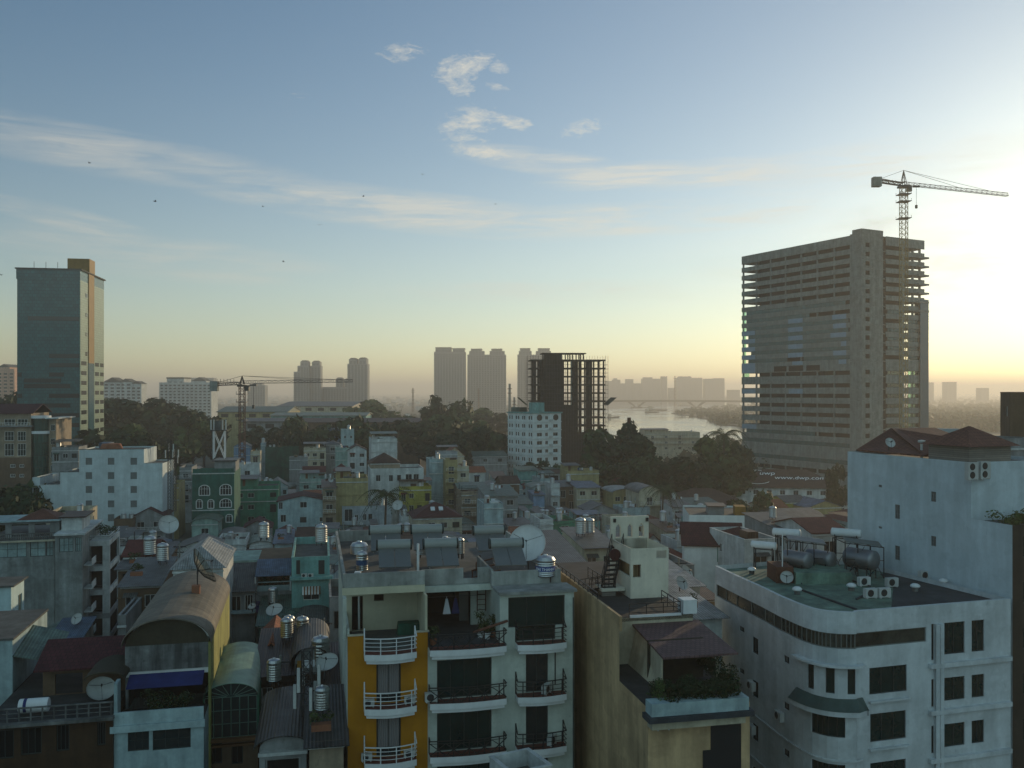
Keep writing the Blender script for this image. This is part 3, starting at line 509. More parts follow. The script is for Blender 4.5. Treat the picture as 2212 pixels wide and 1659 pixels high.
# ---------------- the unfinished concrete tower on the right
def concrete_tower():
    B=Bld('unfinished_concrete_tower','huge unfinished grey concrete tower with open floors, tallest building on the right','high-rise',1861,1997,359,27.5); w=B.w; d=B.V(1602); HT=103.3; LP=B.Z
    v1=B.V(1838); u1=B.U(1905); u2=B.U(1914)
    zts=[99.6-3.7*k for k in range(13)]+[48.9,43.8,39.5,35.4,31.5,27.4,23.4,19.3,12.4,7.9]; oh=1.7
    lv=[HT]+zts+[0]
    def ring(z0,z1,name,label=None):     # spandrel on the left face and both ends, front only beyond the corner block
        m=MB(); m.box(0,.3,v1,d,z0,z1); m.box(0,w,d-.3,d,z0,z1); m.box(u2,w,0,.3,z0,z1); m.box(w-.3,w,3,d,z0,z1); m.build(name,'concrete raw',B.o,label=label)
    prev=HT
    for i,z in enumerate(zts):
        ring(z,prev,'spandrel'); prev=z-oh
    ring(0,prev,'spandrel')
    for i,z in enumerate(zts):            # floor slab at each level, tips sticking out at the open right end
        m=MB(); e=1.4 if i<7 else 0; m.box(.3,w-.3,.3,d-.3,z-oh-.9,z-oh-.6); 
        if e: m.box(w-5,w+e,-1.2,4.5,z-oh-2.3,z-oh-1.6)
        m.build('floor_slab','concrete raw',B.o)
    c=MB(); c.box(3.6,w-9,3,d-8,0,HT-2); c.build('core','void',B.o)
    m=MB(); m.box(.3,w-.3,.3,d-.3,HT-.5,HT-.1); m.build('roof','concrete raw',B.o)
    for q in range(8):
        v=v1+(d-v1)*q/7-.5*(q==7)-.1; m=MB(); m.box(.35,.95,v-.3,v+.35,0,HT-3); m.build('column','concrete raw',B.o)
    for u in (w-6.2,w-1.9): m=MB(); m.box(u,u+.8,.9,1.6,0,HT-2.5); m.build('column','concrete raw',B.o)
    m=MB(); m.box(w-1.9,w-1.1,d-3,d-2.2,0,HT-2.5); m.build('column','concrete raw',B.o)
    # corner block and roof house
    ops=[]; 
    a,b=B.U(1867),B.U(1877)
    for z in zts: ops.append((a,b,z-oh+.1,z+.2))
    cb=MB(); cb.facade((-.6,-.6),(1,0),(0,1),u1+.6,0,HT+.3,[(o[0]+.6,o[1]+.6,o[2],o[3]) for o in ops],.4); cb.facade((-.6,-.6),(0,1),(1,0),v1+.6,0,HT+.3,[],.4); cb.facade((u1,-.6),(0,1),(-1,0),3.6,0,HT+.3,[],.4); cb.box(-.6,u1,-.6+.4,v1,HT-.2,HT+.3); cb.build('corner_block','concrete raw',B.o)
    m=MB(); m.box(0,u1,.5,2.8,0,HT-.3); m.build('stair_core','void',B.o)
    for z in zts: m=MB(); m.box(-.68,u1+.05,-.68,v1,z-oh-1.1,z-oh-.85); m.build('corner_string_course','concrete raw',B.o)
    m=MB(); t=B.Z(1861,494); m.box(-.6,u1,-.6,B.V(1843),HT+.3,t); m.build('roof_house','concrete raw',B.o)
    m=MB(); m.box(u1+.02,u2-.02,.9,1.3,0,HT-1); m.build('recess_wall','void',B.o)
    m=MB(); m.box(B.U(1949),B.U(1953),-.02,.9,0,HT-3); m.build('pilaster','concrete raw',B.o)
    # glazing in the openings of the middle floors
    lf=lambda ox:max(v1+.1,min(d-.4,B.V(ox)))
    def strip(i,a,b,mt='glass blue',nm='glass_strip'):
        z=zts[i]; x0,x1=sorted((lf(a),lf(b))); m=MB(); m.box(.08,.2,x0,x1,z-oh+.02,z-.02); m.build(nm,mt,B.o)
    mat('teal glazing',(.05,.17,.17),.25,var=.25,tile=(2.2,1.8,1),spec=.5)
    for i,a,b in ((6,1612,1826),(7,1612,1748),(8,1612,1832),(9,1616,1832),(10,1616,1835),(11,1622,1835),(12,1616,1700),(12,1736,1835),(20,1602,1835),(21,1622,1835),(19,1612,1760)): strip(i,a,b,'teal glazing')
    for i in (13,): strip(i,1602,1618,'thin green glass'); strip(i,1780,1800,'thin green glass')
    for i in range(6,13): strip(i,1602,1611,'thin green glass' if i!=11 else 'thin green glass')
    m=MB(); x0,x1=B.V(1771),B.V(1672)
    for a,b in ((1672,1699),(1704,1735),(1742,1771)):
        y0,y1=sorted((B.V(a),B.V(b))); m=MB(); m.box(-.04,.05,y0,y1,49.3,51.6); m.build('opening','void',B.o)
    # pale wrapped cladding panels on the spandrels
    def clad(a,b,i,h0=0.,h1=None,mt='panel blue'):
        z0=zts[i]+h0; z1=zts[i]+2.0 if h1 is None else zts[i]+h1; y0,y1=sorted((lf(a),lf(b))); m=MB(); m.box(-.12,-.003,y0,y1,z0,z1); m.build('cladding_panel',mt,B.o)
    mat('panel blue',(.30,.42,.52),.35,var=.12,stain=.15)
    for i in (9,10,11,12): clad(1602,1631,i)
    clad(1602,1631,13,0,4.6)
    for i in (8,9,10,11,12): clad(1703,1734,i)
    clad(1712,1734,13,3.,4.6)
    for i,a in ((8,1798),(9,1800),(10,1794),(11,1817),(12,1800)): clad(a,1828,i)
    clad(1812,1828,13,2.8,4.6); clad(1603,1632,15); clad(1704,1734,15); clad(1602,1634,19)
    # right end: glass bay below the open floors, and panes in the front windows
    gx0,gx1=B.U(1984),B.U(2002); ztop=B.Z(2000,648)
    m=MB(); m.box(gx0,gx1,-.9,-.75,0,ztop); m.box(gx1-.12,gx1,-.75,6,0,ztop); m.build('glass_bay','glass blue',B.o)
    k=0
    for i,z in enumerate(zts):
        if i<7: continue
        for a,b,on in ((1917,1946,i not in (8,12)),(1962,1983,i!=7)):
            if not on: continue
            gl='thin green glass' if (i>=13 and i<20) else 'teal glazing'; o=(B.U(a),B.U(b),z-oh+.02,z-.02)
            window(B.o,o,nx=4,fr='frame dark',gl=gl,depth=.14,fw=.12,sub=False)
    n=MB(); n.box(-.55,w,-.55+.4,-.01,0,.1)
    return B
CT=concrete_tower()
# ---------------- tower cranes
def lattice(mb,p,q,s,n,r=.09,tri=False):
    p=Vector(p);q=Vector(q);d=(q-p).normalized(); a=d.cross(Vector((0,0,1))); a=a.normalized() if a.length>.1 else Vector((1,0,0)); b=a.cross(d)
    cs=[a*s+b*s,a*-s+b*s,a*-s-b*s,a*s-b*s] if not tri else [a*s-b*s*.8,a*-s-b*s*.8,b*s]
    for c in cs: mb.bar(p+c,q+c,r)
    k=len(cs)
    for i in range(n):
        f,g=p.lerp(q,i/n),p.lerp(q,(i+1)/n)
        for j in range(k): mb.bar(f+cs[j],g+cs[(j+1)%k],r*.6,ends=False); mb.bar(g+cs[j],g+cs[(j+1)%k],r*.6,ends=False)
def crane(label,ox,Y,zb,zj,za,vec,cvec,s,ballast,mm,jm,hook=.3,seg=2.,cabside=1):
    """vec: jib tip relative to the mast head, cvec: counter-jib end"""
    X=(ox-CX)/F*Y; rt=empty('tower_crane',(X,Y,zb),0,label,'crane'); h=zj-zb; m=MB(); lattice(m,(0,0,0),(0,0,h),s,int(h/seg),.10); m.build('mast',mm,rt)
    j=MB(); j.box(-s*1.6,s*1.6,-s*1.6,s*1.6,h-.4,h+.3); j.build('slewing_ring','metal dark',rt)
    v=Vector(vec); j=MB(); lattice(j,(0,0,h+1.2),(v.x,v.y,h+1.2+v.z),s*.62,int(v.length/2.2),.08,True); j.build('jib',jm,rt)
    c=Vector(cvec); j=MB(); lattice(j,(0,0,h+.8),(c.x,c.y,h+.8+c.z),s*.5,5,.14); P=c*.55; j.bar((P.x*.3,P.y*.3,h+1.6),(c.x*.9,c.y*.9,h+1.9+c.z),.05)
    for q in range(6): f=.3+q*.12; j.bar((c.x*f,c.y*f,h+1.2),(c.x*f,c.y*f,h+2.4),.05)
    j.build('counter_jib','metal dark',rt)
    j=MB(); j.box(c.x-ballast*.6,c.x+ballast*.6,c.y-ballast*.5,c.y+ballast*.5,h-1.6+c.z,h+2.+c.z); j.build('ballast','concrete raw',rt)
    j=MB(); t=(0,0,za-zb); 
    for a,b in ((s,s),(-s,s),(s,-s),(-s,-s)): j.bar((a*.8,b*.8,h+.5),t,.11)
    for q in range(1,4):
        f=q/4.; k=s*.8*(1-f); z=h+.5+(za-zb-h-.5)*f; j.bar((-k,-k,z),(k,k,z),.06); j.bar((k,-k,z),(-k,k,z),.06)
    j.build('apex','metal dark',rt)
    j=MB(); 
    for f in (.55,.85): j.bar(t,(v.x*f,v.y*f,h+1.8+v.z*f),.055)
    j.bar(t,(c.x*.9,c.y*.9,h+1.4+c.z),.06); j.build('stay_cable','metal dark',rt)
    j=MB(); sx=cabside; j.box(s*1.2*sx,(s*1.2+1.5)*sx,-.9,.9,h-1.9,h+.1); j.build('cab','frame dark',rt)
    p=v*hook; j=MB(); j.box(p.x-1.2,p.x+1.2,p.y-.6,p.y+.6,h-.1,h+.5); hz=h-7; j.bar((p.x,p.y,h),(p.x,p.y,hz),.05); j.box(p.x-.4,p.x+.4,p.y-.3,p.y+.3,hz-1.3,hz); j.build('hook_block','metal dark',rt)
    for z in (h-3.2,h-6,h-12.5): 
        j=MB(); j.box(-s*1.9,s*1.9,-s*1.9,s*1.9,z,z+.25); 
        for a in (-1,1):
            for b in (-1,1): j.bar((a*s*1.8,b*s*1.8,z),(a*s*1.8,b*s*1.8,z+1.2),.05)
        j.build('platform','metal dark',rt)
    return rt
Y=349.; zj=H-(403-HY)/F*Y; za=H-(368-HY)/F*Y
crane('tall yellow-masted tower crane rising in front of the unfinished concrete tower',1952,Y,0,zj,za,((2195-1952)/F*Y*1.0,6,-(418-401)/F*Y),(-(1952-1889)/F*Y,-2,(403-397)/F*Y),1.15,2.6,'yellow paint','metal dark',.12)
Y=325.; crane('low tower crane with a long jib on the left beyond the houses',523,Y,0,H-(833-HY)/F*Y,H-(812-HY)/F*Y,((753-523)/F*Y,8,.6),(-(523-467)/F*Y,-2,-.4),.9,2.2,'rust','metal dark',.1)
# ---------------- the netted concrete frame in the centre
def frame_tower():
    B=Bld('netted_frame_tower','dark unfinished frame tower wrapped in torn netting, tallest in the centre','high-rise',1146,1307,396,3); w=B.w; d=15; ht=B.Z(1225,776); fl=3.6; n=int(ht/fl)
    px=[1146,1155,1166,1176,1186,1210,1218,1226,1235,1247,1252,1260,1264,1273,1281,1293,1297,1305]
    u=[max(0,min(w,B.U(p))) for p in px]; lv=[ht-.3-fl*k for k in range(n+1)]
    for z in lv: m=MB(); m.box(0,w,0,d,z-.3,z+.15); m.box(-.1,w+.1,-.15,0,z-.55,z+.2); m.build('floor_slab','dark net',B.o)
    for i in (1,3,6,8,10,12,15,17):
        for y in (.2,d-.8): m=MB(); m.box(u[i]-.45,u[i]+.15,y,y+.6,0,ht-.4); m.build('column','concrete raw' if i in(8,) else 'dark net',B.o)
    core=MB(); core.box(B.U(1177),B.U(1217),1,d-1,0,ht-.3); core.build('core','dark net',B.o)
    m=MB(); m.box(B.U(1239),B.U(1250),2,8,0,ht-.3); m.build('stair_wall','dark net',B.o)
    m=MB(); m.box(B.U(1156)-.1,B.U(1158),1,d-1,0,ht-.3); m.box(B.U(1166),B.U(1173),1,d-1,0,ht-.3); m.box(B.U(1274),B.U(1280),1,d-1,0,ht-.3); m.build('partition_wall','dark net',B.o)
    lowz=H-(905-HY)/F*396
    m=MB(); m.box(0,B.U(1240),-.5,-.35,0,H-(874-HY)/F*396); m.build('netting','dark net',B.o)
    m=MB(); m.box(B.U(1241),w,-.5,-.35,0,H-(938-HY)/F*396); m.build('netting','dark net',B.o)
    # scaffold all round
    s=MB(); 
    for i in range(31):
        x=-1.2+(w+2.4)*i/30; s.bar((x,-1.1,0),(x,-1.1,ht+1.6),.075,3,ends=False)
    for k in range(int(ht/1.8)): z=1.8*k; s.bar((-1.2,-1.1,z),(w+1.2,-1.1,z),.065,3,ends=False); s.bar((w+1.2,-1.1,z),(w+1.2,d,z),.04,3,ends=False); s.bar((-1.2,-1.1,z),(-1.2,d,z),.04,3,ends=False)
    for y in (2,6,10,14):
        s.bar((w+1.2,y,0),(w+1.2,y,ht+1.6),.05,3,ends=False); s.bar((-1.2,y,0),(-1.2,y,ht+1.6),.05,3,ends=False)
    s.build('scaffold','metal dark',B.o)
    # upper cage
    x0,x1=B.U(1176),B.U(1262); t=B.Z(1225,762); m=MB(); m.box(x0-1,x1+1,.5,d-3,t-.4,t)
    for x in (x0,x0+3,B.U(1226),B.U(1236),B.U(1250),x1-.5): m.box(x,x+.5,1,1.5,ht,t-.4); m.box(x,x+.5,d-4,d-3.5,ht,t-.4)
    m.box(x0+.5,x0+8,1.6,d-5,ht,t-.4); m.build('roof_frame','dark net',B.o)
    z=B.Z(1225,868)
    for a,b,c in ((-1.2,-5,0),(w+1.2,w+5,1)):
        m=MB(); m.solid([(a,-1,z-1.5),(a,d,z-1.5),(b,d,z+1.8),(b,-1,z+1.8)],[(a,-1,z-1.4),(a,d,z-1.4),(b,d,z+1.9),(b,-1,z+1.9)]); m.build('catch_fan','green net',B.o)
frame_tower()
# ---------------- white hotel with round and arched openings
def hotel():
    B=Bld('corner_hotel','pale seven-storey hotel with round top windows below the netted frame tower','hotel',1151,1212,372,36); w=B.w; d=26; ht=B.Z(1180,893); d=max(8,B.V(1097)); fl=3.45
    ops=[];lo=[]
    for k in range(9):
        z=ht-2.6-fl*k
        if z<2: break
        for a,b in ((1160,1171),(1178,1184),(1195,1205)): ops.append((B.U(a),B.U(b),z,z+1.5))
        for a in (1101,1106,1115,1120,1129,1133,1143,1148): v=B.V(a); lo.append((v-.5,v+.5,z,z+1.6))
    shell(w,d,0,ht,front=ops,left=lo).build('wall','clean white',B.o)
    for o in ops: window(B.o,o,nx=2,sub=False)
    for o in lo: window(B.o,o,'left',nx=1,sub=False)
    for k in range(1,9): m=MB(); z=ht-fl*k; m.box(-.25,w+.2,-.25,d,z-.15,z+.1); m.build('string_course','clean white',B.o)
    m=MB(); m.box(-.5,w+.4,-.5,d+.4,ht,ht+.5); m.build('cornice','wall teal',B.o)
    for a in (1165,1200): m=MB(); u=B.U(a); m.lathe([(0,-.3),(1.3,-.3),(1.3,0),(.95,0),(.95,-.12),(0,-.12)],20,(u,0,ht-1.7),'Y'); m.build('round_window',['glass dark'],B.o)
    m=MB(); a,b=B.U(1158,4),B.U(1176,4); m.box(a,b,4,9,ht+.5,ht+4.5); m.build('roof_house','wall teal',B.o)
    m=MB(); m.box(2,6,12,18,ht+.5,ht+2.4); m.build('roof_shed','roof green sheet',B.o)
    for k in range(5): m=MB(); m.box(B.U(1186),B.U(1191),-1,-.25,ht-3.2-fl*k,ht-2.4-fl*k); m.build('awning','wall white',B.o)
hotel()
def water_tank(loc,r=.65,h=1.6,label='',group='stainless water tanks on the roofs',band=False,word=None):
    rt=empty('water_tank',loc,random.uniform(-.3,.3) if not word else -.1,label,'water tank',group); t=MB(); p=[(0,.45),(r,.45)]; n=7
    for i in range(n*2): z=.5+(h-.05)*i/(n*2); p.append((r*(1.0 if i%2 else .965),z))
    p+=[(r,.45+h),(r*.8,.5+h+r*.22),(r*.25,.5+h+r*.38),(r*.22,.5+h+r*.46),(0,.5+h+r*.47)]; t.lathe(p,20); t.build('tank','steel',rt,smooth=False)
    l=MB()
    for a in range(4): c,s=.8*r*math.cos(a*1.57+.78),.8*r*math.sin(a*1.57+.78); l.bar((c,s,0),(c,s,.45),.035)
    l.lathe([(r*.9,.40),(r*1.02,.40),(r*1.02,.45),(r*.9,.45)],16); l.build('stand','metal dark',rt)
    if band:
        b=MB(); b.lathe([(r*1.005,.45+h*.3),(r*1.012,.45+h*.3),(r*1.012,.45+h*.62),(r*1.005,.45+h*.62)],24); bo=b.build('band','tank band' if not word else 'letter blue',rt)
    if word:
        cu=bpy.data.curves.new('txt','FONT'); cu.body=word; cu.size=h*.25; cu.extrude=.004; cu.align_x='CENTER'; tmp=bpy.data.objects.new('txt',cu); COL.objects.link(tmp); bpy.context.view_layer.update()
        me=bpy.data.meshes.new_from_object(tmp.evaluated_get(bpy.context.evaluated_depsgraph_get())); bpy.data.objects.remove(tmp)
        for v in me.vertices: x,y,z=v.co; a=x/(r*1.02); rr=r*1.022+z; v.co=(rr*math.sin(a),-rr*math.cos(a),.45+h*.37+y)
        me.materials.append(M('letter white')); o=bpy.data.objects.new('lettering',me); COL.objects.link(o); o.parent=rt
    return rt
TANK=[None]
def tank(loc,label,s=1.,grp='stainless water tanks on the roofs'):
    if TANK[0] is None: TANK[0]=water_tank((0,0,0),label=label,group=grp); o=TANK[0]; o.location=loc; o.scale=(s,)*3; return o
    o=copy_tree(TANK[0],None,loc,random.uniform(0,6),s,label); o['group']=grp; return o
def dish(loc,r,az,el,label,mesh=False,mast_h=1.2,name='satellite_dish',mt='ac white',mb_only=False):
    """dish opening along +X turned by az, tilted up by el"""
    rt=empty(name,loc,az,label,'satellite dish','satellite dishes on the roofs' if r<.9 else None); f=MB(); n=24; pr=[(0,0)]
    for i in range(1,7): q=r*i/6; pr.append((q,q*q/(r*2.6)))
    pts=[];ce,se=math.cos(el),math.sin(el); hz=mast_h
    def T(x,y,z): return (x*ce-z*se,y,x*se+z*ce+hz)
    m=MB(); m.lathe(pr+[(r*1.0,pr[-1][1]+.03)],n,axis='X'); m.v=[T(*v) for v in m.v]
    if mesh: m.build('reflector','dish mesh',rt)
    else: m.build('reflector',mt,rt,smooth=True)
    s=MB()
    if mesh:
        for i in range(12): a=i*.5236; P=[T(q*q/(r*2.6)-.02,q*math.cos(a),q*math.sin(a)) for q in (0,r/2,r)]; s.bar(P[0],P[1],.03); s.bar(P[1],P[2],.03)
    fx=r*.75
    for a in (0.5,2.6,4.71): s.bar(T(r*.38*.9,r*.9*math.cos(a),r*.9*math.sin(a)),T(fx,0,0),.012)
    s.bar(T(fx-.08,0,0),T(fx+.14,0,0),.07*max(.8,r*.6),8); s.build('feed_arm','metal dark',rt)
    p=MB(); p.bar((-.05,0,0),(-.05,0,hz),.05*max(1,r*.7),6); p.bar((-.05,0,hz*.8),T(-.04,0,0),.05); p.build('post','metal dark',rt); return rt
def dmesh():
    m,t,b=newmat('dish mesh'); nt=t; b.inputs['Base Color'].default_value=(.11,.11,.08,1); b.inputs['Roughness'].default_value=.6; tr=t.nodes.new('ShaderNodeBsdfTransparent'); mx=t.nodes.new('ShaderNodeMixShader'); mx.inputs[0].default_value=.62; o=[n for n in t.nodes if n.type=='OUTPUT_MATERIAL'][0]; t.links.new(tr.outputs[0],mx.inputs[1]); t.links.new(b.outputs[0],mx.inputs[2]); t.links.new(mx.outputs[0],o.inputs[0])
dmesh()
def ac_unit(loc,rz,label,s=1.,parent=None):
    rt=empty('air_conditioner',loc,rz,label,'air conditioner','outdoor air conditioner units'); b=MB(); b.box(-.42*s,.42*s,-.16*s,.16*s,.06,.62*s); b.box(-.35*s,-.28*s,-.18*s,.18*s,0,.06); b.box(.28*s,.35*s,-.18*s,.18*s,0,.06); b.build('case','ac white',rt)
    f=MB(); f.lathe([(0,-.02),(.2*s,-.02),(.23*s,0),(.2*s,.0)],16,(-.08*s,-.165*s,.34*s),'Y'); f.build('fan','metal dark',rt)
    return rt
# ---------------- ordinary houses
def roofmesh(kind,w,d,z,rise,e=.35,t=.12):
    r=MB()
    if kind=='gable':      # ridge runs away from the front
        r.solid([(-e,-e,z-.1),(w/2,-e,z+rise),(w/2,-e,z+rise+t),(-e,-e,z+t-.1)],[(-e,d+e,z-.1),(w/2,d+e,z+rise),(w/2,d+e,z+rise+t),(-e,d+e,z+t-.1)]); r.solid([(w/2,-e,z+rise),(w+e,-e,z-.1),(w+e,-e,z+t-.1),(w/2,-e,z+rise+t)],[(w/2,d+e,z+rise),(w+e,d+e,z-.1),(w+e,d+e,z+t-.1),(w/2,d+e,z+rise+t)])
    elif kind=='side':     # ridge runs along the front
        r.solid([(-e,-e,z-.1),(-e,d/2,z+rise),(-e,d/2,z+rise+t),(-e,-e,z+t-.1)],[(w+e,-e,z-.1),(w+e,d/2,z+rise),(w+e,d/2,z+rise+t),(w+e,-e,z+t-.1)]); r.solid([(-e,d/2,z+rise),(-e,d+e,z-.1),(-e,d+e,z+t-.1),(-e,d/2,z+rise+t)],[(w+e,d/2,z+rise),(w+e,d+e,z-.1),(w+e,d+e,z+t-.1),(w+e,d/2,z+rise+t)])
    elif kind=='hip':
        k=min(w,d)/2*.98; r.add([(-e,-e,z),(w+e,-e,z),(w+e,d+e,z),(-e,d+e,z),(k if w>d else w/2,k if d>=w else d/2,z+rise),(w-k if w>d else w/2,d-k if d>=w else d/2,z+rise)],[(0,1,5,4) if w>d else (0,1,4),(1,2,5) if w>d else (1,2,5,4),(2,3,4,5) if w>d else (2,3,5),(3,0,4) if w>d else (3,0,4,5),(0,3,2,1)])
    elif kind=='shed': r.solid([(-e,-e-.4,z-.15),(w+e,-e-.4,z-.15),(w+e,-e-.4,z-.08),(-e,-e-.4,z-.08)],[(-e,d+e,z+rise),(w+e,d+e,z+rise),(w+e,d+e,z+rise+.07),(-e,d+e,z+rise+.07)])
    elif kind=='barrel':
        n=12; A=[];Bp=[]
        for i in range(n+1):
            a=math.pi*i/n; x=w/2-(w/2+e)*math.cos(a); zz=z+rise*math.sin(a); A.append((x,zz))
        for i in range(n): (x0,a0),(x1,a1)=A[i],A[i+1]; r.solid([(x0,-e,a0),(x1,-e,a1),(x1,-e,a1+.08),(x0,-e,a0+.08)],[(x0,d+e,a0),(x1,d+e,a1),(x1,d+e,a1+.08),(x0,d+e,a0+.08)])
    return r
def gable_fill(mb,kind,w,d,z,rise):
    if kind=='gable': mb.add([(0,0,z),(w,0,z),(w/2,0,z+rise),(0,d,z),(w,d,z),(w/2,d,z+rise)],[(0,1,2),(4,3,5)])
    elif kind=='side': mb.add([(0,0,z),(0,d,z),(0,d/2,z+rise),(w,0,z),(w,d,z),(w,d/2,z+rise)],[(1,0,2),(3,4,5)])
    elif kind=='shed': mb.add([(0,0,z),(0,d,z),(0,d,z+rise),(w,0,z),(w,d,z),(w,d,z+rise)],[(1,0,2),(3,4,5),(1,2,5,4)])
    elif kind=='barrel':
        P=[(w/2-w/2*math.cos(math.pi*i/10),z+rise*math.sin(math.pi*i/10)) for i in range(11)]; mb.poly([(x,0.02,a) for x,a in P]); mb.poly([(x,d,a) for x,a in P][::-1])
EXPL=[]; MET={}
FR=['frame white','frame white','frame dark']
def house(ox0,ox1,oyt,h,yb,d,wall,kind,rm,label,nc=2,rise=1.6,rng=None,a=12,name='house',balc=0,roomy=None,wz=1.3,nr=3,lm=None,stairs=False,reg=True,cat='house',wins=None,Y=None,group=None,skipL=False,win_w=None,mat_=None,canopy=None):
    rng=rng or random; Y=Y or depth_of(oyt,h); B=Bld(name,label,cat,ox0,ox1,Y,a,group=group); w=B.w
    zt=B.Z((ox0+ox1)/2,oyt); z=zt if kind in('flat','open') else zt-(rise if kind in('gable','barrel') else 0)
    if reg: EXPL.append((ox0,ox1,oyt,yb,Y))
    wm=mat_ or ('wall '+wall); hz=z-(.0 if kind!='flat' else 0); front=[];left=[];right=[]
    if wins is not None: front=[B.rect(*q) for q in wins]
    elif nc:
        for r_ in range(nr):
            zz=hz-(1.15 if kind!='flat' else 1.9)-wz-3.3*r_
            if zz<2.5: break
            for c in range(nc):
                cw=win_w or min(1.7,w/nc*.58); u=w*(c+.5)/nc
                if rng.random()<.12: continue
                tall=rng.random()<.25; front.append((u-cw/2,u+cw/2,zz-(.9 if tall else 0),zz+wz))
    lg=None
    if reg is False and wins is None and rng.random()<.5 and hz>5:
        zt_=hz-(.6 if kind!='flat' else 1.35); lg=(.35,w-.35,zt_-2.0,zt_-.05); front=[o for o in front if o[3]<lg[2]-.1]+[lg]
    front=[(max(.12,o[0]),min(w-.12,o[1]),max(.1,o[2]),min(hz-.1,o[3])) for o in front]; front=[o for o in front if o[1]-o[0]>.2 and o[3]-o[2]>.2]
    if not skipL:
        vis=right if (ox0+ox1)/2<700 else left
        for r_ in range(2):
            zz=hz-2.6-3.3*r_
            if zz<2.5 or rng.random()<.35: continue
            for v in (d*.3,d*.68):
                if rng.random()<.6: vis.append((v-.45,v+.45,zz,zz+1.1))
    mb=shell(w,d,0,hz,front,left,right)
    if kind=='flat':
        p=.16; mb.box(p,w-p,p,d-p,hz-1.0,hz-.85); 
        for x0,x1,y0,y1 in ((0,w,0,.003),): pass
        mb.facade((p,p),(1,0),(0,-1),w-2*p,hz-.85,hz,[]); mb.facade((p,d-p),(1,0),(0,1),w-2*p,hz-.85,hz,[]); mb.facade((p,p),(0,1),(-1,0),d-2*p,hz-.85,hz,[]); mb.facade((w-p,p),(0,1),(1,0),d-2*p,hz-.85,hz,[])
        for q in ((0,w,0,p),(0,w,d-p,d),(0,p,p,d-p),(w-p,w,p,d-p)): mb.box(q[0]-.04,q[1]+.04,q[2]-.04 if q[2]==0 else q[2],q[3]+(.04 if q[3]==d else 0),hz,hz+.07)
    else: gable_fill(mb,kind,w,d,z,rise)
    mb.build('wall',wm,B.o)
    for i,o in enumerate(front):
        if lg and abs(o[2]-lg[2])<.02: window(B.o,o,nx=2 if w>4.5 else 1,fr=wm,gl='void',depth=.2,fw=.12,name='loggia',sub=False)
        else: window(B.o,o,nx=2 if o[1]-o[0]>.7 else 1,nz=1,fr=FR[i%3] if wall!='dark green' else 'frame white',gl='glass dark',sub=False)
    if wins is None and not mat_ and rng.random()<.6:
        for k in range(2):
            zz=hz-(1.0 if kind=='flat' else .25)-3.3*k
            if zz>3: m=MB(); m.box(-.06,w+.06,-.22,-.004,zz-.14,zz+.06); m.build('ledge','wall white' if k==0 or rng.random()<.5 else wm,B.o)
    if wins is None and front and rng.random()<.35:
        o=front[0]; m=MB(); e=.15; m.solid([(o[0]-e,-.7,o[3]-.1),(o[1]+e,-.7,o[3]-.1),(o[1]+e,-.7,o[3]-.05),(o[0]-e,-.7,o[3]-.05)],[(o[0]-e,-.006,o[3]+.25),(o[1]+e,-.006,o[3]+.25),(o[1]+e,-.006,o[3]+.3),(o[0]-e,-.006,o[3]+.3)]); m.build('awning','roof '+rng.choice(('green sheet','blue sheet','rusty sheet','grey sheet','red tile')),B.o)
    if kind=='flat' and wins is None and w>3.5 and rng.random()<.6:
        x0=rng.uniform(.3,w*.5); y0=rng.uniform(.5,d*.3); a_,b_,c_=rng.uniform(1.,2.2),rng.uniform(1.,2.4),rng.uniform(.7,1.5); m=MB(); m.box(x0,x0+a_,y0,y0+b_,hz-.8,hz-.8+c_); m.build('roof_shed',rng.choice(('roof rusty sheet','wall grey','wall brown','wall white','roof grey sheet')),B.o)
    for o in left: window(B.o,o,'left',nx=2,sub=False)
    for o in right: window(B.o,o,'right',w=w,nx=2,sub=False)
    if kind=='flat':
        m=MB(); m.box(.165,w-.165,.165,d-.165,hz-.846,hz-.8); m.build('roof','roof '+rm if 'sheet' not in rm else 'roof concrete',B.o)
        if stairs:
            k=w*.48; y0=d*.45; s=MB(); s.box(.17,k,y0,d-.2,hz-.8,hz+1.5); s.build('stair_house',wm,B.o); s=MB(); s.solid([(-.1,y0-1.2,hz+1.45),(k+.3,y0-1.2,hz+1.45),(k+.3,y0-1.2,hz+1.52),(-.1,y0-1.2,hz+1.52)],[(-.1,d,hz+1.9),(k+.3,d,hz+1.9),(k+.3,d,hz+1.97),(-.1,d,hz+1.97)]); s.build('stair_roof','roof '+(rm if 'sheet' in rm else 'grey sheet'),B.o)
            s=MB(); s.box(k*.3,k*.3+.75,y0-.06,y0-.003,hz-.8,hz+1.2); s.build('door','wood',B.o)
    else: roofmesh(kind,w,d,z,rise).build('roof','roof '+rm,B.o)
    for k in range(balc):
        zz=hz-3.3*(k+1)+.1
        if zz<3: break
        m=MB(); m.box(.1,w-.1,-1.0,-.003,zz-.16,zz); m.build('balcony',wm,B.o); rl=MB(); rl.bar((.12,-.97,zz+.9),(w-.12,-.97,zz+.9),.03); rl.bar((.12,-.97,zz+.45),(w-.12,-.97,zz+.45),.02)
        for q in range(int(w/.9)+1): x=.14+(w-.28)*q/max(1,int(w/.9)); rl.bar((x,-.97,zz),(x,-.97,zz+.9),.02)
        rl.build('railing',FR[k%3],B.o)
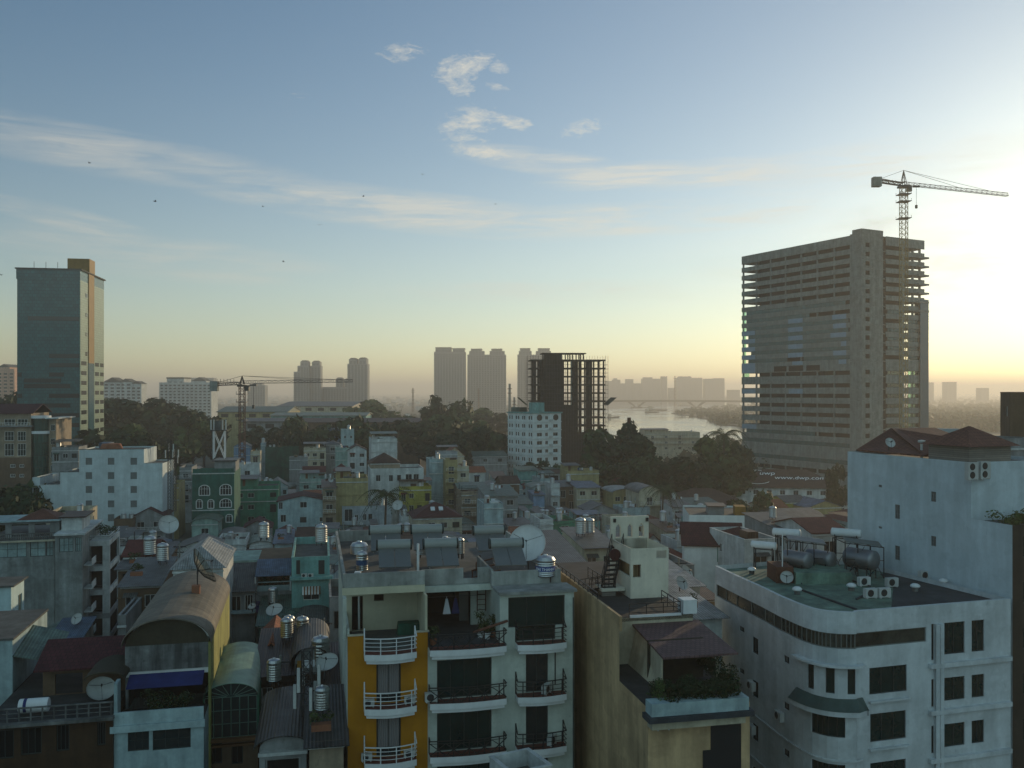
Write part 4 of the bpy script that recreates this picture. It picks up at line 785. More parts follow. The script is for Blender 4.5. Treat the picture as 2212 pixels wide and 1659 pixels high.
    if canopy:
        m=MB(); zz=hz+1.9; m.solid([(-.2,-.5,zz-.25),(w+.2,-.5,zz-.25),(w+.2,-.5,zz-.18),(-.2,-.5,zz-.18)],[(-.2,d*.5,zz+.2),(w+.2,d*.5,zz+.2),(w+.2,d*.5,zz+.27),(-.2,d*.5,zz+.27)]); m.build('canopy','roof '+canopy,B.o)
        m=MB(); 
        for x in (.1,w-.1): m.bar((x,.08,hz),(x,.08,zz-.25),.05); m.bar((x,d*.48,hz-.8),(x,d*.48,zz+.15),.05)
        m.build('canopy_frame','metal dark',B.o)
    B.rise=rise; B.h=hz; B.dd=d; B.kind=kind; return B
# landmarks used to describe the small houses
LM=[(460,1060,'the arch-windowed house'),(210,1050,'the stepped white block'),(655,1110,'the white gable'),(760,1085,'the yellow walls'),(945,1110,'the maroon hip roof'),(850,1010,'the brown hip roof'),(957,1030,'the narrow yellow front'),(1155,1160,'the big dish'),(1260,1030,'the yellow roof terrace'),(1402,1080,'the tall barrel roof'),(1220,1150,'the green house'),(1550,1155,'the long blank wall'),(1535,1180,'the long red roof'),(1730,1030,'the lettered roof'),(1022,1085,'the tan balconies'),(670,1250,'the striped awning'),(325,1130,'the maroon gable'),(440,1135,'the mint canopy'),(1370,1160,'the cream tower'),(520,985,'the blue gable'),(1345,1035,'the brick red roof'),(1155,960,'the corner hotel'),(90,1000,'the office block'),(1080,1110,'the peeling wall')]
HS=[ # ox0,ox1,top,h,visible bottom,depth,wall,kind,roof,label,kwargs
(112,170,966,24,1000,10,'grey','flat','concrete','grey top floor with white balconies behind the stepped white wall',dict(nc=3,canopy='grey sheet',nr=1)),
(362,386,1046,15,1165,12,'yellow','flat','concrete','narrow yellow blank wall between the stepped white wall and dark green house',dict(nc=0)),
(388,414,1010,17,1110,12,'grey','flat','concrete','narrow grey house squeezed left of the dark green arch-windowed house',dict(nc=1,balc=3)),
(506,602,1050,14,1150,14,'green','flat','concrete','wide green house with green awnings right of the arch-windowed house',dict(nc=4,stairs=True)),
(505,540,955,20,997,9,'sky blue','gable','grey sheet','small bright blue gabled house above the green rooftops',dict(nc=1,rise=1.8)),
(508,560,1004,17,1045,9,'white','flat','concrete','white roof room above the wide green house',dict(nc=1)),
(541,562,975,19,1012,8,'cream','flat','concrete','small cream box beside the blue gabled house',dict(nc=1)),
(563,573,957,19,1012,8,'pale blue','flat','concrete','very narrow pale blue wall right of the blue gabled house',dict(nc=0)),
(286,357,1098,13,1165,10,'grey','gable','maroon tile','grey house with a maroon tiled gable and dark balcony',dict(nc=2,rise=2.0,balc=2)),
(246,288,1121,11,1162,9,'brown','flat','rusty sheet','brown brick walled house left of the maroon gabled one',dict(nc=0)),
(414,471,1120,10,1168,9,'mint','barrel','pale green','mint house under an arched pale green canopy',dict(nc=1,rise=1.2)),
(526,585,1125,10,1158,8,'grey','gable','maroon tile','small house with maroon gable in front of the wide green house',dict(nc=1,rise=1.7)),
(474,524,1150,9,1170,8,'grey','barrel','grey sheet','grey round-roofed house left of the small maroon gable',dict(nc=1,rise=.9)),
(600,708,1071,14,1150,11,'pale blue','gable','maroon tile','wide white gabled house with small dark windows',dict(rise=1.3,wins=((648,663,1084,1097),(606,618,1112,1128),(648,662,1117,1129),(690,702,1117,1127),(602,611,1085,1100)))),
(726,795,1033,18,1140,12,'yellow','flat','concrete','tall yellow-walled house beside the dark palm',dict(nc=0,stairs=True)),
(697,726,1052,16,1140,12,'tan','shed','rusty sheet','narrow tan house with rusty roof left of the yellow walls',dict(nc=1,rise=.8,balc=2)),
(739,846,1093,11,1142,9,'lilac','flat','concrete','long low pale house in front of the yellow walls',dict(wins=((766,774,1112,1126),(784,792,1110,1124),(796,804,1110,1124),(744,762,1100,1126)))),
(893,998,1118,11,1168,11,'cream','hip','maroon tile','cream house under a maroon hip roof with two skylights',dict(nc=4,rise=3.0)),
(863,932,1051,14,1080,9,'bright yellow','flat','rusty sheet','low bright yellow house with dark openings at centre',dict(nc=4,canopy='rusty sheet')),
(928,962,992,20,1105,9,'pale blue','flat','concrete','tall narrow pale blue side wall left of the yellow front',dict(nc=0)),
(962,988,994,20,1110,9,'yellow','flat','concrete','tall narrow house with yellow front and white balconies',dict(nc=1,balc=4,nr=4)),
(962,1003,966,21,1000,8,'cream','gable','orange tile','cream house with steep pointed gable and satellite dish',dict(nc=1,rise=3.)),
(988,1013,1008,18,1045,8,'cream','flat','concrete','small cream block right of the tall yellow front',dict(nc=1)),
(945,988,976,20,995,6,'lilac','flat','concrete','dark topped roof room left of the pointed gable',dict(nc=1,canopy='grey sheet')),
(800,915,1012,19,1055,14,'white','flat','grey sheet','wide white building with a row of windows and brown hip roof',dict(wins=((812,822,1026,1040),(840,849,1026,1040),(858,866,1026,1038),(876,890,1024,1038),(893,905,1024,1038)))),
(802,858,948,25,984,14,'white','flat','pale green','white block with green sheet canopy behind the brown hip roof',dict(nc=0,canopy='green sheet')),
(737,765,928,25,970,8,'pale blue','flat','concrete','small pale tower house with two red windows',dict(wins=((743,748,941,947),(756,761,941,947)))),
(725,768,968,20,1000,9,'mint','flat','concrete','mint block below the small pale tower house',dict(nc=0)),
(751,792,962,21,1018,10,'white','gable','brown tile','white gabled house left of the brown hip-roofed building',dict(nc=2,rise=1.8)),
(997,1049,1062,13,1123,10,'tan','flat','brown tile','tan house with deep dark balconies',dict(nc=2,balc=3,canopy='green sheet')),
(1046,1087,1088,16,1160,9,'pale blue','flat','concrete','peeling pale blue blank wall left of the white dish',dict(nc=0)),
(1050,1119,1070,15,1110,12,'grey','shed','green sheet','grey house with green sheet roof behind the peeling wall',dict(nc=2,rise=1.3)),
(625,665,988,17,1012,7,'grey','flat','concrete','grey flat block right of the green netting',dict(nc=0)),
(573,645,966,18,1000,6,'dark green','flat','green sheet','long block screened with dark green netting',dict(nc=0,mat_='green net')),
(656,704,968,19,993,9,'cream','flat','grey sheet','cream house with veranda right of the green netting',dict(nc=3,canopy='grey sheet')),
(700,737,960,20,990,8,'grey','hip','grey sheet','grey hip-roofed house left of the small tower house',dict(nc=1,rise=1.2)),
(647,732,1034,13,1062,10,'mint','flat','concrete','wide mint coloured low house with flat roof',dict(nc=3,stairs=True)),
(722,754,1018,15,1040,7,'brown','hip','red tile','small dark house with pointed red hip roof',dict(nc=0,rise=2.2)),
(655,702,1020,14,1035,8,'brown','side','red tile','low house with long red tile roof at left centre',dict(nc=2,rise=1.6)),
(1000,1096,985,14,1010,18,'grey','side','green sheet','long low shed with green sheet roof left of the hotel',dict(nc=3,rise=1.4,nr=1)),
(1012,1048,1020,14,1042,8,'white','side','orange tile','white house with small orange tile roof',dict(nc=1,rise=1.5)),
(990,1053,1054,13,1064,9,'brown','side','pale green','house with a pale green sheet roof at centre',dict(nc=2,rise=1.)),
(1054,1084,1044,15,1068,9,'cream','gable','grey sheet','cream house with an arched pediment front',dict(nc=2,rise=1.)),
(1084,1122,1044,15,1070,9,'brown','side','brown tile','dark red house with brown tile roof right of the pediment house',dict(nc=1,rise=1.6)),
(1225,1294,1017,15,1050,9,'yellow','flat','concrete','yellow roof-terrace house with water tank',dict(nc=0,stairs=True)),
(1120,1162,1015,14,1040,8,'teal','shed','green sheet','teal box house left of the yellow one',dict(nc=0,rise=.6)),
(1150,1196,1048,13,1075,9,'pale blue','barrel','pale green','pale blue house with low arched sheet roof',dict(nc=2,rise=.9)),
(1152,1176,1068,12,1085,6,'sky blue','shed','blue sheet','tiny house with bright blue tarpaulin roof',dict(nc=0,rise=.5)),
(1190,1209,1045,14,1112,8,'white','flat','concrete','slim white block with stacked balconies',dict(nc=1,balc=3)),
(1207,1262,1050,13,1078,8,'brown','shed','grey sheet','dark open verandah under grey sheeting',dict(nc=3,rise=.7)),
(1246,1296,1052,13,1082,9,'cream','shed','blue sheet','cream verandah house with lilac sheet roof',dict(nc=2,rise=.8)),
(1325,1381,1056,13,1095,10,'yellow','barrel','white sheet','yellow house with bright white arched roof',dict(nc=3,rise=1.)),
(1381,1426,1051,15,1112,11,'cream','barrel','grey sheet','tall cream house with grey barrel roof',dict(nc=1,rise=1.7,balc=1)),
(1195,1247,1126,13,1175,9,'green','flat','concrete','bright green house right of the white roof dish',dict(wins=((1212,1229,1136,1150),(1213,1229,1163,1174)))),
(1166,1195,1122,14,1178,9,'white','flat','concrete','white side house joined to the bright green one',dict(nc=0)),
(1247,1296,1150,10,1178,9,'green','shed','brown tile','lower green house with brown sloping roof',dict(nc=1,rise=1.2)),
(1345,1404,1097,10,1116,8,'pale blue','flat','concrete','pale blue low house below the barrel roofs',dict(nc=2)),
(1453,1498,1094,11,1118,8,'white','shed','grey sheet','white columned house right of the barrel roofs',dict(nc=2,rise=.8)),
(1492,1560,1092,11,1112,9,'brown','shed','green sheet','brown house with pale green sheet roof',dict(nc=3,rise=1.)),
(1462,1520,1168,9.5,1195,9,'white','flat','concrete','low white yard wall house left of the red roof',dict(nc=0)),
(1697,1745,1084,11,1118,9,'bright yellow','side','grey sheet','yellow house with grey roof below the lettered roof',dict(nc=2,rise=1.2)),
(1745,1818,1082,12,1120,10,'yellow','gable','blue sheet','yellow house under a big pale blue gable roof',dict(nc=2,rise=1.6)),
(1655,1700,1096,10,1115,9,'cream','side','orange tile','cream house with orange tile roof right of the round tree',dict(nc=2,rise=1.5)),
(1395,1512,934,17,968,14,'cream','flat','concrete','riverside terrace house with rooftop frame and tanks',dict(nc=4,stairs=True,balc=2,a=8)),
(260,345,925,12,948,14,'cream','hip','orange tile','villa with orange hip roofs in front of the wooded rise',dict(nc=3,rise=3)),
(1270,1330,1090,11,1112,9,'grey','gable','grey sheet','grey gabled shed left of the white arched roof',dict(nc=1,rise=1.5)),
(1100,1150,1088,12,1112,10,'teal','shed','green sheet','teal house with green sheeting above the white dish',dict(nc=1,rise=1.)),
(100,182,1108,18,1125,10,'cream','flat','grey sheet','cream terrace room in front of the stepped wall base',dict(nc=1)),
(470,532,1166,10,1196,9,'white','flat','concrete','small white terrace house with arched pergola',dict(nc=1,stairs=False)),
(381,470,1170,12,1200,10,'white','gable','grey sheet','white gable end with grey roof behind the large mesh dish',dict(nc=0,rise=1.4)),
(532,628,1205,9,1245,8,'tan','side','rusty sheet','tan house under a rusty tiled lean-to',dict(nc=2,rise=1.)),
]
def mkexpl():
    for h in HS:
        kw=h[10]; B=house(*h[:10],**kw); MET[h[9]]=B
        EXB.append((B,h))
EXB=[]; mkexpl()
# second roof piece: brown hip roof room on the wide white building
B=house(800,864,1000,20.2,1003,9,'tan','hip','brown tile','brown hip-roofed roof room over the wide white building',nc=0,rise=2.6,Y=depth_of(1012,19)+2.5); EXB.append((B,None))
sk=[b for b,h in EXB if h and 'two skylights' in h[9]][0]
for q in (.38,.55): m=MB(); w=sk.w; m.solid([(w*q,2.2,sk.h+1.35),(w*q+1,2.2,sk.h+1.35),(w*q+1,3.3,sk.h+1.95),(w*q,3.3,sk.h+1.95)],[(w*q,2.2,sk.h+1.55),(w*q+1,2.2,sk.h+1.55),(w*q+1,3.3,sk.h+2.15),(w*q,3.3,sk.h+2.15)]); m.build('skylight','paint white',sk.o)
# roofs of the old compound on the right
def bigroof(label,ox0,ox1,oyt,h,d,wall,rm,rise,a=12,name='long_roofed_building',nw=8,yb=None):
    Y=depth_of(oyt,h); B=Bld(name,label,'building',ox0,ox1,Y,a); w=B.w; ops=[(w*(i+.3)/nw,w*(i+.7)/nw,h-2.3,h-.8) for i in range(nw)]
    mb=shell(w,d,0,h,ops); mb.build('wall','wall '+wall,B.o)
    for o in ops: window(B.o,o,nx=2,sub=False)
    roofmesh('hip',w,d,h,rise,e=.9).build('roof','roof '+rm,B.o); EXPL.append((ox0,ox1,oyt-20,yb or oyt+10,Y)); B.h=h; B.dd=d; B.rise=rise; return B
bigroof('long low building under a brick red hipped roof at right centre',1296,1408,1058,8,14,'tan','red tile',3.4,a=3,yb=1062)
bigroof('dark brown hip-roofed hall in front of the lettered roof',1441,1615,1092,7,18,'brown','brown tile',4.2,a=-3,yb=1092)
bigroof('low shed with pale green roof behind the dark brown hall',1478,1612,1040,8,10,'teal','pale green',1.4,a=-5,yb=1042)
LR=bigroof('white walled hall whose brown roof carries white lettering',1590,1822,1052,9,20,'white','brown tile',5.2,a=-9,yb=1078)
bigroof('small hall with brown roof squeezed beside the pale tall wall',1772,1850,1092,7,9,'white','rusty sheet',1.6,a=8,nw=4,yb=1108)
def roof_text(B,body,u0,v,size,name='lettering'):
    th=math.atan2(B.rise,B.dd/2); cu=bpy.data.curves.new('txt','FONT'); cu.body=body; cu.size=size; cu.extrude=.01; cu.shear=.2; cu.offset=.0; o=bpy.data.objects.new('txt',cu); COL.objects.link(o); bpy.context.view_layer.update()
    me=bpy.data.meshes.new_from_object(o.evaluated_get(bpy.context.evaluated_depsgraph_get())); bpy.data.objects.remove(o); me.materials.append(M('letter white')); c,s=math.cos(th),math.sin(th)
    for q in me.vertices: x,y,z=q.co; q.co=(u0+x,v+y*c-z*s,B.h+v/(B.dd/2)*B.rise+y*s+z*c+.28)
    k=bpy.data.objects.new(name,me); COL.objects.link(k); k.parent=B.o
roof_text(LR,'uwp',LR.U(1640,6),6.4,3.0); roof_text(LR,'www.dwp.com',LR.U(1672,5),4.2,2.7)
m=MB(); th=math.atan2(LR.rise,LR.dd/2)
pts=[]
for i in range(28):
    a=R(38)+R(250)*i/27; x=LR.U(1634,5)+5.2*math.cos(a+.5); y=5.+3.7*math.sin(a+.5); pts.append((max(x,.6),y,LR.h+y/(LR.dd/2)*LR.rise+.35))
pts+=[(LR.w*.30,8.1,LR.h+8.1/(LR.dd/2)*LR.rise+.35)] if 0 else []
for a,b in zip(pts,pts[1:]): m.bar(a,b,.09)
m.build('logo_ring','letter white',LR.o)
# ---------------- filler houses between the named ones
rngF=random.Random(5); AUTO=[]
def filler():
    Y=104.
    n=0
    cols=['white','pale blue','cream','mint','grey','tan','white','pale blue','lilac','grey','grey','white','pale blue','brown','plaster','teal','white']; roofs=[('flat','concrete'),('flat','concrete'),('flat','grey sheet'),('shed','grey sheet'),('shed','rusty sheet'),('gable','grey sheet'),('gable','red tile'),('side','brown tile'),('barrel','pale green'),('hip','red tile'),('shed','green sheet'),('side','orange tile'),('shed','blue sheet'),('flat','concrete')]
    while Y<335:
        ox=-30+rngF.uniform(0,30)
        while ox<1850:
            wm=rngF.uniform(3.4,6.4); a=rngF.choice((12,12,10,14,16,-2)); wpx=wm*F/(Y*1.03); ox1=ox+wpx; X=(ox-CX)/F*Y
            h=rngF.uniform(7.5,13.5) if Y>150 else rngF.uniform(7,11)
            # keep clear of what the photograph shows behind
            need=HY+(H-h)*F/Y
            lim=lambda t: H-(t-HY)*Y/F
            for e in EXPL+KEEP:
                if e[4]>Y-2 and e[0]<ox1+4 and e[1]>ox-4: h=min(h,lim(e[3]+3)-.6)
            ok=h>4.6; dd=rngF.uniform(8,12.5)
            for e in EXPL+SOL:                 # no overlap with the footprints of named buildings
                if abs(e[4]-Y)<13 and e[0]<ox1+2 and e[1]>ox-2 and e[4]-Y>-12: ok=ok and (e[4]-Y)>=dd+1 if e[4]>Y else False
            oy=HY+(H-h)*F/Y
            if ok and not(ox>1280 and Y>215) and not (ox>560 and ox<1110 and Y>300) and not (ox<120 and Y>150) and not (ox<410 and Y>185):
                k,rm=rngF.choice(roofs); c=rngF.choice(cols); rise=rngF.uniform(.6,1.8) if k!='shed' else rngF.uniform(.4,1.2)
                oyt=oy if k in('flat','shed','hip','side') else oy
                B=house(ox,ox1-3,oyt,h,oy+30,dd,c,k,rm,None,nc=rngF.choice((1,2,2,3)),rise=rise,rng=rngF,a=a,reg=False,Y=Y,balc=rngF.choice((0,0,1,2)),stairs=rngF.random()<.45 and h>6,nr=2,group='town houses packed between the larger buildings',canopy=rngF.choice((None,None,None,'grey sheet','blue sheet','green sheet')) if k=='flat' else None)
                AUTO.append((B,c,k,rm,(ox+ox1)/2,oy,Y,wpx)); n+=1
            ox=ox1+rngF.choice((0,0,1,8))
        Y+=12.+Y*.012
    return n
KEEP=[(0,120,880,1100,260),(70,352,970,1112,210),(415,506,1005,1125,225),(1819,2212,975,1330,62),(630,712,1183,1330,105),(550,630,1208,1330,110),(482,552,1215,1340,110),(0,250,1150,1340,125),(1489,1619,1113,1205,150),(1462,1606,1133,1215,140),(265,480,1240,1500,85),(745,1240,1200,1600,70),(1320,1445,1117,1290,65),(1545,1850,1228,1600,75)]
SOL=[(-20,60,0,0,260),(70,352,0,0,210),(415,506,0,0,225),(1489,1619,0,0,150),(1462,1606,0,0,140),(0,255,0,0,128),(482,712,0,0,108)]
print('filler',filler())
# labels for the small houses: what they look like and the nearest landmark
def describe():
    rn={'concrete':'','grey sheet':'grey','rusty sheet':'rusty','red tile':'red tile','brown tile':'brown tile','pale green':'pale green','green sheet':'green','orange tile':'orange tile','blue sheet':'blue'}
    kn={'flat':'flat roof','shed':'sloping {} roof','gable':'gabled {} roof','side':'pitched {} roof','barrel':'arched {} roof','hip':'hipped {} roof'}
    D={}
    for B,c,k,rm,ox,oy,Y,wpx in AUTO:
        l=min(LM,key=lambda l:(l[0]-ox)**2+(l[1]-oy)**2); dx,dy=ox-l[0],oy-l[1]; pos=('right of' if dx>0 else 'left of') if abs(dx)>abs(dy)*1.1 else ('below' if dy>0 else 'above')
        s=f"{c} house with {kn[k].format(rn[rm])} {pos} {l[2]}".replace('  ',' '); D.setdefault(s,[]).append((dx*dx+dy*dy,B))
    od=['closest','second closest','third closest','fourth closest','fifth closest','sixth closest']
    for s,v in D.items():
        v.sort(key=lambda t:t[0])
        for i,(q,B) in enumerate(v): B.o['label']=s if len(v)==1 else s.replace(' house',' house ('+od[min(i,5)]+')',1).replace('(','').replace(')','') if 0 else f"{od[min(i,5)]} {s}" if len(v)>1 else s
describe()
mat('bay glass',(.02,.09,.07),.12,var=.2,tile=(1.1,3.6,1),spec=.7)
mat('blank white',(.60,.68,.69),.85,var=.06,stain=.2)
mat('blank blue',(.58,.68,.72),.85,var=.05,stain=.22)
mat('louvre',(.25,.23,.20),.7,var=.1,tile=(6,.16,1))
mat('hip tile',(.22,.085,.055),.75,tile=(.3,.38),var=.14,stain=.2)
mat('solar tank',(.26,.28,.265),.4,var=.05)
mat('pale panel',(.14,.25,.20),.7,var=.05,stain=.1)
mat('tenement wall',(.42,.47,.46),.9,var=.16,stain=.5,streak=.45,nscale=.3)
mat('curtain pane',(.30,.42,.42),.3,var=.25,spec=.4)
mat('barrel skin',(.27,.24,.19),.7,var=.15,stain=.3,tile=(30,.32))
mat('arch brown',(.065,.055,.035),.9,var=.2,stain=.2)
mat('side yellow',(.42,.42,.14),.85,var=.12,stain=.35)
mat('canopy green',(.24,.40,.31),.45,var=.1,stain=.3)
mat('pale bars',(.10,.17,.14),.5,var=0)
mat('house brown',(.085,.045,.02),.85,var=.15,stain=.45)  # brown darkened so the colour carries the street shade
mat('rail black',(.012,.014,.016),.5,var=0)
mat('orange wall',(.45,.185,.003),.85,var=.06,stain=.15)
mat('cream wall',(.55,.52,.38),.85,var=.05,stain=.15)
mat('old white',(.50,.53,.50),.9,var=.08,stain=.5,streak=.45)
mat('front white',(.66,.72,.64),.85,var=.08,stain=.3,streak=.5)
mat('villa cream',(.70,.49,.27),.85,var=.08,stain=.4)
mat('tower cream',(.74,.69,.56),.85,var=.05,stain=.2)
mat('deck dark',(.07,.07,.07),.8,var=.2,stain=.4)
mat('pavilion tile',(.15,.085,.085),.75,tile=(.3,.34),var=.12)
mat('round white',(.72,.78,.80),.85,var=.08,stain=.3,streak=.55)
mat('strip glass',(.07,.075,.06),.25,var=.4,spec=.5)
mat('strip frame',(.13,.14,.13),.5,var=0)
mat('green skirt',(.07,.12,.11),.7,var=.1,stain=.3)
# ================= larger buildings in the middle distance
def office_left():
    B=Bld('brown_office_block','old office block with brown lower floors and dark red roof, left edge','office building',-30,67,262,12); w=B.w; d=18; ht=B.Z(40,893); zb=B.Z(40,988); fl=4.0
    ops=[]
    for a,b,y0,y1 in ((2,12,1040,1055),(22,33,1040,1055),(42,52,1040,1055),(22,33,1003,1010),(42,52,1003,1010),(22,33,1024,1031),(42,52,1024,1031),(-20,-8,1003,1010)): ops.append(B.rect(a,b,y0,y1) if y0<1038 else None)
    ops=[o for o in ops if o]; up=[B.rect(a,b,y0,y1) for a,b in ((-24,-2),(10,30),(38,56)) for y0,y1 in ((932,952),(958,985))]; top=[B.rect(a,b,905,918) for a,b in ((-20,0),(9,33),(38,60))]
    shell(w,d,0,zb,ops).build('lower_wall','wall brown',B.o); shell(w,d,zb,ht,up+top).build('upper_wall','wall tan',B.o)
    for o in ops+up+top: window(B.o,o,nx=3,nz=2 if o[3]-o[2]>2 else 1,gl='glass green',sub=False,fw=.1)
    m=MB(); m.box(-.5,w+.6,-1.2,d,B.Z(40,922),B.Z(40,922)+.4); m.build('ledge','wall grey',B.o); roofmesh('side',w,d,ht,2.6,e=.8).build('roof','roof maroon tile',B.o)
    m=MB(); m.bar((0,-1.15,B.Z(40,922)+1.2),(w,-1.15,B.Z(40,922)+1.2),.05)
    for i in range(16): x=w*i/15; m.bar((x,-1.15,B.Z(40,922)+.4),(x,-1.15,B.Z(40,922)+1.2),.04)
    m.build('railing','frame white',B.o)
    c=MB(); u0,u1=B.U(67),B.U(103); r=(u1-u0)/2; zt=B.Z(85,898); c.lathe([(r,0),(r,zt-.8),(0,zt-.8)],28,(u0+r,r*.7,0)); c.build('glass_bay','bay glass',B.o,smooth=False); c=MB(); c.lathe([(r+.01,zt-.79),(r+.5,zt-.79),(r+.5,zt),(0,zt)],28,(u0+r,r*.7,0)); c.build('bay_band','paint white',B.o); c=MB(); c.lathe([(r+.02,zt-5.3),(r+.35,zt-5.3),(r+.35,zt-4.5),(r+.02,zt-4.5)],28,(u0+r,r*.7,0)); c.build('bay_band','paint white',B.o)
    c=MB(); c.box(u1+.02,B.U(119),1,d,0,zt-1); c.build('side_wing','wall tan',B.o); c=MB(); c.box(u1-.5,B.U(128),-.8,d,zt-.95,zt-.6); c.build('wing_roof','wall white',B.o)
    for k in range(4): z=zt-4.5-4*k; o=(u1+.6,B.U(117),z,z+1.8); window(B.o,o,plane=.9,depth=.05,sub=False,gl='glass green')
office_left()
def stepped():
    B=Bld('stepped_white_block','white blank wall stepping up in the middle with grey square windows','apartment block',70,352,210,9); w=B.w; d=14; prof=[(70,1043),(130,1018),(172,971),(311,971),(311.1,1001),(352,1001)]; d=13
    segs=[(70,86,1032),(86,130,1048),(130,171,1020),(171,311,971),(311,351,1001)]; ws=[(a,b,y0,y0+15) for a,b in ((185,199),(233,247),(282,296)) for y0 in (989,1020,1050,1081,1111)]
    for i,(a,b,oy) in enumerate(segs):
        x0,x1=B.U(a),B.U(b); zt=B.Z((a+b)/2,oy); ops=[B.rect(*q) for q in ws if a<q[0]<b]; 
        if i==0: ops=[(x0+.2,x1-.05,z,z+2.) for z in (B.Z(78,1072),B.Z(78,1105))]
        mb=MB(); mb.facade((x0,0),(1,0),(0,1),x1-x0,0,zt,[(o[0]-x0,o[1]-x0,o[2],o[3]) for o in ops],.25); mb.facade((x0,0),(0,1),(1,0),d,0,zt,[]); mb.facade((x1,0),(0,1),(-1,0),d,0,zt,[]); mb.facade((x0,d),(1,0),(0,-1),x1-x0,0,zt,[]); mb.build('wall','clean pale blue' if 0 else 'blank white',B.o)
        m=MB(); m.box(x0+.05,x1-.05,.2,d-.05,zt-.5,zt-.3); m.build('roof','roof concrete',B.o)
        m=MB(); m.box(x0,x1,-.05,.16,zt,zt+.12); m.build('coping','roof concrete' if i in(2,3) else 'wall white',B.o)
        for o in ops: window(B.o,o,nx=3,nz=3,fr='screen grey',gl='screen grey' if i else 'void',sub=False,fw=.05)
    m=MB(); z=B.Z(240,971); m.lathe([(0,0),(2.6,0),(2.1,1.2),(0,1.3)],24,(B.U(232),3.4,z)); m.build('roof_cover','terracotta',B.o); m=MB(); m.box(B.U(203),B.U(226),4,8,z,z+1.4); m.build('roof_shed','roof blue sheet',B.o)
stepped()
def arch_window(B,op,arch=True,parts=2):
    u0,u1,z0,z1=op; m=MB(); cx=(u0+u1)/2; r=(u1-u0)/2; n=10; k=z1-r*.75 if arch else z1; P=[(u0,z0)]+[(cx-r*math.cos(math.pi*i/n),k+r*.75*math.sin(math.pi*i/n)) for i in range(n+1)]+[(u1,z0)]
    for (a,b),(c,d_) in zip(P,P[1:]+P[:1]): m.bar((a,-.06,b),(c,-.06,d_),.09)
    for i in range(1,parts): x=u0+(u1-u0)*i/parts; m.bar((x,-.04,z0),(x,-.04,k+r*.5),.035)
    m.bar((u0,-.04,k),(u1,-.04,k),.035); f=m.build('window','frame white',B.o); g=MB(); g.poly([(x,-.02,z) for x,z in P]); g.build('pane','glass dark',f)
def arch_house():
    B=Bld('arch_windowed_house','dark green house with white arched windows','house',415,506,225,11); w=B.w; d=15; ht=B.Z(460,1021); shell(w,d,0,ht).build('wall','wall dark green',B.o)
    for q in ((430,453,1048,1070),(475,500,1046,1069),(424,437,1079,1098),(449,462,1079,1098),(475,500,1077,1096),(430,446,1113,1128),(488,502,1111,1128)): arch_window(B,B.rect(*q),True,4 if q[1]-q[0]>16 else 2)
    for oy in (1024,1103): m=MB(); z=B.Z(460,oy); m.box(-.1,w+.1,-.12,-.003,z,z+.25); m.build('string_course','wall white',B.o)
    m=MB(); x0=B.U(460); m.box(x0,w,3,12,ht,B.Z(480,996,3)); m.build('roof_house','wall grey',B.o); m=MB(); m.box(.1,w-.1,.1,.25,ht,ht+1)
    m.build('parapet','wall dark green',B.o); m=MB(); m.box(x0-.5,w+.4,2.4,12.4,B.Z(480,996,3),B.Z(480,996,3)+.2); m.build('roof','roof grey sheet',B.o)
arch_house()
def antenna_stand():
    Y=236.; X=(474-CX)/F*Y; z0=H-(990-HY)/F*Y; rt=empty('antenna_stand',(X,Y,z0),.2,'white lattice stand with panel antennas above the dark green house','antenna stand'); zt=(990-930)/F*Y; m=MB()
    for a in (-1.4,1.4):
        for b in (-1.2,1.2): m.bar((a,b,0),(a,b,zt),.1)
    for a in (-1.4,1.4): m.bar((a,-1.2,0),(-a,-1.2,zt),.08); m.bar((a,1.2,0),(-a,1.2,zt),.08)
    m.build('frame','paint white',rt); m=MB(); m.box(-2,2,-1.6,1.6,zt,zt+.2); m.build('platform','metal dark',rt)
    for a in (-1.9,-1.2,1.,1.8): m=MB(); m.box(a-.14,a+.14,-1.75,-1.5,zt+.3,zt+2.9); m.build('antenna_panel','ac white',rt)
    m=MB(); m.box(-1,.7,-1,1,zt+.2,zt+2.6); m.build('cabinet','plaster grey',rt)
antenna_stand()
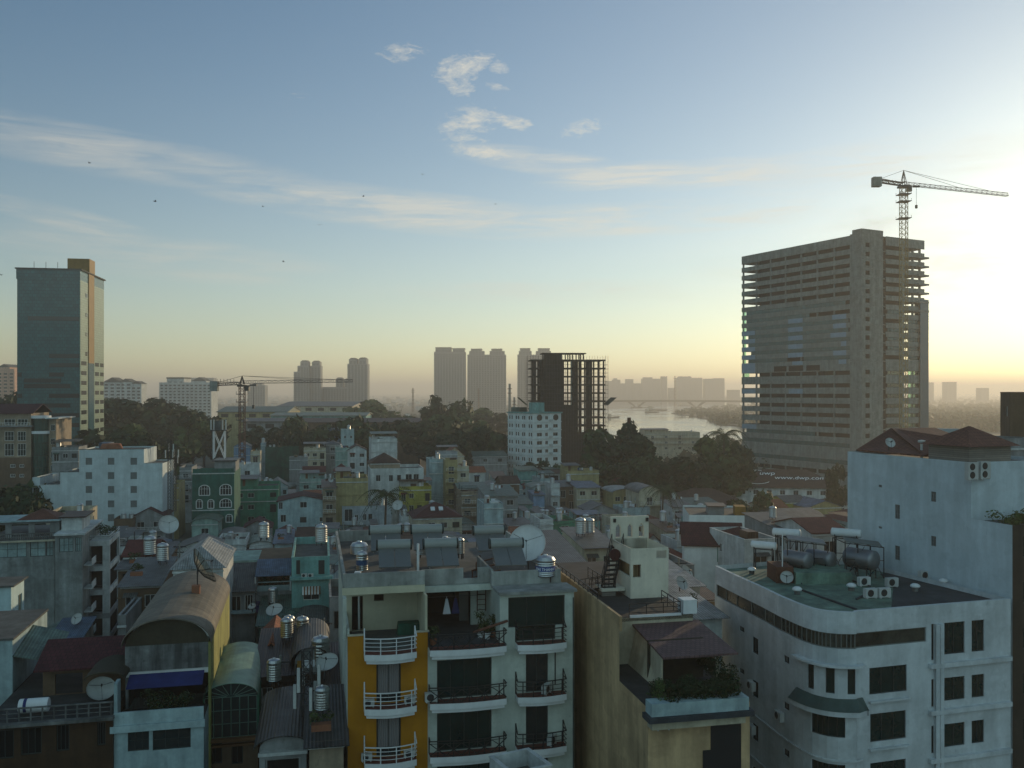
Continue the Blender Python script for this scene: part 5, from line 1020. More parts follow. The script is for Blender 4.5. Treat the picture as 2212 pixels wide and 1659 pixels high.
# ---- pale tall wall on the right
def tall_wall():
    B=Bld('tall_pale_building','tall building with a huge pale blank side wall, right edge','apartment block',2187,2330,64.7,20,w=9); d=B.V(1831); ys=B.V(2098); zl=B.ZV(2140,1127); zh=B.ZV(1831,975); w=B.w
    low=[];hi=[]
    for q in ((2011,2022,1062,1084),(1933,1944,1090,1121),(2011,2022,1158,1180),(1933,1944,1179,1210),(1898,1905,1047,1053),(1898,1905,1137,1142)): o=list(B.rectV(*q)); hi.append((o[0]-ys,o[1]-ys,o[2],o[3]))
    fr=[(1,3.4,z,z+1.6) for z in (zl-2.4,zl-5.7,zl-9,zl-12.3,zl-15.6)]+[(4.6,7.5,z,z+1.6) for z in (zl-2.4,zl-5.7,zl-9,zl-12.3,zl-15.6)]
    mb=MB(); mb.facade((0,0),(1,0),(0,1),w,0,zl,fr,.2); mb.build('front_wall','wall shaded brown',B.o); mb=MB(); mb.facade((0,0),(0,1),(1,0),ys,0,zl,[]); mb.facade((w,0),(0,1),(-1,0),ys,0,zl,[]); mb.facade((0,ys),(0,1),(1,0),d-ys,0,zh,hi,.15); mb.facade((w,ys),(0,1),(-1,0),d-ys,0,zh,[]); mb.facade((0,ys),(1,0),(0,1),w,zl-.5,zh,[]); mb.facade((0,d),(1,0),(0,-1),w,0,zh,[]); mb.build('wall','blank blue',B.o)  # front wall coloured dark to stand for its shaded side
    for o in fr: window(B.o,o,nx=3,fr='frame dark',sub=False)
    for o in hi: window(B.o,(o[0]+ys,o[1]+ys,o[2],o[3]),'left',nx=2,nz=3,fr='screen grey',gl='screen grey',depth=.1,fw=.04,sub=False)
    m=MB(); m.box(.1,w-.1,.1,ys,zl-.4,zl-.2); m.build('terrace_floor','roof concrete',B.o); m=MB(); m.box(.1,w-.1,ys+.1,d-.1,zh-.5,zh-.3); m.build('roof','roof concrete',B.o)
    # louvred hut with tiled hip roof
    y0=ys+.5; x0=.35; hw,hd=4.2,4.0; z=zh-.3; m=MB(); zt=z+1.45; m.box(x0,x0+hw,y0,y0+hd,z-2.4,zt); m.build('hut_wall','louvre',B.o); r=roofmesh('hip',hw,hd,zt,1.45,e=.5); r.v=[(a+x0,b+y0,c) for a,b,c in r.v]; r.build('hut_roof','roof orange tile' if 0 else 'hip tile',B.o)
    # tiled roof of the rear wing
    m=MB(); xa=.6; yb=d-1; ya=ys+5.2; e=zh+.05; m.solid([(xa,ya,e),(w,ya,e),(w,ya,e+.12),(xa,ya,e+.12)],[(w*.45,yb,e+1.9),(w,yb,e+1.9),(w,yb,e+2.),(w*.45,yb,e+2.)]); m.solid([(xa,ya,e),(xa,yb+.6,e),(xa,yb+.6,e+.12),(xa,ya,e+.12)],[(w*.5,ya+.1,e+1.3),(w*.5,yb+.6,e+1.9),(w*.5,yb+.6,e+2.),(w*.5,ya+.1,e+1.4)]); m.build('tiled_roof','hip tile',B.o)
    m=MB(); m.lathe([(.1,0),(.1,1.3),(.3,1.35),(.3,1.5),(0,1.55)],12,(1.6,ys+6.5,zh-.2)); m.build('vent_pipe','ac white',B.o)
    for i,(a,b) in enumerate(((2098,1028),(2125,1026),(2098,1010),(2125,1008))):
        u=B.U(a,ys-.6); zz=B.Z(a,b,ys-.6)-.35; p=B.world(u+.3,ys-.35,max(zz,zl+.6)); ac_unit(p,B.a,['lower left air conditioner on the wall under the louvred hut','lower right air conditioner under the louvred hut','upper left air conditioner under the louvred hut','upper right air conditioner under the louvred hut'][i],1.15)
    rng=random.Random(3); p=MB()
    for _ in range(46): leaf_blob(p,(rng.uniform(.5,w),rng.uniform(.5,ys-1.2),zl+rng.uniform(-.1,.5)),rng.uniform(.3,.6),40,.11,rng)
    o=p.build('roof_garden',['leaf light'],None); o.location=B.o.location; o.rotation_euler=B.o.rotation_euler; tag(o,'green shrubs growing along the terrace at the right edge','plants',kind='stuff')
    dish(B.world(1.0,ys+9.5,zh+.2),.45,R(-80),.5,'blue-grey dish in front of the red tiled roof on the right',mast_h=.7)
tall_wall()
B=house(1985,2240,950,34,1000,5,'grey','flat','green sheet','grey rooftop with green canopy behind the louvred hut',nc=0,Y=88,a=20,canopy=None); RB=B
B=house(2181,2300,848,40,940,6,'brown','flat','concrete','dark brown block cut off by the right picture edge',nc=0,Y=97,a=-20)
def solar(loc,rz,label,s=1.,group='rooftop solar water heaters',steep=1.):
    rt=empty('solar_water_heater',loc,rz,label,'solar heater',group); c=MB()
    for a in (-1.06,.02): c.solid([(a,-1.35,.12),(a+1.04,-1.35,.12),(a+1.04,-1.38,.2),(a,-1.38,.2)],[(a,.72,.98),(a+1.04,.72,.98),(a+1.04,.69,1.06),(a,.69,1.06)])
    c.build('collector','collector',rt); t=MB(); t.lathe([(0,-1.14),(.33,-1.14),(.36,-1.1),(.36,1.1),(.33,1.14),(0,1.14)],22,(0,1.0,1.28),'X'); t.build('tank','solar tank',rt,smooth=False)
    for q in (-1,1): e=MB(); e.lathe([(0,q*1.125),(.37,q*1.105),(.37,q*1.22),(0,q*1.2)],18,(0,1.0,1.28),'X'); e.build('end_cap','frame dark',rt)
    f=MB()
    for a in (-.9,.9): f.bar((a,-1.3,0),(a,-1.3,.15),.025); f.bar((a,1.,0),(a,1.,1.0*steep),.025); f.bar((a,-.85,0),(a,1.,0),.025); f.bar((a,-.85,0.05),(a,1.,.9*steep),.02)
    f.build('frame','steel dull',rt); rt.scale=(s,)*3; return rt
SH=solar((RB.world(3.2,3,34.2)),R(150),'solar heater on the canopy behind the louvred hut, left of two',1.3)
copy_tree(SH,None,RB.world(6.9,3,34.2),R(150),1.3,'solar heater on the canopy behind the louvred hut, right of two')
# ---- white wall and red roof in the right middle distance
B=Bld('blank_walled_building','white building with a long blank front and flat cluttered roof','apartment block',1489,1619,150,-6); zt=B.Z(1555,1113); shell(B.w,13,0,zt).build('wall','clean white',B.o); m=MB(); m.box(.2,B.w-.2,.2,12.8,zt-.5,zt-.3); m.build('roof','roof concrete',B.o)
m=MB(); m.box(B.w*.35,B.w*.62,3,7,zt-.3,zt+1.1); m.build('roof_house','wall grey',B.o); m=MB(); m.box(B.w*.33,B.w*.66,2.5,7.5,zt+1.1,zt+1.2); m.build('stair_roof','roof rusty sheet',B.o); m=MB(); m.box(B.w-2.,B.w-.3,2,5,zt-.3,zt+1.2); m.build('water_box','wall orange',B.o)
def redroof():
    B=Bld('red_roofed_house','low white house under a long dark red hip roof with a green end panel','house',1478,1603,118,-9); w=B.w; z=B.Z(1520,1178); d=9; shell(w,d,0,z).build('wall','clean white',B.o); roofmesh('side',w,d,z,2.3,e=.4).build('roof','roof maroon tile',B.o); m=MB(); gable_fill(m,'side',w,d,z,2.3); m.build('gable','wall white',B.o)
    u0=B.U(1549); m=MB(); m.box(u0,w-.05,-.04,.0-.003,z-2.1,z-.15); m.build('panel','wall green' if 0 else 'pale panel',B.o)
redroof()
# ================= left foreground
B=Bld('weathered_tenement','stained grey tenement with a glazed top floor and balustrade','apartment block',-40,118,125,15); w=B.w; d=16; zt=B.Z(60,1152); wz0,wz1=B.Z(60,1203),B.Z(60,1168); ops=[(B.U(a),B.U(b),wz0,wz1) for a,b in ((-25,57),(65,98),(100,115))]
shell(w,d,0,zt-1.,ops).build('wall','tenement wall',B.o)
for o in ops: window(B.o,o,nx=max(2,int((o[1]-o[0])/1.1)),nz=2,fr='frame dark',gl='curtain pane',fw=.07)
m=MB(); m.box(-.3,w+.3,-.6,.0-.003,zt-1.15,zt-.95); m.build('ledge','wall cream',B.o); m=MB(); m.box(0,w,.05,.2,zt-.12,zt); 
for i in range(int(w/.28)): x=.1+i*.28; m.lathe([(.04,-.95),(.08,-.7),(.05,-.35),(.06,-.12)],6,(x,.12,zt))
m.build('balustrade','plaster grey',B.o)
m=MB(); m.box(.1,w-.1,.3,d-.1,zt-1.1,zt-.98); m.build('roof','roof concrete',B.o)
m=MB(); t=B.Z(60,1126,3); m.facade((0,3),(1,0),(0,1),w,zt-1,t,[(.6,2.2,zt-.9,t-.4),(3,5.2,zt-.9,t-.4),(6,8,zt-.9,t-.4)],.2); m.box(w-.2,w,3.2,9,zt-1,t); m.build('roof_room','wall grey',B.o); m=MB(); m.box(-1,w+.3,2.2,9.3,t,t+.2); m.build('canopy','wall pale blue',B.o)
r=roofmesh('hip',5,5,t+.2,1.3); x0=B.U(42,3); r.v=[(a+x0,b+3,c) for a,b,c in r.v]; r.build('tiled_roof','hip tile',B.o)
B=Bld('weathered_annex','narrow stained annex with white framed top floor beside the balustrade','apartment block',119,178,126,15); w=B.w; zt=B.Z(150,1156); o=[(B.U(128),B.U(158),B.Z(150,1192),B.Z(150,1162)),(B.U(163),B.U(176),B.Z(150,1192),B.Z(150,1162))]
shell(w,14,0,zt,o).build('wall','tenement wall',B.o); [window(B.o,q,nx=3,nz=2,fr='frame dark',gl='curtain pane') for q in o]
m=MB(); m.box(-.1,w+.4,-.4,14,zt,zt+.25); m.build('cornice','wall white',B.o)
for k in range(4): m=MB(); z=zt-4.6-3.3*k; m.box(w,w+1.1,1,4,z,z+.15); m.box(w+1.02,w+1.1,1,4,z+.15,z+1); m.build('balcony','wall white',B.o)
m=MB(); m.box(.2,w-.6,3,9,zt+.25,zt+2.1); m.build('roof_room','wall white',B.o); m=MB(); m.box(-.1,w,2.4,9.4,zt+2.1,zt+2.25); m.build('canopy','roof rusty sheet',B.o)
def balcony_block():
    B=Bld('open_gallery_house','white framed house with four dark open galleries','apartment block',183,237,132,15); w=B.w; d=B.V(259,w); zt=B.Z(210,1168); lv=[B.Z(210,y) for y in (1168,1222,1274,1325,1376,1427)]
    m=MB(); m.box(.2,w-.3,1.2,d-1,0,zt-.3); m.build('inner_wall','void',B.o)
    for i,z in enumerate(lv): m=MB(); m.box(0,w,-.2,d,z-.75,z-.0 if i else z); m.build('gallery_slab','wall white' if i<3 else 'wall grey',B.o)
    for a,b in ((0,.35),(w-.95,w)): m=MB(); m.box(a,b,-.15,.5,0,zt-.76); m.build('column','wall white',B.o)
    m=MB(); m.box(w-.3,w,d-.8,d,0,zt-.76); m.build('column','wall white',B.o)
    for z in lv[1:4]: m=MB(); [m.bar((.4,-.1,z+h),(w-1,-.1,z+h),.03) for h in (.3,.6)]; m.build('railing','frame dark',B.o)
    for h in (.3,.62): m=MB(); m.box(.05,w,-.05,.05,zt+h,zt+h+.14); m.box(w-.1,w,-.05,d,zt+h,zt+h+.14); m.build('roof_rail','wall white',B.o)
    rng=random.Random(9); p=MB(); [leaf_blob(p,(rng.uniform(.8,w),rng.uniform(2,5),zt+rng.uniform(.3,1.6)),.6,50,.13,rng) for _ in range(12)]; o=p.build('roof_garden','leaf mid'); o.location=B.o.location; o.rotation_euler=B.o.rotation_euler; tag(o,'leafy plants on top of the open gallery house','plants',kind='stuff')
balcony_block()
B=house(630,712,1204,21.6,1330,14,'teal','flat','concrete','teal house with a striped awning over its window',Y=98,wins=((655,690,1281,1296),),a=12,nc=1,skipL=True); w=B.w
m=MB(); z=B.Z(670,1247); m.box(-.15,w+.3,-.7,-.003,z-.15,z+.15); m.build('ledge','wall teal',B.o)
o=B.rect(653,692,1267,1282); m=MB(); n=12
for i in range(n): a=o[0]+(o[1]-o[0])*i/n; b=a+(o[1]-o[0])/n; m.solid([(a,-.02,o[3]),(b,-.02,o[3]),(b,-.0,o[3]+.03),(a,-.0,o[3]+.03)],[(a,-.6,o[2]),(b,-.6,o[2]),(b,-.6,o[2]+.03),(a,-.6,o[2]+.03)],i%2)
m.build('awning',['wall white','wood'],B.o)
m=MB(); y=.02; z1=B.Z(670,1247)
for a,b in ((640,648),(688,701)): q=B.rect(a,b,1210,1240); m.box(q[0],q[1],-.03,-.003,q[2],q[3])
m.build('door','frame dark',B.o)
for i,ox in enumerate((657,671)): ac_unit(B.world(B.U(ox,-.4),-.4,B.Z(ox,1246)),B.a,['left air conditioner on the ledge of the teal house','right air conditioner on the ledge of the teal house'][i],.7)
B=Bld('blue_awning_house','house with blue corrugated lean-to above a planted terrace','house',551,629,102,12); w=B.w; zt=B.Z(590,1208,4)
shell(w,12,0,B.Z(590,1276)).build('wall','wall grey',B.o); m=MB(); m.box(0,w,4,12,B.Z(590,1276)-.1,zt); m.build('upper_wall','wall brown',B.o)
m=MB(); m.solid([(0,-.5,B.Z(590,1243)),(w,-.5,B.Z(590,1243)),(w,-.5,B.Z(590,1243)+.06),(0,-.5,B.Z(590,1243)+.06)],[(0,4,zt),(w,4,zt),(w,4,zt+.06),(0,4,zt+.06)]); m.build('lean_to_roof','roof blue sheet',B.o)
m=MB(); zz=B.Z(590,1276); m.bar((0.1,0,zz+1),(w-.1,0,zz+1),.05); m.box(0,w,-.1,.1,zz,zz+.6); m.build('parapet','wall pale blue',B.o)
for x in (.06,w-.06): m=MB(); m.bar((x,-.4,zz),(x,-.4,B.Z(590,1243)),.06); m.build('post','paint white',B.o)
rng=random.Random(8); p=MB(); [leaf_blob(p,(rng.uniform(.4,w-.4),rng.uniform(.6,2.6),zz+rng.uniform(.5,1.6)),.55,60,.12,rng) for _ in range(12)]; o=p.build('terrace_plants','leaf dark'); o.location=B.o.location; o.rotation_euler=B.o.rotation_euler; tag(o,'dark plants crowding the terrace under the blue lean-to','plants',kind='stuff')
m=MB(); z=B.Z(590,1298); m.solid([(0,-1.6,z-.9),(w,-1.6,z-.9),(w,-1.6,z-.84),(0,-1.6,z-.84)],[(0,-.02,z),(w,-.02,z),(w,-.02,z+.06),(0,-.02,z+.06)]); m.build('lower_awning','cloth blue',B.o)
B=Bld('grey_sheet_house','grey house under a broad flat sheet roof left of the blue lean-to','house',482,551,100,12); w=B.w; z1=B.Z(515,1278); z0=B.Z(515,1217,5)
shell(w,12,0,z1-.1,[(.4,1.9,z1-2.2,z1-.5),(2.3,3.2,z1-2.4,z1-.4)]).build('wall','wall grey',B.o); [window(B.o,q,nx=3,sub=False,gl='void') for q in ((.4,1.9,z1-2.2,z1-.5),(2.3,3.2,z1-2.4,z1-.4))]
m=MB(); m.solid([(-.2,-.5,z1),(w+.2,-.5,z1),(w+.2,-.5,z1+.08),(-.2,-.5,z1+.08)],[(-.2,5,z0),(w+.2,5,z0),(w+.2,5,z0+.08),(-.2,5,z0+.08)]); m.build('roof','roof grey sheet',B.o); m=MB(); m.box(0,w,5.1,12,z1-1,z0+.3); m.build('rear_wall','wall mint',B.o); m=MB(); z=B.Z(515,1318); m.box(-.1,w+.1,-1,-.003,z-.2,z); m.build('balcony','wall pale blue',B.o)
# ---- barrel roofed houses in front
def barrel(mb,w,y0,y1,z,rise,e=.2,t=.1,n=16):
    A=[(w/2-(w/2+e)*math.cos(math.pi*i/n),z+rise*math.sin(math.pi*i/n)) for i in range(n+1)]
    for (a,b),(c,d_) in zip(A,A[1:]): mb.solid([(a,y0,b),(c,y0,d_),(c,y0,d_+t),(a,y0,b+t)],[(a,y1,b),(c,y1,d_),(c,y1,d_+t),(a,y1,b+t)])
def arch_fill(mb,w,y,z,rise,n=16,x0=0): mb.poly([(w/2-(w/2-x0)*math.cos(math.pi*i/n),y,z+(rise-.05)*math.sin(math.pi*i/n)) for i in range(n+1)])
def big_barrel():
    B=Bld('barrel_roofed_house','large house with a long brown barrel roof and yellow side wall','house',246,440,60,13); w=B.w; ya=3.2; xl=B.U(270,ya); ww=w-xl; zs=B.Z(355,1392,ya); rise=B.Z(355,1336,ya)-zs; ye=ya+17
    tp=B.Z(340,1533); shell(w,22,0,tp-.9,[B.rect(276,322,1577,1622),B.rect(330,412,1574,1618)]).build('wall','wall pale blue',B.o)
    for q in ((276,322,1577,1622),(330,412,1574,1618)): window(B.o,B.rect(*q),nx=3,nz=2,fr='frame dark',gl='glass dark')
    m=MB(); m.box(0,w,-.08,.08,tp-.9,tp); m.box(-.2,w+.1,-.25,-.081,tp-1.3,tp-.85); m.build('parapet','wall pale blue',B.o); m=MB(); m.box(.05,w-.05,.1,ya,tp-1.0,tp-.88); m.build('terrace_floor','deck dark',B.o)  # dark floor colour includes the shade down here
    u=MB(); zb=B.Z(355,1447,ya); u.box(xl,w,ya,ya+.15,zb,zs); u.box(xl,xl+.2,ya+.15,ye,tp-.9,zs); u.build('upper_wall','dirty grey',B.o); m=MB(); m.box(w-.02,w+.14,ya,ye,0,zs); m.build('side_wall','side yellow',B.o)
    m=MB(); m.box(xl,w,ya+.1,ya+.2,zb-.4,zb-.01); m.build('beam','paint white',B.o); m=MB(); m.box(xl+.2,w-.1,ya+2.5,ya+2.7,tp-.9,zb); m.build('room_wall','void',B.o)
    r=MB(); barrel(r,ww,ya-.35,ye,zs,rise); r.v=[(a+xl,b,c) for a,b,c in r.v]; r.build('barrel_roof','barrel skin',B.o); g=MB(); arch_fill(g,ww,ya,zs,rise); g.v=[(a+xl,b,c) for a,b,c in g.v]; g.build('arched_gable','arch brown',B.o); g=MB(); arch_fill(g,ww,ye-.1,zs,rise); g.v=[(a+xl,b,c) for a,b,c in g.v]; g.build('rear_gable','arch brown',B.o)
    a=MB(); x0,x1=B.U(277,ya-.5),B.U(440,ya-.5); z0=B.Z(360,1453,ya); z1=B.Z(360,1484,ya-1.4); a.solid([(x0,ya-1.4,z1),(x1,ya-1.4,z1),(x1,ya-1.4,z1+.03),(x0,ya-1.4,z1+.03)],[(x0,ya-.02,z0),(x1,ya-.02,z0),(x1,ya-.02,z0+.03),(x0,ya-.02,z0+.03)]); ao=a.build('tarpaulin_awning','cloth blue',B.o)
    rng=random.Random(4); p=MB(); [leaf_blob(p,(rng.uniform(xl+1.6,w-1.1),rng.uniform(.5,2.2),tp-.5+rng.uniform(0,1.2)),.5,90,.09,rng) for _ in range(14)]; o=p.build('terrace_plants','leaf dark'); o.location=B.o.location; o.rotation_euler=B.o.rotation_euler; tag(o,'bushy plants on the terrace under the blue tarpaulin','plants',kind='stuff')
    m=MB(); x=B.U(424,ya+8); zt=zs+rise*.9; m.box(x-.35,x+.25,ya+8,ya+8.6,zt-.4,zt+.75); m.build('roof_vent','terracotta',B.o)
    dish(B.world(B.U(428,ya+8.5),ya+8.5,zs+rise*.93),1.6,R(33),.5,'large mesh dish standing on the brown barrel roof',mesh=True,mast_h=1.9)
    # folded white sheets along the left edge of the barrel
    m=MB(); m.box(xl-.5,xl-.1,ya+6,ye-2,zs-.1,zs+.05); m.build('gutter','wall cream',B.o)
    m=MB(); m.box(-.02,.2,.1,1.2,tp-.9,tp+1.9); m.build('side_screen','wall pale blue',B.o)
big_barrel()
def green_barrel():
    B=Bld('green_barrel_house','slim house with pale green barrel canopy over a dark glazed terrace','house',440,557,65,13); w=B.w; zs=B.Z(500,1506); rise=B.Z(500,1483)-zs+.25; zt=B.Z(500,1592)
    shell(w,14,0,zt,[B.rect(450,480,1606,1650),B.rect(500,525,1604,1650)]).build('wall','wall brown',B.o)
    for q in ((450,480,1606,1650),(500,525,1604,1650)): window(B.o,B.rect(*q),nx=2,fr='frame dark',gl='void')
    m=MB(); m.box(-.1,w+.1,-.3,-.003,zt-.6,zt-.45); m.box(-.1,w+.1,-.45,-.003,zt-.2,zt); m.build('string_course','wood',B.o)
    r=MB(); barrel(r,w,-.15,11,zs,rise,.05,.05,20); r.build('canopy','canopy green',B.o); g=MB(); g.box(.05,w-.05,.12,.16,zt,zs); arch_fill(g,w,.14,zs,rise,x0=.08); gl=g.build('glazing','glass dark',B.o); f=MB()
    for i in range(7): x=.06+(w-.12)*i/6; f.bar((x,.06,zt),(x,.06,zs),.025)
    for i in range(4): z=zt+(zs-zt)*i/3; f.bar((.05,.06,z),(w-.05,.06,z),.02)
    for i in range(9): a=math.pi*(i+.5)/9; f.bar((w/2-.35*math.cos(a),.06,zs+.12*math.sin(a)),(w/2-(w/2-.1)*math.cos(a),.06,zs+(rise-.08)*math.sin(a)),.02)
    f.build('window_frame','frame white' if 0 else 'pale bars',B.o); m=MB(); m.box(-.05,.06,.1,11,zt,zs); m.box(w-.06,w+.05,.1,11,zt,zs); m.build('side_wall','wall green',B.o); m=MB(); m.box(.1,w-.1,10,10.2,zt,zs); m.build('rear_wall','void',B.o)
green_barrel()
def brown_front():
    B=Bld('brown_fronted_house','dark brown fronted house with a roof terrace behind a rail, bottom left','house',-40,244,58,13); w=B.w; zt=B.Z(110,1556); ops=[B.rect(*q) for q in ((-30,30,1578,1640),(45,90,1572,1630),(122,150,1566,1622),(210,228,1560,1610))]; shell(w,12,0,zt,ops).build('wall','house brown',B.o)
    for q in ops: window(B.o,q,nx=3,fr='frame dark',gl='void')
    m=MB(); m.box(-.2,w+.1,-.5,-.003,zt-.15,zt+.05); m.build('cornice','plaster grey',B.o); m=MB(); m.box(.05,w-.05,.05,12,zt-.1,zt+.02); m.build('terrace_floor','deck dark',B.o)  # terrace floor darkened in colour for the street shade
    m=MB(); z=B.Z(110,1527); m.box(0,w,-.05,.1,z,z+.08)
    for i in range(12): x=.1+(w-.2)*i/11; m.bar((x,.02,zt),(x,.02,z),.04)
    for h in (.3,.6): m.bar((0,.02,zt+h),(w,.02,zt+h),.02)
    m.build('railing','plaster grey',B.o); m=MB(); x0=B.U(146,6); r=roofmesh('side',6.0,7,B.Z(150,1443,4.6),1.1,e=.3); r.v=[(a+B.U(84,4.6),b+4.6,c) for a,b,c in r.v]; r.build('tiled_roof','roof maroon tile',B.o)
    m=MB(); x=B.U(84,5); m.facade((x+.2,5.2),(1,0),(0,1),5.8,zt,B.Z(150,1443,4.6),[(.8,2.6,zt+.05,zt+1.5)],.2); m.build('roof_room','wall brown',B.o)
    m=MB(); m.lathe([(0,-.9),(.42,-.9),(.45,-.85),(.45,.85),(.42,.9),(0,.9)],20,(B.U(74,1.5),1.5,zt+.6),'X'); m.lathe([(.455,-.6),(.46,-.55),(.46,-.45),(.455,-.4)],20,(B.U(74,1.5),1.5,zt+.6),'X',1); o=m.build('water_barrel',['paint white','cloth blue']); o.location=B.o.location; o.rotation_euler=B.o.rotation_euler; tag(o,'white water barrel with a blue band lying on the bottom left terrace','water barrel')
    dish(B.world(B.U(218,3),3,zt+.02),.95,R(-60),.9,'pale dish on the brown fronted terrace',mast_h=.7)
    m=MB(); A=B.U(198,3); barrel(m,2.2,1.5,6,zt+1.9,.5); m.v=[(a+A,b,c) for a,b,c in m.v]; m.build('curved_canopy','roof brown tile' if 0 else 'arch brown',B.o)
brown_front()
B=Bld('pale_blue_corner_house','pale blue wall rising at the left edge beside a cream shuttered side','house',-90,24,78,13); w=B.w; zt=B.Z(10,1268); d=B.V(52,w); sh=[(2,3,zt-3.2,zt-1.2),(d*.6,d*.6+.9,zt-3.2,zt-1.2)]
shell(w,d,0,zt,right=sh).build('wall','clean pale blue',B.o); [window(B.o,q,'right',w=w,nx=2,fr='wall cream',gl='void') for q in sh]; m=MB(); m.box(-.2,w+.3,-.3,d+.2,zt,zt+.15); m.build('roof','roof concrete',B.o)
m=MB(); z=zt-4.4; m.box(w,w+1.3,.4,4.4,z,z+.15); m.box(w+1.2,w+1.3,.4,4.4,z+.15,z+1.1); m.build('balcony','wall cream',B.o)
B=Bld('left_edge_house','dark pale-blue wall filling the bottom left corner','house',-90,27,64,13); zt=B.Z(0,1384); shell(B.w,9,0,zt).build('wall','wall pale blue',B.o); m=MB(); m.solid([(B.w,0,zt-1.2),(B.w+2.6,.5,zt-1.9),(B.w+2.6,.5,zt-1.85),(B.w,0,zt-1.15)],[(B.w,5,zt-.2),(B.w+2.6,5,zt-.9),(B.w+2.6,5,zt-.85),(B.w,5,zt-.15)]); m.build('canopy','roof pale green',B.o); m=MB(); m.box(-.1,B.w+.1,-.1,9,zt,zt+.15); m.build('roof','roof concrete',B.o)
# ================= the twin fronted building in the centre foreground
def rail_balcony(B,x0,x1,z,style,bow=.35,dep=.85,seg=10,nm='railing',slab='paint white',hgt=1.0):
    P=[(x0,0)]+[(x0+(x1-x0)*i/seg,-dep-bow*math.sin(math.pi*i/seg)) for i in range(seg+1)]+[(x1,0)]
    m=MB(); m.prism([(x,y if y else -.004) for x,y in P],z-.38,z); m.prism([(x+(.12 if i<len(P)/2 else -.12),y*.9 if y else -.004) for i,(x,y) in enumerate(P)],z-.6,z-.381); bo=m.build('balcony',slab,B.o)
    f=MB(); f.poly([(x,(y if y else -.004)*.96,z+.006) for x,y in P][::-1]); f.build('floor','floor red',bo)
    r=MB(); Q=[(x,y+.05) for x,y in P[1:-1]]; hs=(hgt,hgt*.75,hgt*.5,hgt*.25) if style=='white' else ((hgt,hgt*.85,.1) if style=='cross' else (hgt,hgt*.72,hgt*.44,hgt*.16))
    path=[(x0+.03,-.03)]+Q+[(x1-.03,-.03)]
    for h in hs:
        for a,b in zip(path,path[1:]): r.bar((a[0],a[1],z+h),(b[0],b[1],z+h),.03 if h==hgt else .016)
    idx=(0,1,4,7,10) if style!='cross' else tuple(range(0,11,2)); 
    for i in ((0,)+tuple(range(1,12,3))+(12,) if style=='white' else range(0,13,2)):
        a=path[min(i,len(path)-1)]; r.bar((a[0],a[1],z),(a[0],a[1],z+hgt+.02),.025)
    for a in (path[0],path[-1]): 
        if style!='cross': r.bar((a[0],a[1],z),(a[0],a[1],z+hgt+.45),.03); r.bar((a[0],a[1],z+hgt+.45),(path[1][0] if a is path[0] else path[-2][0],path[1][1],z+hgt),.02)
    if style=='cross':
        for i in range(1,11,2):
            a,b=path[i],path[min(i+2,11)]
            r.bar((a[0],a[1],z+.1),(b[0],b[1],z+.85),.024); r.bar((a[0],a[1],z+.85),(b[0],b[1],z+.1),.024)
    r.build('railing','paint white' if style=='white' else 'rail black',bo); return bo
A0=12.5; Z0=23.6
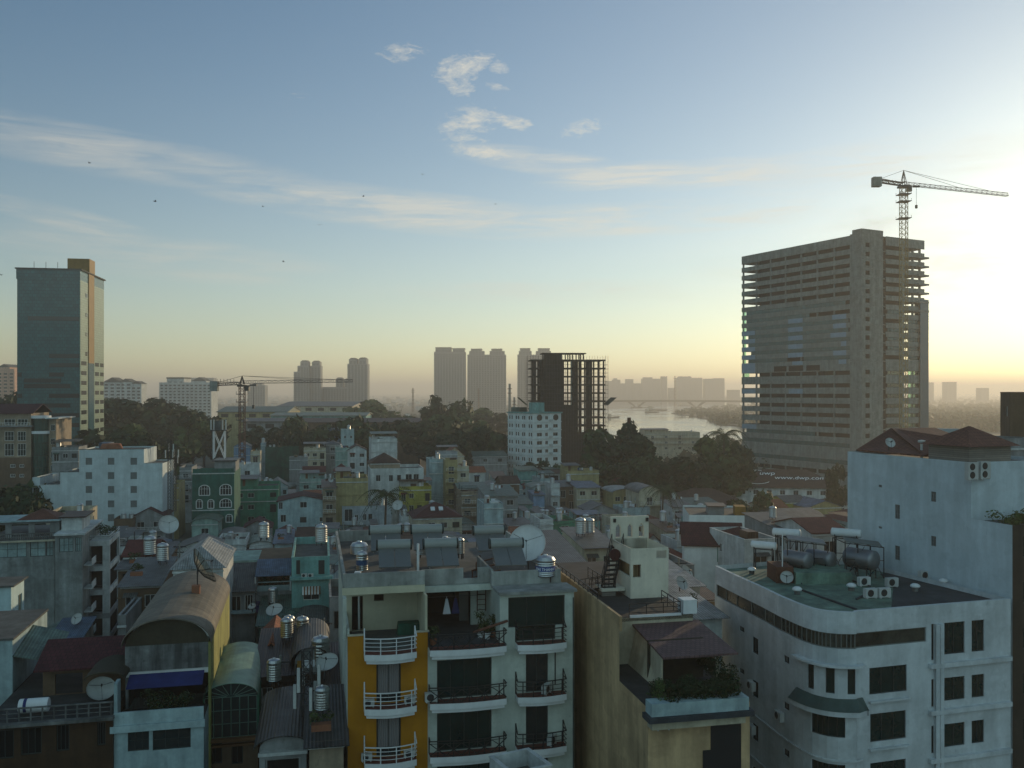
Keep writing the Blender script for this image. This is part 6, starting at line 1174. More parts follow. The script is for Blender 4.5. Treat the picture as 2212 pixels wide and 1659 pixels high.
def orange_house():
    B=Bld('orange_fronted_house','narrow house with an orange front and white curved balconies','house',751,924,57,A0); w=B.w; d=20; lv=[Z0-3.4*k for k in range(1,7)]; wn=[(B.U(813),B.U(866),z+.02,z+2.5) for z in lv]
    mb=MB(); mb.facade((0,0),(1,0),(0,1),w,0,Z0,wn,.2); n0,n1=B.U(786),B.U(897); top=B.Z(770,1374)
    for a,b in ((0,n0),(n1,w)): mb.box(a,b,.0,.18,Z0,top)
    mb.build('front_wall','orange wall',B.o); m=MB()
    for a,b in ((-.03,n0+.05),(n1-.05,w+.1)): m.box(a,b,-.05,.24,top,top+.07)
    m.build('coping','wall cream',B.o)
    for o in wn:
        fo=window(B.o,o,nx=2,nz=1,fr='frame dark',gl='glass dark',depth=.18); c=MB(); c.box(o[0]+.1,o[1]-.1,.165,.175,o[2]+.55,o[3]-.08); c.build('curtain','curtain',fo)
    sw=[]; s=MB(); 
    for k in range(7):
        for v in (3,8,13): sw.append((v,v+.8,1+3.4*k+.9,1+3.4*k+2.1))
    s.facade((0,0),(0,1),(1,0),d,0,Z0+.9,[o for o in sw if o[3]<Z0],.2); s.facade((0,5),(0,1),(1,0),d-5,Z0+.9,27.2,[],.2); s.facade((0,d),(1,0),(0,-1),w,0,27.2,[]); s.build('side_wall','front white',B.o)
    for o in sw: 
        if o[3]<Z0: window(B.o,o,'left',nx=2,sub=False)
    for z in [Z0]+lv: rail_balcony(B,n0,n1,z,'white')
    yb=5.; m=MB(); m.box(.02,w,.19,yb,Z0-.2,Z0); m.build('terrace_floor','roof concrete',B.o)
    o1=B.rect(760,784,1288,1362,yb); o2=B.rect(808,829,1284,1298,yb); o1=(max(.15,o1[0]),o1[1],Z0+.02,o1[3]); m=MB(); m.facade((0,yb),(1,0),(0,1),w,Z0,27.1,[o1,o2],.22); m.build('terrace_wall','cream wall',B.o)
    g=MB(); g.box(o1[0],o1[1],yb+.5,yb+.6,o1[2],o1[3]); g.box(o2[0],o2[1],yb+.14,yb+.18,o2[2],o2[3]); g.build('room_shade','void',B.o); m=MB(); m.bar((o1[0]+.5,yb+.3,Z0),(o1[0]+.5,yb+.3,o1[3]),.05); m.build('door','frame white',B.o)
    r=MB(); yf=1.4; zt=B.Z(820,1237,yf); zb=B.Z(820,1267,yf); r.box(-.25,w-.02,yf,yf+.18,zb+.01,zt); r.box(-.25,-.07,yf+.18,d,zb+.01,zt); r.box(-.25,w-.02,d,d+.18,zb+.01,zt); r.build('parapet','old white',B.o); r=MB(); r.box(-.3,w-.02,yf-.1,yf+.5,zb-.45,zb); r.build('beam','cream wall',B.o); r=MB(); r.box(-.06,w,yf+.5,d,zb-.2,zb+.0); r.build('roof_slab','roof concrete',B.o)
    m=MB(); m.box(-.28,-.06,.3,1.3,zb-3,zb-.46); m.build('pilaster','front white',B.o); m=MB(); m.box(w-.14,w-.0,.2,yb,Z0,zb-.46); m.build('party_wall','cream wall',B.o); m=MB(); m.box(-.02,.12,.2,yb,Z0,Z0+1.4); m.build('side_parapet','front white',B.o)
    m=MB(); a=B.U(857,3.6); m.solid([(a,3.2,Z0),(a+1.7,3.3,Z0),(a+1.65,3.4,Z0+.75),(a+.1,3.3,Z0+.75)],[(a,4.,Z0),(a+1.7,4.,Z0),(a+1.6,4.,Z0+.8),(a+.1,4.,Z0+.8)]); o=m.build('tarpaulin_heap','green net'); o.location=B.o.location; o.rotation_euler=B.o.rotation_euler; tag(o,'green tarpaulin bundle on the cream terrace','tarpaulin')
    B.zr=zb; B.zt=zt; return B
OH=orange_house(); P=OH.world(OH.w,0,0)
def white_house():
    B=Bld('white_fronted_house','wide white-fronted house with black railed balconies beside the orange one','apartment block',924,1240,P.y,A0,X=P.x); B.w=w=B.U(1240); d=20; lv=[Z0-3.4*k for k in range(1,7)]; ops=[]; rs=[]
    for z in lv: ops.append((B.U(944),B.U(1062),z+.02,z+2.5)); rs.append((B.U(1136),B.U(1184),z+.02,z+2.55))
    xb=B.U(1080); win3=B.rect(1098,1220,1288,1353); win3=(win3[0],win3[1],Z0+.95,win3[3]); zc=B.Z(1160,1281)
    mb=MB(); mb.facade((0,0),(1,0),(0,1),w,0,Z0,ops+rs,.22); mb.facade((xb,0),(1,0),(0,1),w-xb,Z0,zc,[(win3[0]-xb,win3[1]-xb,win3[2],win3[3]),(B.U(1113)-xb,B.U(1200)-xb,Z0+.02,win3[2])],.22)
    mb.facade((xb,0),(0,1),(1,0),5,Z0,zc,[]); mb.facade((w,0),(0,1),(-1,0),d,0,zc,[(v,v+1,z+.9,z+2.2) for z in lv[:3] for v in (4,11)],.2); mb.facade((0,d),(1,0),(0,-1),w,0,zc,[]); mb.build('wall','front white',B.o)
    for o in ops: window(B.o,o,nx=4,nz=1,fr='frame dark',gl='glass green',depth=.18)
    for o in rs: window(B.o,o,nx=2,nz=1,fr='frame dark',gl='glass dark',depth=.18)
    window(B.o,win3,nx=3,fr='frame dark',gl='glass green',depth=.18); window(B.o,(B.U(1113),B.U(1200),Z0+.02,win3[2]),nx=2,fr='frame dark',gl='glass green',depth=.19)
    bm=[rail_balcony(B,.05,B.U(1089),z,'cross',bow=.25,dep=.8) for z in [Z0]+lv]; br=[rail_balcony(B,B.U(1113),B.U(1217),z,'black',bow=.25,dep=.8) for z in [Z0]+lv]
    # recessed terrace with its dark room
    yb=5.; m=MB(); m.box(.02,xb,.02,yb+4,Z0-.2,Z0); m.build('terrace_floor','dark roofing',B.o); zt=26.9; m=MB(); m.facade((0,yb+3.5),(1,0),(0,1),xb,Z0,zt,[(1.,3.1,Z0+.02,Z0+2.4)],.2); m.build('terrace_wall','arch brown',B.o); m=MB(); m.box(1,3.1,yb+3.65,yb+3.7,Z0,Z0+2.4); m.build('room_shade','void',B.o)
    x0=B.U(1050,yb); m=MB(); m.box(B.U(1016,yb+.1),x0+1.8,yb,yb+.15,Z0,zt); m.build('inner_wall','front white',B.o); m=MB(); q=B.rect(992,1012,1280,1356,yb+1.2); m.box(q[0],q[1],yb+1.2,yb+1.25,Z0,q[3]); m.build('door','collector',B.o)
    yf=3.2; zp=B.Z(960,1229,yf); zb=B.Z(960,1263,yf); m=MB(); xg=B.U(1001,yf); m.box(0,xg,yf,yf+.16,zb,zp); m.box(xg,B.U(1032,yf),yf,yf+.16,zb,zb+.35); m.box(B.U(1032,yf),B.U(1058,yf),yf,yf+.16,zb,zp); m.build('parapet','old white',B.o); m=MB(); m.box(-.0,x0+.9,yf-.35,yf-.01,zb-.42,zb-.02); m.build('beam','front white',B.o); m=MB(); m.box(0,w-.1,yf+.17,d,zb-.2,zb+.02); m.build('roof_slab','roof concrete',B.o)
    yp=2.4; z3=B.Z(1140,1232,yp); z4=B.Z(1140,1264,yp); xa=B.U(1062,yp); m=MB(); m.box(xa,w-.25,yp,yp+.16,z4,z3); m.box(xa,xa+.16,yp+.17,8,z4,z3+.1); m.box(w-.41,w-.25,yp+.17,d,z4,z3); m.build('roof_parapet','old white',B.o)
    m=MB(); m.solid([(xb-.1,-.25,zc+.0),(w+.15,-.25,zc+.0),(w+.15,-.25,zc+.18),(xb-.1,-.25,zc+.18)],[(xb-.1,yp,z4-.05),(w+.15,yp,z4-.05),(w+.15,yp,z4+.08),(xb-.1,yp,z4+.08)]); m.build('canopy','old white',B.o)
    # roof ladder
    l=MB(); a,b=B.U(1031,yb-.3),B.U(1049,yb-.3); 
    for x in (a,b): l.bar((x,yb-.3,Z0+1),(x,yb-.3,zb+.6),.025)
    for i in range(9): z=Z0+1.1+i*.36; l.bar((a,yb-.3,z),(b,yb-.3,z),.018)
    l.build('ladder','rust',B.o); l=MB(); x=B.U(1199); l.bar((x,-.04,Z0-3),(x,-.04,Z0-.7),.03); x=B.U(1238); l.bar((x,-.04,2),(x,-.04,zc-.4),.025); l.build('drain_pipe','metal dark',B.o)
    # laundry, pots, bamboo pole
    for i,(ox,c,lb) in enumerate(((965,'cloth white','white shirt drying in the dark roof room'),(984,'cloth blue','dark clothes drying beside the white shirt'))):
        x=B.U(ox,4.2); m=MB(); m.solid([(x-.07,4.2,Z0+2.1),(x+.07,4.2,Z0+2.1),(x+.07,4.26,Z0+2.1),(x-.07,4.26,Z0+2.1)],[(x-.28,4.15,Z0+1.05),(x+.28,4.15,Z0+1.05),(x+.26,4.3,Z0+1.05),(x-.26,4.3,Z0+1.05)]); m.bar((x,4.23,Z0+2.1),(x,4.23,Z0+2.25),.012); o=m.build('drying_clothes',c); o.location=B.o.location; o.rotation_euler=B.o.rotation_euler; tag(o,lb,'clothes')
    m=MB(); m.bar((0.3,4.23,Z0+2.25),(x0-.2,4.23,Z0+2.25),.012); m.build('clothes_line','frame dark',B.o)
    rng=random.Random(6)
    for i,(ox,y,lb,s) in enumerate(((1038,1.6,'tall leafy pot plant on the dark terrace',1.1),(1052,1.2,'low fern pot on the dark terrace',.6),(1066,1.6,'thin pot plant beside the white side wall',.8),(936,.5,'dry pot plant at the left end of the terrace rail',.8))):
        rt=empty('pot_plant',B.world(B.U(ox,y),y,Z0),0,lb,'potted plant'); m=MB(); m.lathe([(0,0),(.17,0),(.25,.38),(.22,.4),(0,.36)],12); m.build('pot','paint white' if i<2 else 'terracotta',rt); p=MB(); [leaf_blob(p,(rng.uniform(-.2,.2),rng.uniform(-.2,.2),.5+rng.uniform(0,1)*s),.26*s+.1,60,.07,rng) for _ in range(6)]; p.bar((0,0,.3),(0,0,.4+s),.02); p.build('leaves','leaf mid',rt)
    m=MB(); m.bar((B.U(1022,-.5),-.6,Z0+.95),(B.U(1098,-.5),-.3,Z0+1.5),.09,8); o=m.build('bamboo_bundle','rust'); o.location=B.o.location; o.rotation_euler=B.o.rotation_euler; tag(o,'reddish bundle of poles resting on the terrace rail','poles')
    for i,(ox,k,lb) in enumerate(((1180,1,'air conditioner on the upper right black railed balcony'),(1192,2,'air conditioner on the middle right black railed balcony'),(932,1,'air conditioner at the left end of the wide black railed balcony'))): ac_unit(B.world(B.U(ox,-.45),-.45,Z0-3.4*k+.02),B.a+R(50 if i<2 else 0),lb,1.)
    for i,(ox,k,lb) in enumerate(((797,1,'white unit on the second white railed balcony, left side'),(885,1,'white unit on the second white railed balcony, right side'),(792,2,'white unit on the lowest white railed balcony, left side'),(884,2,'white unit on the lowest white railed balcony, right side'))): ac_unit(OH.world(OH.U(ox,-.5),-.5,Z0-3.4*k+.02),OH.a,lb,.8)
    # solar heaters, tanks and the dish on the roof
    R_=[(849,1226,62,'front left'),(952,1223,62.3,'front middle'),(1098,1222,63,'front right'),(830,1190,66,'rear left'),(922,1188,66.5,'rear middle'),(1059,1190,67.5,'rear right')]
    for i,(ox,oy,Y,nm) in enumerate(R_):
        X=(ox-CX)/F*Y; z=H-(oy-HY)/F*Y-.05; copy_tree(SH,None,(X,Y+.8,max(z,zb+.02)),R(A0-3),1.03,f'{nm} solar heater above the orange and white fronts')
    zr=zb+.02
    for ox,Y,r,h,lb in ((782,64.5,.42,1.1,'slim steel tank with a blue band behind the left heater'),(962,69,.64,1.3,'big domed steel tank in the middle of the centre roofs'),(916,71,.66,1.0,'domed steel tank left of the big middle one'),(1,69,.3,1,''),(830,72,.7,.8,'low domed tank behind the rear left heater'),(776,71,.7,.6,'low wide domed tank at the rear left corner')):
        if lb: water_tank(((ox-CX)/F*Y,Y,zr),r,h,lb,'steel tanks on the centre roofs',band='band' in lb)
    water_tank(((994-CX)/F*70,70,zr+.2),.32,1.0,'small steel tank right of the big middle one','steel tanks on the centre roofs')
    water_tank(((1178-CX)/F*62.6,62.6,zr),.68,1.05,'steel tank with blue lettering band at the right roof corner','steel tanks on the centre roofs',band=True,word='ĐẠI THÀNH')
    dish(((1141-CX)/F*66.4,66.4,zr),1.36,R(-100),.42,'big white dish on the right roof corner',mast_h=1.9,mt='paint white')
    m=MB(); m.bar((0,0,0),(0,0,2.7),.09,8); o=m.build('white_pole','paint white'); o.location=((903-CX)/F*62,62,zr); tag(o,'white vertical pipe between the front solar heaters','pipe')
    m=MB(); m.box(-.2,.2,-.2,.2,.5,.6); [m.bar((a,b,0),(a,b,.5),.02) for a in(-.17,.17) for b in (-.17,.17)]; o=m.build('stool','paint white'); o.location=((773-CX)/F*60.6,60.6,OH.zr+.02); tag(o,'small white stool in the left roof corner','stool')
    for i in range(3):
        m=MB(); y=60.5+i*3.; X=(1008+i*9-CX)/F*y; m.bar((0,0,0),(2.2,2.5,.15),.05); m.bar((.3,0,0),(.3,0,.6),.03); o=m.build('roof_pipe','rust'); o.location=(X,y+2,zr+.15); tag(o,['rusty pipe crossing the centre roof nearest the ladder','rusty pipe in the middle of the centre roof','rusty pipe at the rear of the centre roof'][i],'pipe')
    return B
WH=white_house()
# ================= the cream stair tower house
def villa():
    B=Bld('cream_terrace_house','long cream house with roof terrace, maroon pavilion and stair tower','house',1400,1617,50,12); B.w=w=6.1; d=27; zt=26.4; zd=25.5; zp=22.5; yu=4.9
    m=MB(); m.facade((0,0),(0,1),(1,0),yu,0,zp,[]); m.facade((0,yu),(0,1),(1,0),d-yu,0,zt-.0,[]); m.box(0.004,.18,yu+.01,d,zt-.9,zt); m.facade((0,0),(1,0),(0,1),w,0,zp,[]); m.facade((w,0),(0,1),(-1,0),8,0,zp,[]); m.facade((w,8),(0,1),(-1,0),d-8,0,zd,[]); m.facade((0,d),(1,0),(0,-1),w,0,zd,[]); m.build('wall','villa cream',B.o)
    m=MB(); m.facade((0.05,8.),(1,0),(0,1),w-.05,zp,zd,[]); m.build('rear_terrace_wall','wall cream',B.o)
    m=MB(); m.box(.19,w,8,d-.02,zd-.25,zd); m.build('roof_deck','deck dark',B.o); m=MB(); m.box(.02,w-.02,.05,8,zp-.2,zp+.02); m.build('terrace_floor','deck dark',B.o)
    # planter and cornice
    m=MB(); X1=B.U(1617,-.9); 
    for a,b,z0,z1,mm in ((-.15,X1,zp-.15,zp+.55,'wall pale blue'),(-.35,X1+.25,zp-.45,zp-.151,'dark roofing'),(-.05,X1-.1,zp-.95,zp-.451,'wall cream')):
        m=MB(); e=-.95 if mm!='dark roofing' else -1.15
        if mm=='wall cream': e=-.75
        m.box(a,b,e,-.004,z0,z1); m.build({'wall pale blue':'planter','dark roofing':'cornice','wall cream':'frieze'}[mm],mm,B.o)
    # dark stepped cladding on the front
    for a,b,y0,y1 in ((1553,1600,1525,1545),(1535,1600,1545,1700),(1518,1535,1620,1700)): q=B.rect(a,b,y0,y1); m=MB(); m.box(q[0],min(q[1],w),-.06,-.004,max(0,q[2]),q[3]); m.build('dark_cladding','rail black',B.o)
    for i in range(1): ac_unit(B.world(B.U(1432,-.4),-.35,B.Z(1432,1575,-.3)),B.a,'air conditioner on the cream front below the planter',1.)
    # pavilion
    x0=B.U(1427,2.);x1=B.U(1588,2.); z0=B.Z(1500,1416,2.); xb0=B.U(1364,8.2); xb1=B.U(1508,8.2); z1=B.Z(1436,1346,8.2); m=MB(); m.solid([(x0,1.6,z0),(x1,1.6,z0),(x1,1.6,z0+.12),(x0,1.6,z0+.12)],[(xb0,8.2,z1),(xb1,8.2,z1),(xb1,8.2,z1+.12),(xb0,8.2,z1+.12)]); m.build('pavilion_roof','pavilion tile',B.o)
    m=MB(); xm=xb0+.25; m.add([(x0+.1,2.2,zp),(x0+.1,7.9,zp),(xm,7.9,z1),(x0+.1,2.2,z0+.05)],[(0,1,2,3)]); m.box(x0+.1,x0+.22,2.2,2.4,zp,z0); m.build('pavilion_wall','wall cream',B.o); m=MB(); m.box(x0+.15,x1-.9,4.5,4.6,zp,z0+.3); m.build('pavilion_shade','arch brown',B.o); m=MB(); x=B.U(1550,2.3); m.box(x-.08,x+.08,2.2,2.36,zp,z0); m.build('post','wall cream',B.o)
    m=MB(); r0=B.U(1360,8.); r1=B.U(1470,8.); m.box(r0,r1,7.85,8.05,zd,zd+.14); m.build('curb','paint white',B.o)
    def rail(pts,z,name='railing',hh=.85,n=6):
        m=MB()
        for a,b in zip(pts,pts[1:]):
            a=Vector((*a,z));b=Vector((*b,z))
            for h in (hh,hh*.66,hh*.33): m.bar(a+Vector((0,0,h)),b+Vector((0,0,h)),.02 if h<hh else .028)
            k=max(2,int((b-a).length/1.1))
            for i in range(k+1): p=a.lerp(b,i/k); m.bar(p,p+Vector((0,0,hh)),.022)
        m.build(name,'rail black',B.o)
    rail([(r0,8.05),(r1,8.05),(B.U(1429,11.5),11.5)],zd); rail([(.1,9.6),(.1,24)],zt-.35,hh=.75)
    m=MB(); q=B.U(1470,8.6); m.box(q,q+.95,8.1,9.1,zd,zd+.9); m.build('chimney_block','paint white',B.o)
    # stair tower
    y0=13.; xa=B.U(1362,y0); xc=B.U(1444,y0); zl=B.Z(1400,1296,y0)+.15; zu=B.Z(1390,1184,y0); y1=B.V(1320,xa); yn=min(y1,18.5)
    op=[(xa,B.U(1385,y0),B.Z(1370,1248,y0),B.Z(1370,1220,y0))]; wr=B.rect(1418,1440,1186,1206,y0)
    m=MB(); m.facade((xa,y0),(1,0),(0,1),xc-xa,zl,zu,[(0.02,op[0][1]-xa,op[0][2],op[0][3]),(wr[0]-xa,min(wr[1]-xa,xc-xa-.15),wr[2],wr[3]-.1)],.25); m.facade((xa,y0),(0,1),(1,0),yn-y0,zl,zu,[(.02,3.2,op[0][2],op[0][3])],.2); m.facade((xc,y0),(0,1),(-1,0),yn-y0,zl,zu,[]); m.facade((xa,yn),(1,0),(0,-1),xc-xa,zl,zu,[]); m.poly([(xa,y0,zl),(xa,yn,zl),(xc,yn,zl),(xc,y0,zl)]); m.box(xa+.01,xc-.01,y0+.26,yn-.01,zu-1.1,zu-1.0); m.build('stair_tower','tower cream',B.o)
    m=MB(); m.box(xa+.7,xc-.3,y0+1.2,yn-.5,zl,zu-1.2); m.build('inner_wall','villa cream',B.o); m=MB(); m.box(xa+1.,xa+1.35,y0+1.12,y0+1.19,op[0][2]-.2,op[0][3]); m.build('door','wood',B.o)
    m=MB(); m.box(xa+.35,xc-.5,y0+.5,yn-.2,zd,zl); m.build('tower_base','louvre',B.o)
    # top wall with three arched openings
    yt=yn; ux0=B.U(1320,yt); ux1=B.U(1401,yt); zb=zl; zz=B.Z(1360,1117,yt); ws=[B.rect(a,b,1156,y) + () for a,b,y in ()]; W3=[]
    for a,b in ((1336,1352),(1375,1391)): pass
    W3=[(B.U(a,yt)-ux0,B.U(b,yt)-ux0,0,0) for a,b in ((1330,1341),(1355.5,1366),(1380,1391))]
    W3=[(a,b,B.Z(1360,1160,yt),B.Z(1360,1131,yt)) for a,b,_,_ in W3]
    m=MB(); m.facade((ux0,yt),(1,0),(0,1),ux1-ux0,zb,zz,W3,.25); m.facade((ux0,yt+.25),(1,0),(0,-1),ux1-ux0,zb,zz,W3,.01); m.box(ux0-.001,ux0+.0,yt,yt+.25,zb,zz); m.box(ux1,ux1+.01,yt,yt+.25,zb,zz); m.box(ux0,ux1,yt,yt+.25,zz,zz+.06)
    for a,b,c,e in W3:
        for q,sg in ((a,1),(b,-1)): m.solid([(ux0+q,yt+.02,e-.28),(ux0+q,yt+.02,e),(ux0+q+sg*.2,yt+.02,e)],[(ux0+q,yt+.23,e-.28),(ux0+q,yt+.23,e),(ux0+q+sg*.2,yt+.23,e)])
    m.build('arcade_wall','tower cream',B.o)
    for a in (1327,1397): m=MB(); u=B.U(a,yt); z=B.Z(1360,1127,yt); m.box(u-.09,u+.09,yt-.15,yt-.004,z,z+.28); m.build('wall_lamp','rail black',B.o)
    m=MB(); m.box(ux1+.02,ux1+.55,yt-1.,yt,zb,B.Z(1405,1183,yt)); m.build('chimney','tower cream',B.o)
    zw=B.Z(1326,1168,yn); m=MB(); m.solid([(xa,y0+.2,zu),(xa+.12,y0+.2,zu),(xa+.12,y0+.2,zu-.02),(xa,y0+.2,zu-.02)],[(xa,yn,zw),(xa+.12,yn,zw),(xa+.12,yn,zu-.02),(xa,yn,zu-.02)]); m.build('wing_wall','tower cream',B.o)
    # two flights of black steel stair
    def stair(p,q,wd,n=9,nm='steel_stair'):
        m=MB(); p=Vector(p);q=Vector(q); s=Vector((0,wd,0)) if abs((q-p).x)>abs((q-p).y) else Vector((wd,0,0))
        for o in (Vector((0,0,0)),s): m.bar(p+o,q+o,.06); m.bar(p+o+Vector((0,0,.85)),q+o+Vector((0,0,.85)),.025); m.bar(p+o+Vector((0,0,.45)),q+o+Vector((0,0,.45)),.018); [m.bar(p.lerp(q,i/4)+o,p.lerp(q,i/4)+o+Vector((0,0,.85)),.02) for i in range(5)]
        for i in range(n): a=p.lerp(q,(i+.5)/n); m.bar(a,a+s,.07)
        m.build(nm,'rail black',B.o)
    stair((xa-1.6,y0+1.6,zl+.6),(xa-.1,y0+3.8,zu-.4),.9); stair((xa-2.9,y0+3.,zd),(xa-1.5,y0+1.2,zl+.6),.8,7)
    rail([(xa-1.6,y0+5),(xa-1.6,y0+1.5)],zl+.5); m=MB(); m.box(xa-1.8,xa-.05,y0+1.,y0+2.6,zl+.35,zl+.55); m.build('landing','tower cream',B.o); m=MB(); m.box(xa-1.7,xa-.7,y0+1.2,y0+2.4,zd,zl+.349); m.build('landing_base','louvre',B.o)
    m=MB(); m.lathe([(0,-.05),(.42,-.05),(.42,.05),(0,.05)],24,(xa-.5,yn-2.4,zu-.75),'Y'); m.build('round_sign','arch brown' if 0 else 'roof maroon tile',B.o)
    # hedge and plants
    rng=random.Random(12); p=MB(); 
    for i in range(80): leaf_blob(p,(rng.uniform(.5,X1-.4),rng.uniform(-.7,.9),zp+.6+rng.uniform(-.1,.6)),rng.uniform(.28,.5),110,.075,rng)
    for i in range(14): leaf_blob(p,(X1-.4+rng.uniform(-.2,.2),.1+i*.45,zp+.9+rng.uniform(0,.8)),.5,200,.075,rng)
    o=p.build('terrace_hedge','leaf dark'); o.location=B.o.location; o.rotation_euler=B.o.rotation_euler; tag(o,'dark hedge filling the planter under the maroon pavilion roof','hedge',kind='stuff')
    p=MB(); [leaf_blob(p,(rng.uniform(.2,1.8),rng.uniform(-.2,1.2),zp+.6+rng.uniform(0,.7)),.35,80,.06,rng) for _ in range(9)]; o=p.build('flowering_bush','leaf light'); o.location=B.o.location; o.rotation_euler=B.o.rotation_euler; tag(o,'lighter green bush at the left end of the planter hedge','bush')
    return B
VB=villa()
# ================= the rounded white building
EDGE=[(1544,1222),(1583,1240.5),(1645.6,1268.6),(1683,1287),(1700,1294),(1714,1300),(1735,1308),(1755,1314),(1770,1317),(1786,1319.5),(1810,1321.5),(1833,1322),(1850,1322)]
def rounded():
    zr=25.4; path=[]
    for ox,oy in EDGE: Y=(H-zr)*F/(oy-HY); path.append(Vector(((ox-CX)/F*Y,Y)))
    # smooth the curved part
    a=path[-1]; k0=Vector((a.x+.12,a.y+.25)); front=[k0,Vector((35.3,63.9))]; base=Vector((22.4,60.,0)); rt=empty('rounded_white_building',base,0,'white building with a rounded corner and a long strip window','apartment block')
    full=path+front; full=[p-base.xy for p in full]
    def hit(ox):
        r=(ox-CX)/F; best=None
        for i,(p,q) in enumerate(zip(full,full[1:])):
            fp=(p.x+base.x)-r*(p.y+base.y); fq=(q.x+base.x)-r*(q.y+base.y)
            if fp*fq<=0 and fp!=fq: t=fp/(fp-fq); return i+t
        return 0. if ox<1545 else len(full)-1.
    def pt(s,off=0.):
        i=min(int(s),len(full)-2); t=s-i; p=full[i].lerp(full[i+1],t); d=(full[i+1]-full[i]).normalized(); n=Vector((-d.y,d.x)); 
        return p+n*off
    def zof(s,oy): p=pt(s); return H-(oy-HY)/F*(p.y+base.y)
    ops=[]
    def O(a,b,y0,y1,nx,gl='glass green',z=None):
        s0,s1=hit(a),hit(b); m_=(s0+s1)/2; z1,z0=(zof(m_,y0),zof(m_,y1)) if z is None else z; ops.append((s0,s1,z0,z1,nx,gl))
    O(1547,2001,0,0,26,'strip glass',(23.93,22.92)); ops[-1]=(ops[-1][0],ops[-1][1],22.92,23.93,26,'strip glass')
    zs=[(24.1,21.9),(20.3,18.7),(17.1,15.5),(13.7,12.1),(10.4,8.8)]
    for i,(z1,z0) in enumerate(zs): O(2040,2084,0,0,2,'glass green',(z1,z0)); O(2099,2126,0,0,2,'glass green',(z1,z0)); O(2012,2018,0,0,1,'glass dark',(z1,z0-.3))
    for a,b in ((1744,1758),(1783,1803),(1831,1848)): O(a,b,0,0,1,'glass green',(21.6,19.9))
    O(1878,1959,0,0,3,'glass green',(21.5,19.7)); O(1880,1957,0,0,3,'glass green',(18.4,16.5)); O(1752,1826,0,0,5,'glass green',(18.5,17.0)); O(1752,1826,0,0,5,'glass green',(15.2,13.7)); O(1880,1957,0,0,3,'glass green',(15.1,13.2)); O(1752,1826,0,0,5,'glass green',(11.9,10.4))
    for i in range(5): 
        dz=3.3*i; O(1625,1638,0,0,1,'glass dark',(21.35-dz,20.1-dz)); O(1693,1705,0,0,2,'screen grey',(21.35-dz,20.85-dz)); O(1597,1608,0,0,2,'screen grey',(21.6-dz,21.2-dz))
    ss=sorted(set([float(i) for i in range(len(full))]+[o[0] for o in ops]+[o[1] for o in ops])); zz=sorted(set([0.,zr]+[v for o in ops for v in o[2:4]])); m=MB()
    for s0,s1 in zip(ss,ss[1:]):
        if s1-s0<1e-4: continue
        for z0,z1 in zip(zz,zz[1:]):
            sm,zm=(s0+s1)/2,(z0+z1)/2
            if any(o[0]<sm<o[1] and o[2]<zm<o[3] for o in ops): continue
            e=min(s1,int(s0+1e-6)+1); p,q=pt(s0),pt(s1-1e-6); m.poly([(p.x,p.y,z0),(q.x,q.y,z0),(q.x,q.y,z1),(p.x,p.y,z1)])
    for o in ops:
        sub=[o[0]]+[s for s in ss if o[0]<s<o[1]]+[o[1]-1e-6]
        for a,b in zip(sub,sub[1:]):
            p,q,p2,q2=pt(a+1e-6),pt(b-1e-6),pt(a+1e-6,.2),pt(b-1e-6,.2)
            for z in (o[2],o[3]): m.poly([(p.x,p.y,z),(q.x,q.y,z),(q2.x,q2.y,z),(p2.x,p2.y,z)])
        for s in (o[0]+1e-6,o[1]-1e-6): p,q=pt(s),pt(s,.2); m.poly([(p.x,p.y,o[2]),(q.x,q.y,o[2]),(q.x,q.y,o[3]),(p.x,p.y,o[3])])
    A,E_=full[-1],full[0]; bk=[Vector((A.x-5.6,A.y+14.5)),Vector((E_.x+7.,E_.y+2.6))]
    ring=[A]+bk+[E_]
    for p,q in zip(ring,ring[1:]): m.poly([(p.x,p.y,0),(q.x,q.y,0),(q.x,q.y,zr),(p.x,p.y,zr)])
    m.build('wall','round white',rt)
    for o in ops:
        f=MB(); g=MB(); n=o[4]; N_=max(n,int((o[1]-o[0])*2)+1); Q=[pt(o[0]+(o[1]-1e-5-o[0])*i/N_,.12) for i in range(N_+1)]; Q2=[pt(o[0]+(o[1]-1e-5-o[0])*i/N_,.16) for i in range(N_+1)]
        for (a,b),(c,d_) in zip(zip(Q,Q[1:]),zip(Q2,Q2[1:])):
            for z in (o[2]+.03,o[3]-.03): f.bar((a.x,a.y,z),(b.x,b.y,z),.03)
            g.poly([(c.x,c.y,o[2]),(d_.x,d_.y,o[2]),(d_.x,d_.y,o[3]),(c.x,c.y,o[3])])
        for i in range(n+1): p=pt(min(o[0]+(o[1]-1e-5-o[0])*i/n,o[1]-1e-4),.12); f.bar((p.x,p.y,o[2]),(p.x,p.y,o[3]),.028)
        fo=f.build('window','frame dark' if o[5]!='strip glass' else 'strip frame',rt); g.build('pane',o[5],fo)
    inner=[pt(i,.25) if i<len(full)-1 else pt(len(full)-1-1e-6,.25) for i in range(len(full))]; poly=inner+[bk[0],bk[1]]
    m=MB(); m.prism([(p.x,p.y) for p in poly],zr-.55,zr-.35); m.build('roof','green roofing',rt)
    m=MB()
    for p,q,c,e in zip(full,full[1:],inner,inner[1:]): m.add([(p.x,p.y,zr),(q.x,q.y,zr),(e.x,e.y,zr),(c.x,c.y,zr),(c.x,c.y,zr-.35),(e.x,e.y,zr-.35)],[(0,1,2,3),(3,2,5,4)])
    m.build('parapet_top','round white',rt)
    RY=lambda oy:(H-(zr-.35))*F/(oy-HY)
    def on(ox,oy,dz=0.): Y=RY(oy); return Vector(((ox-CX)/F*Y,Y,zr-.35+dz))
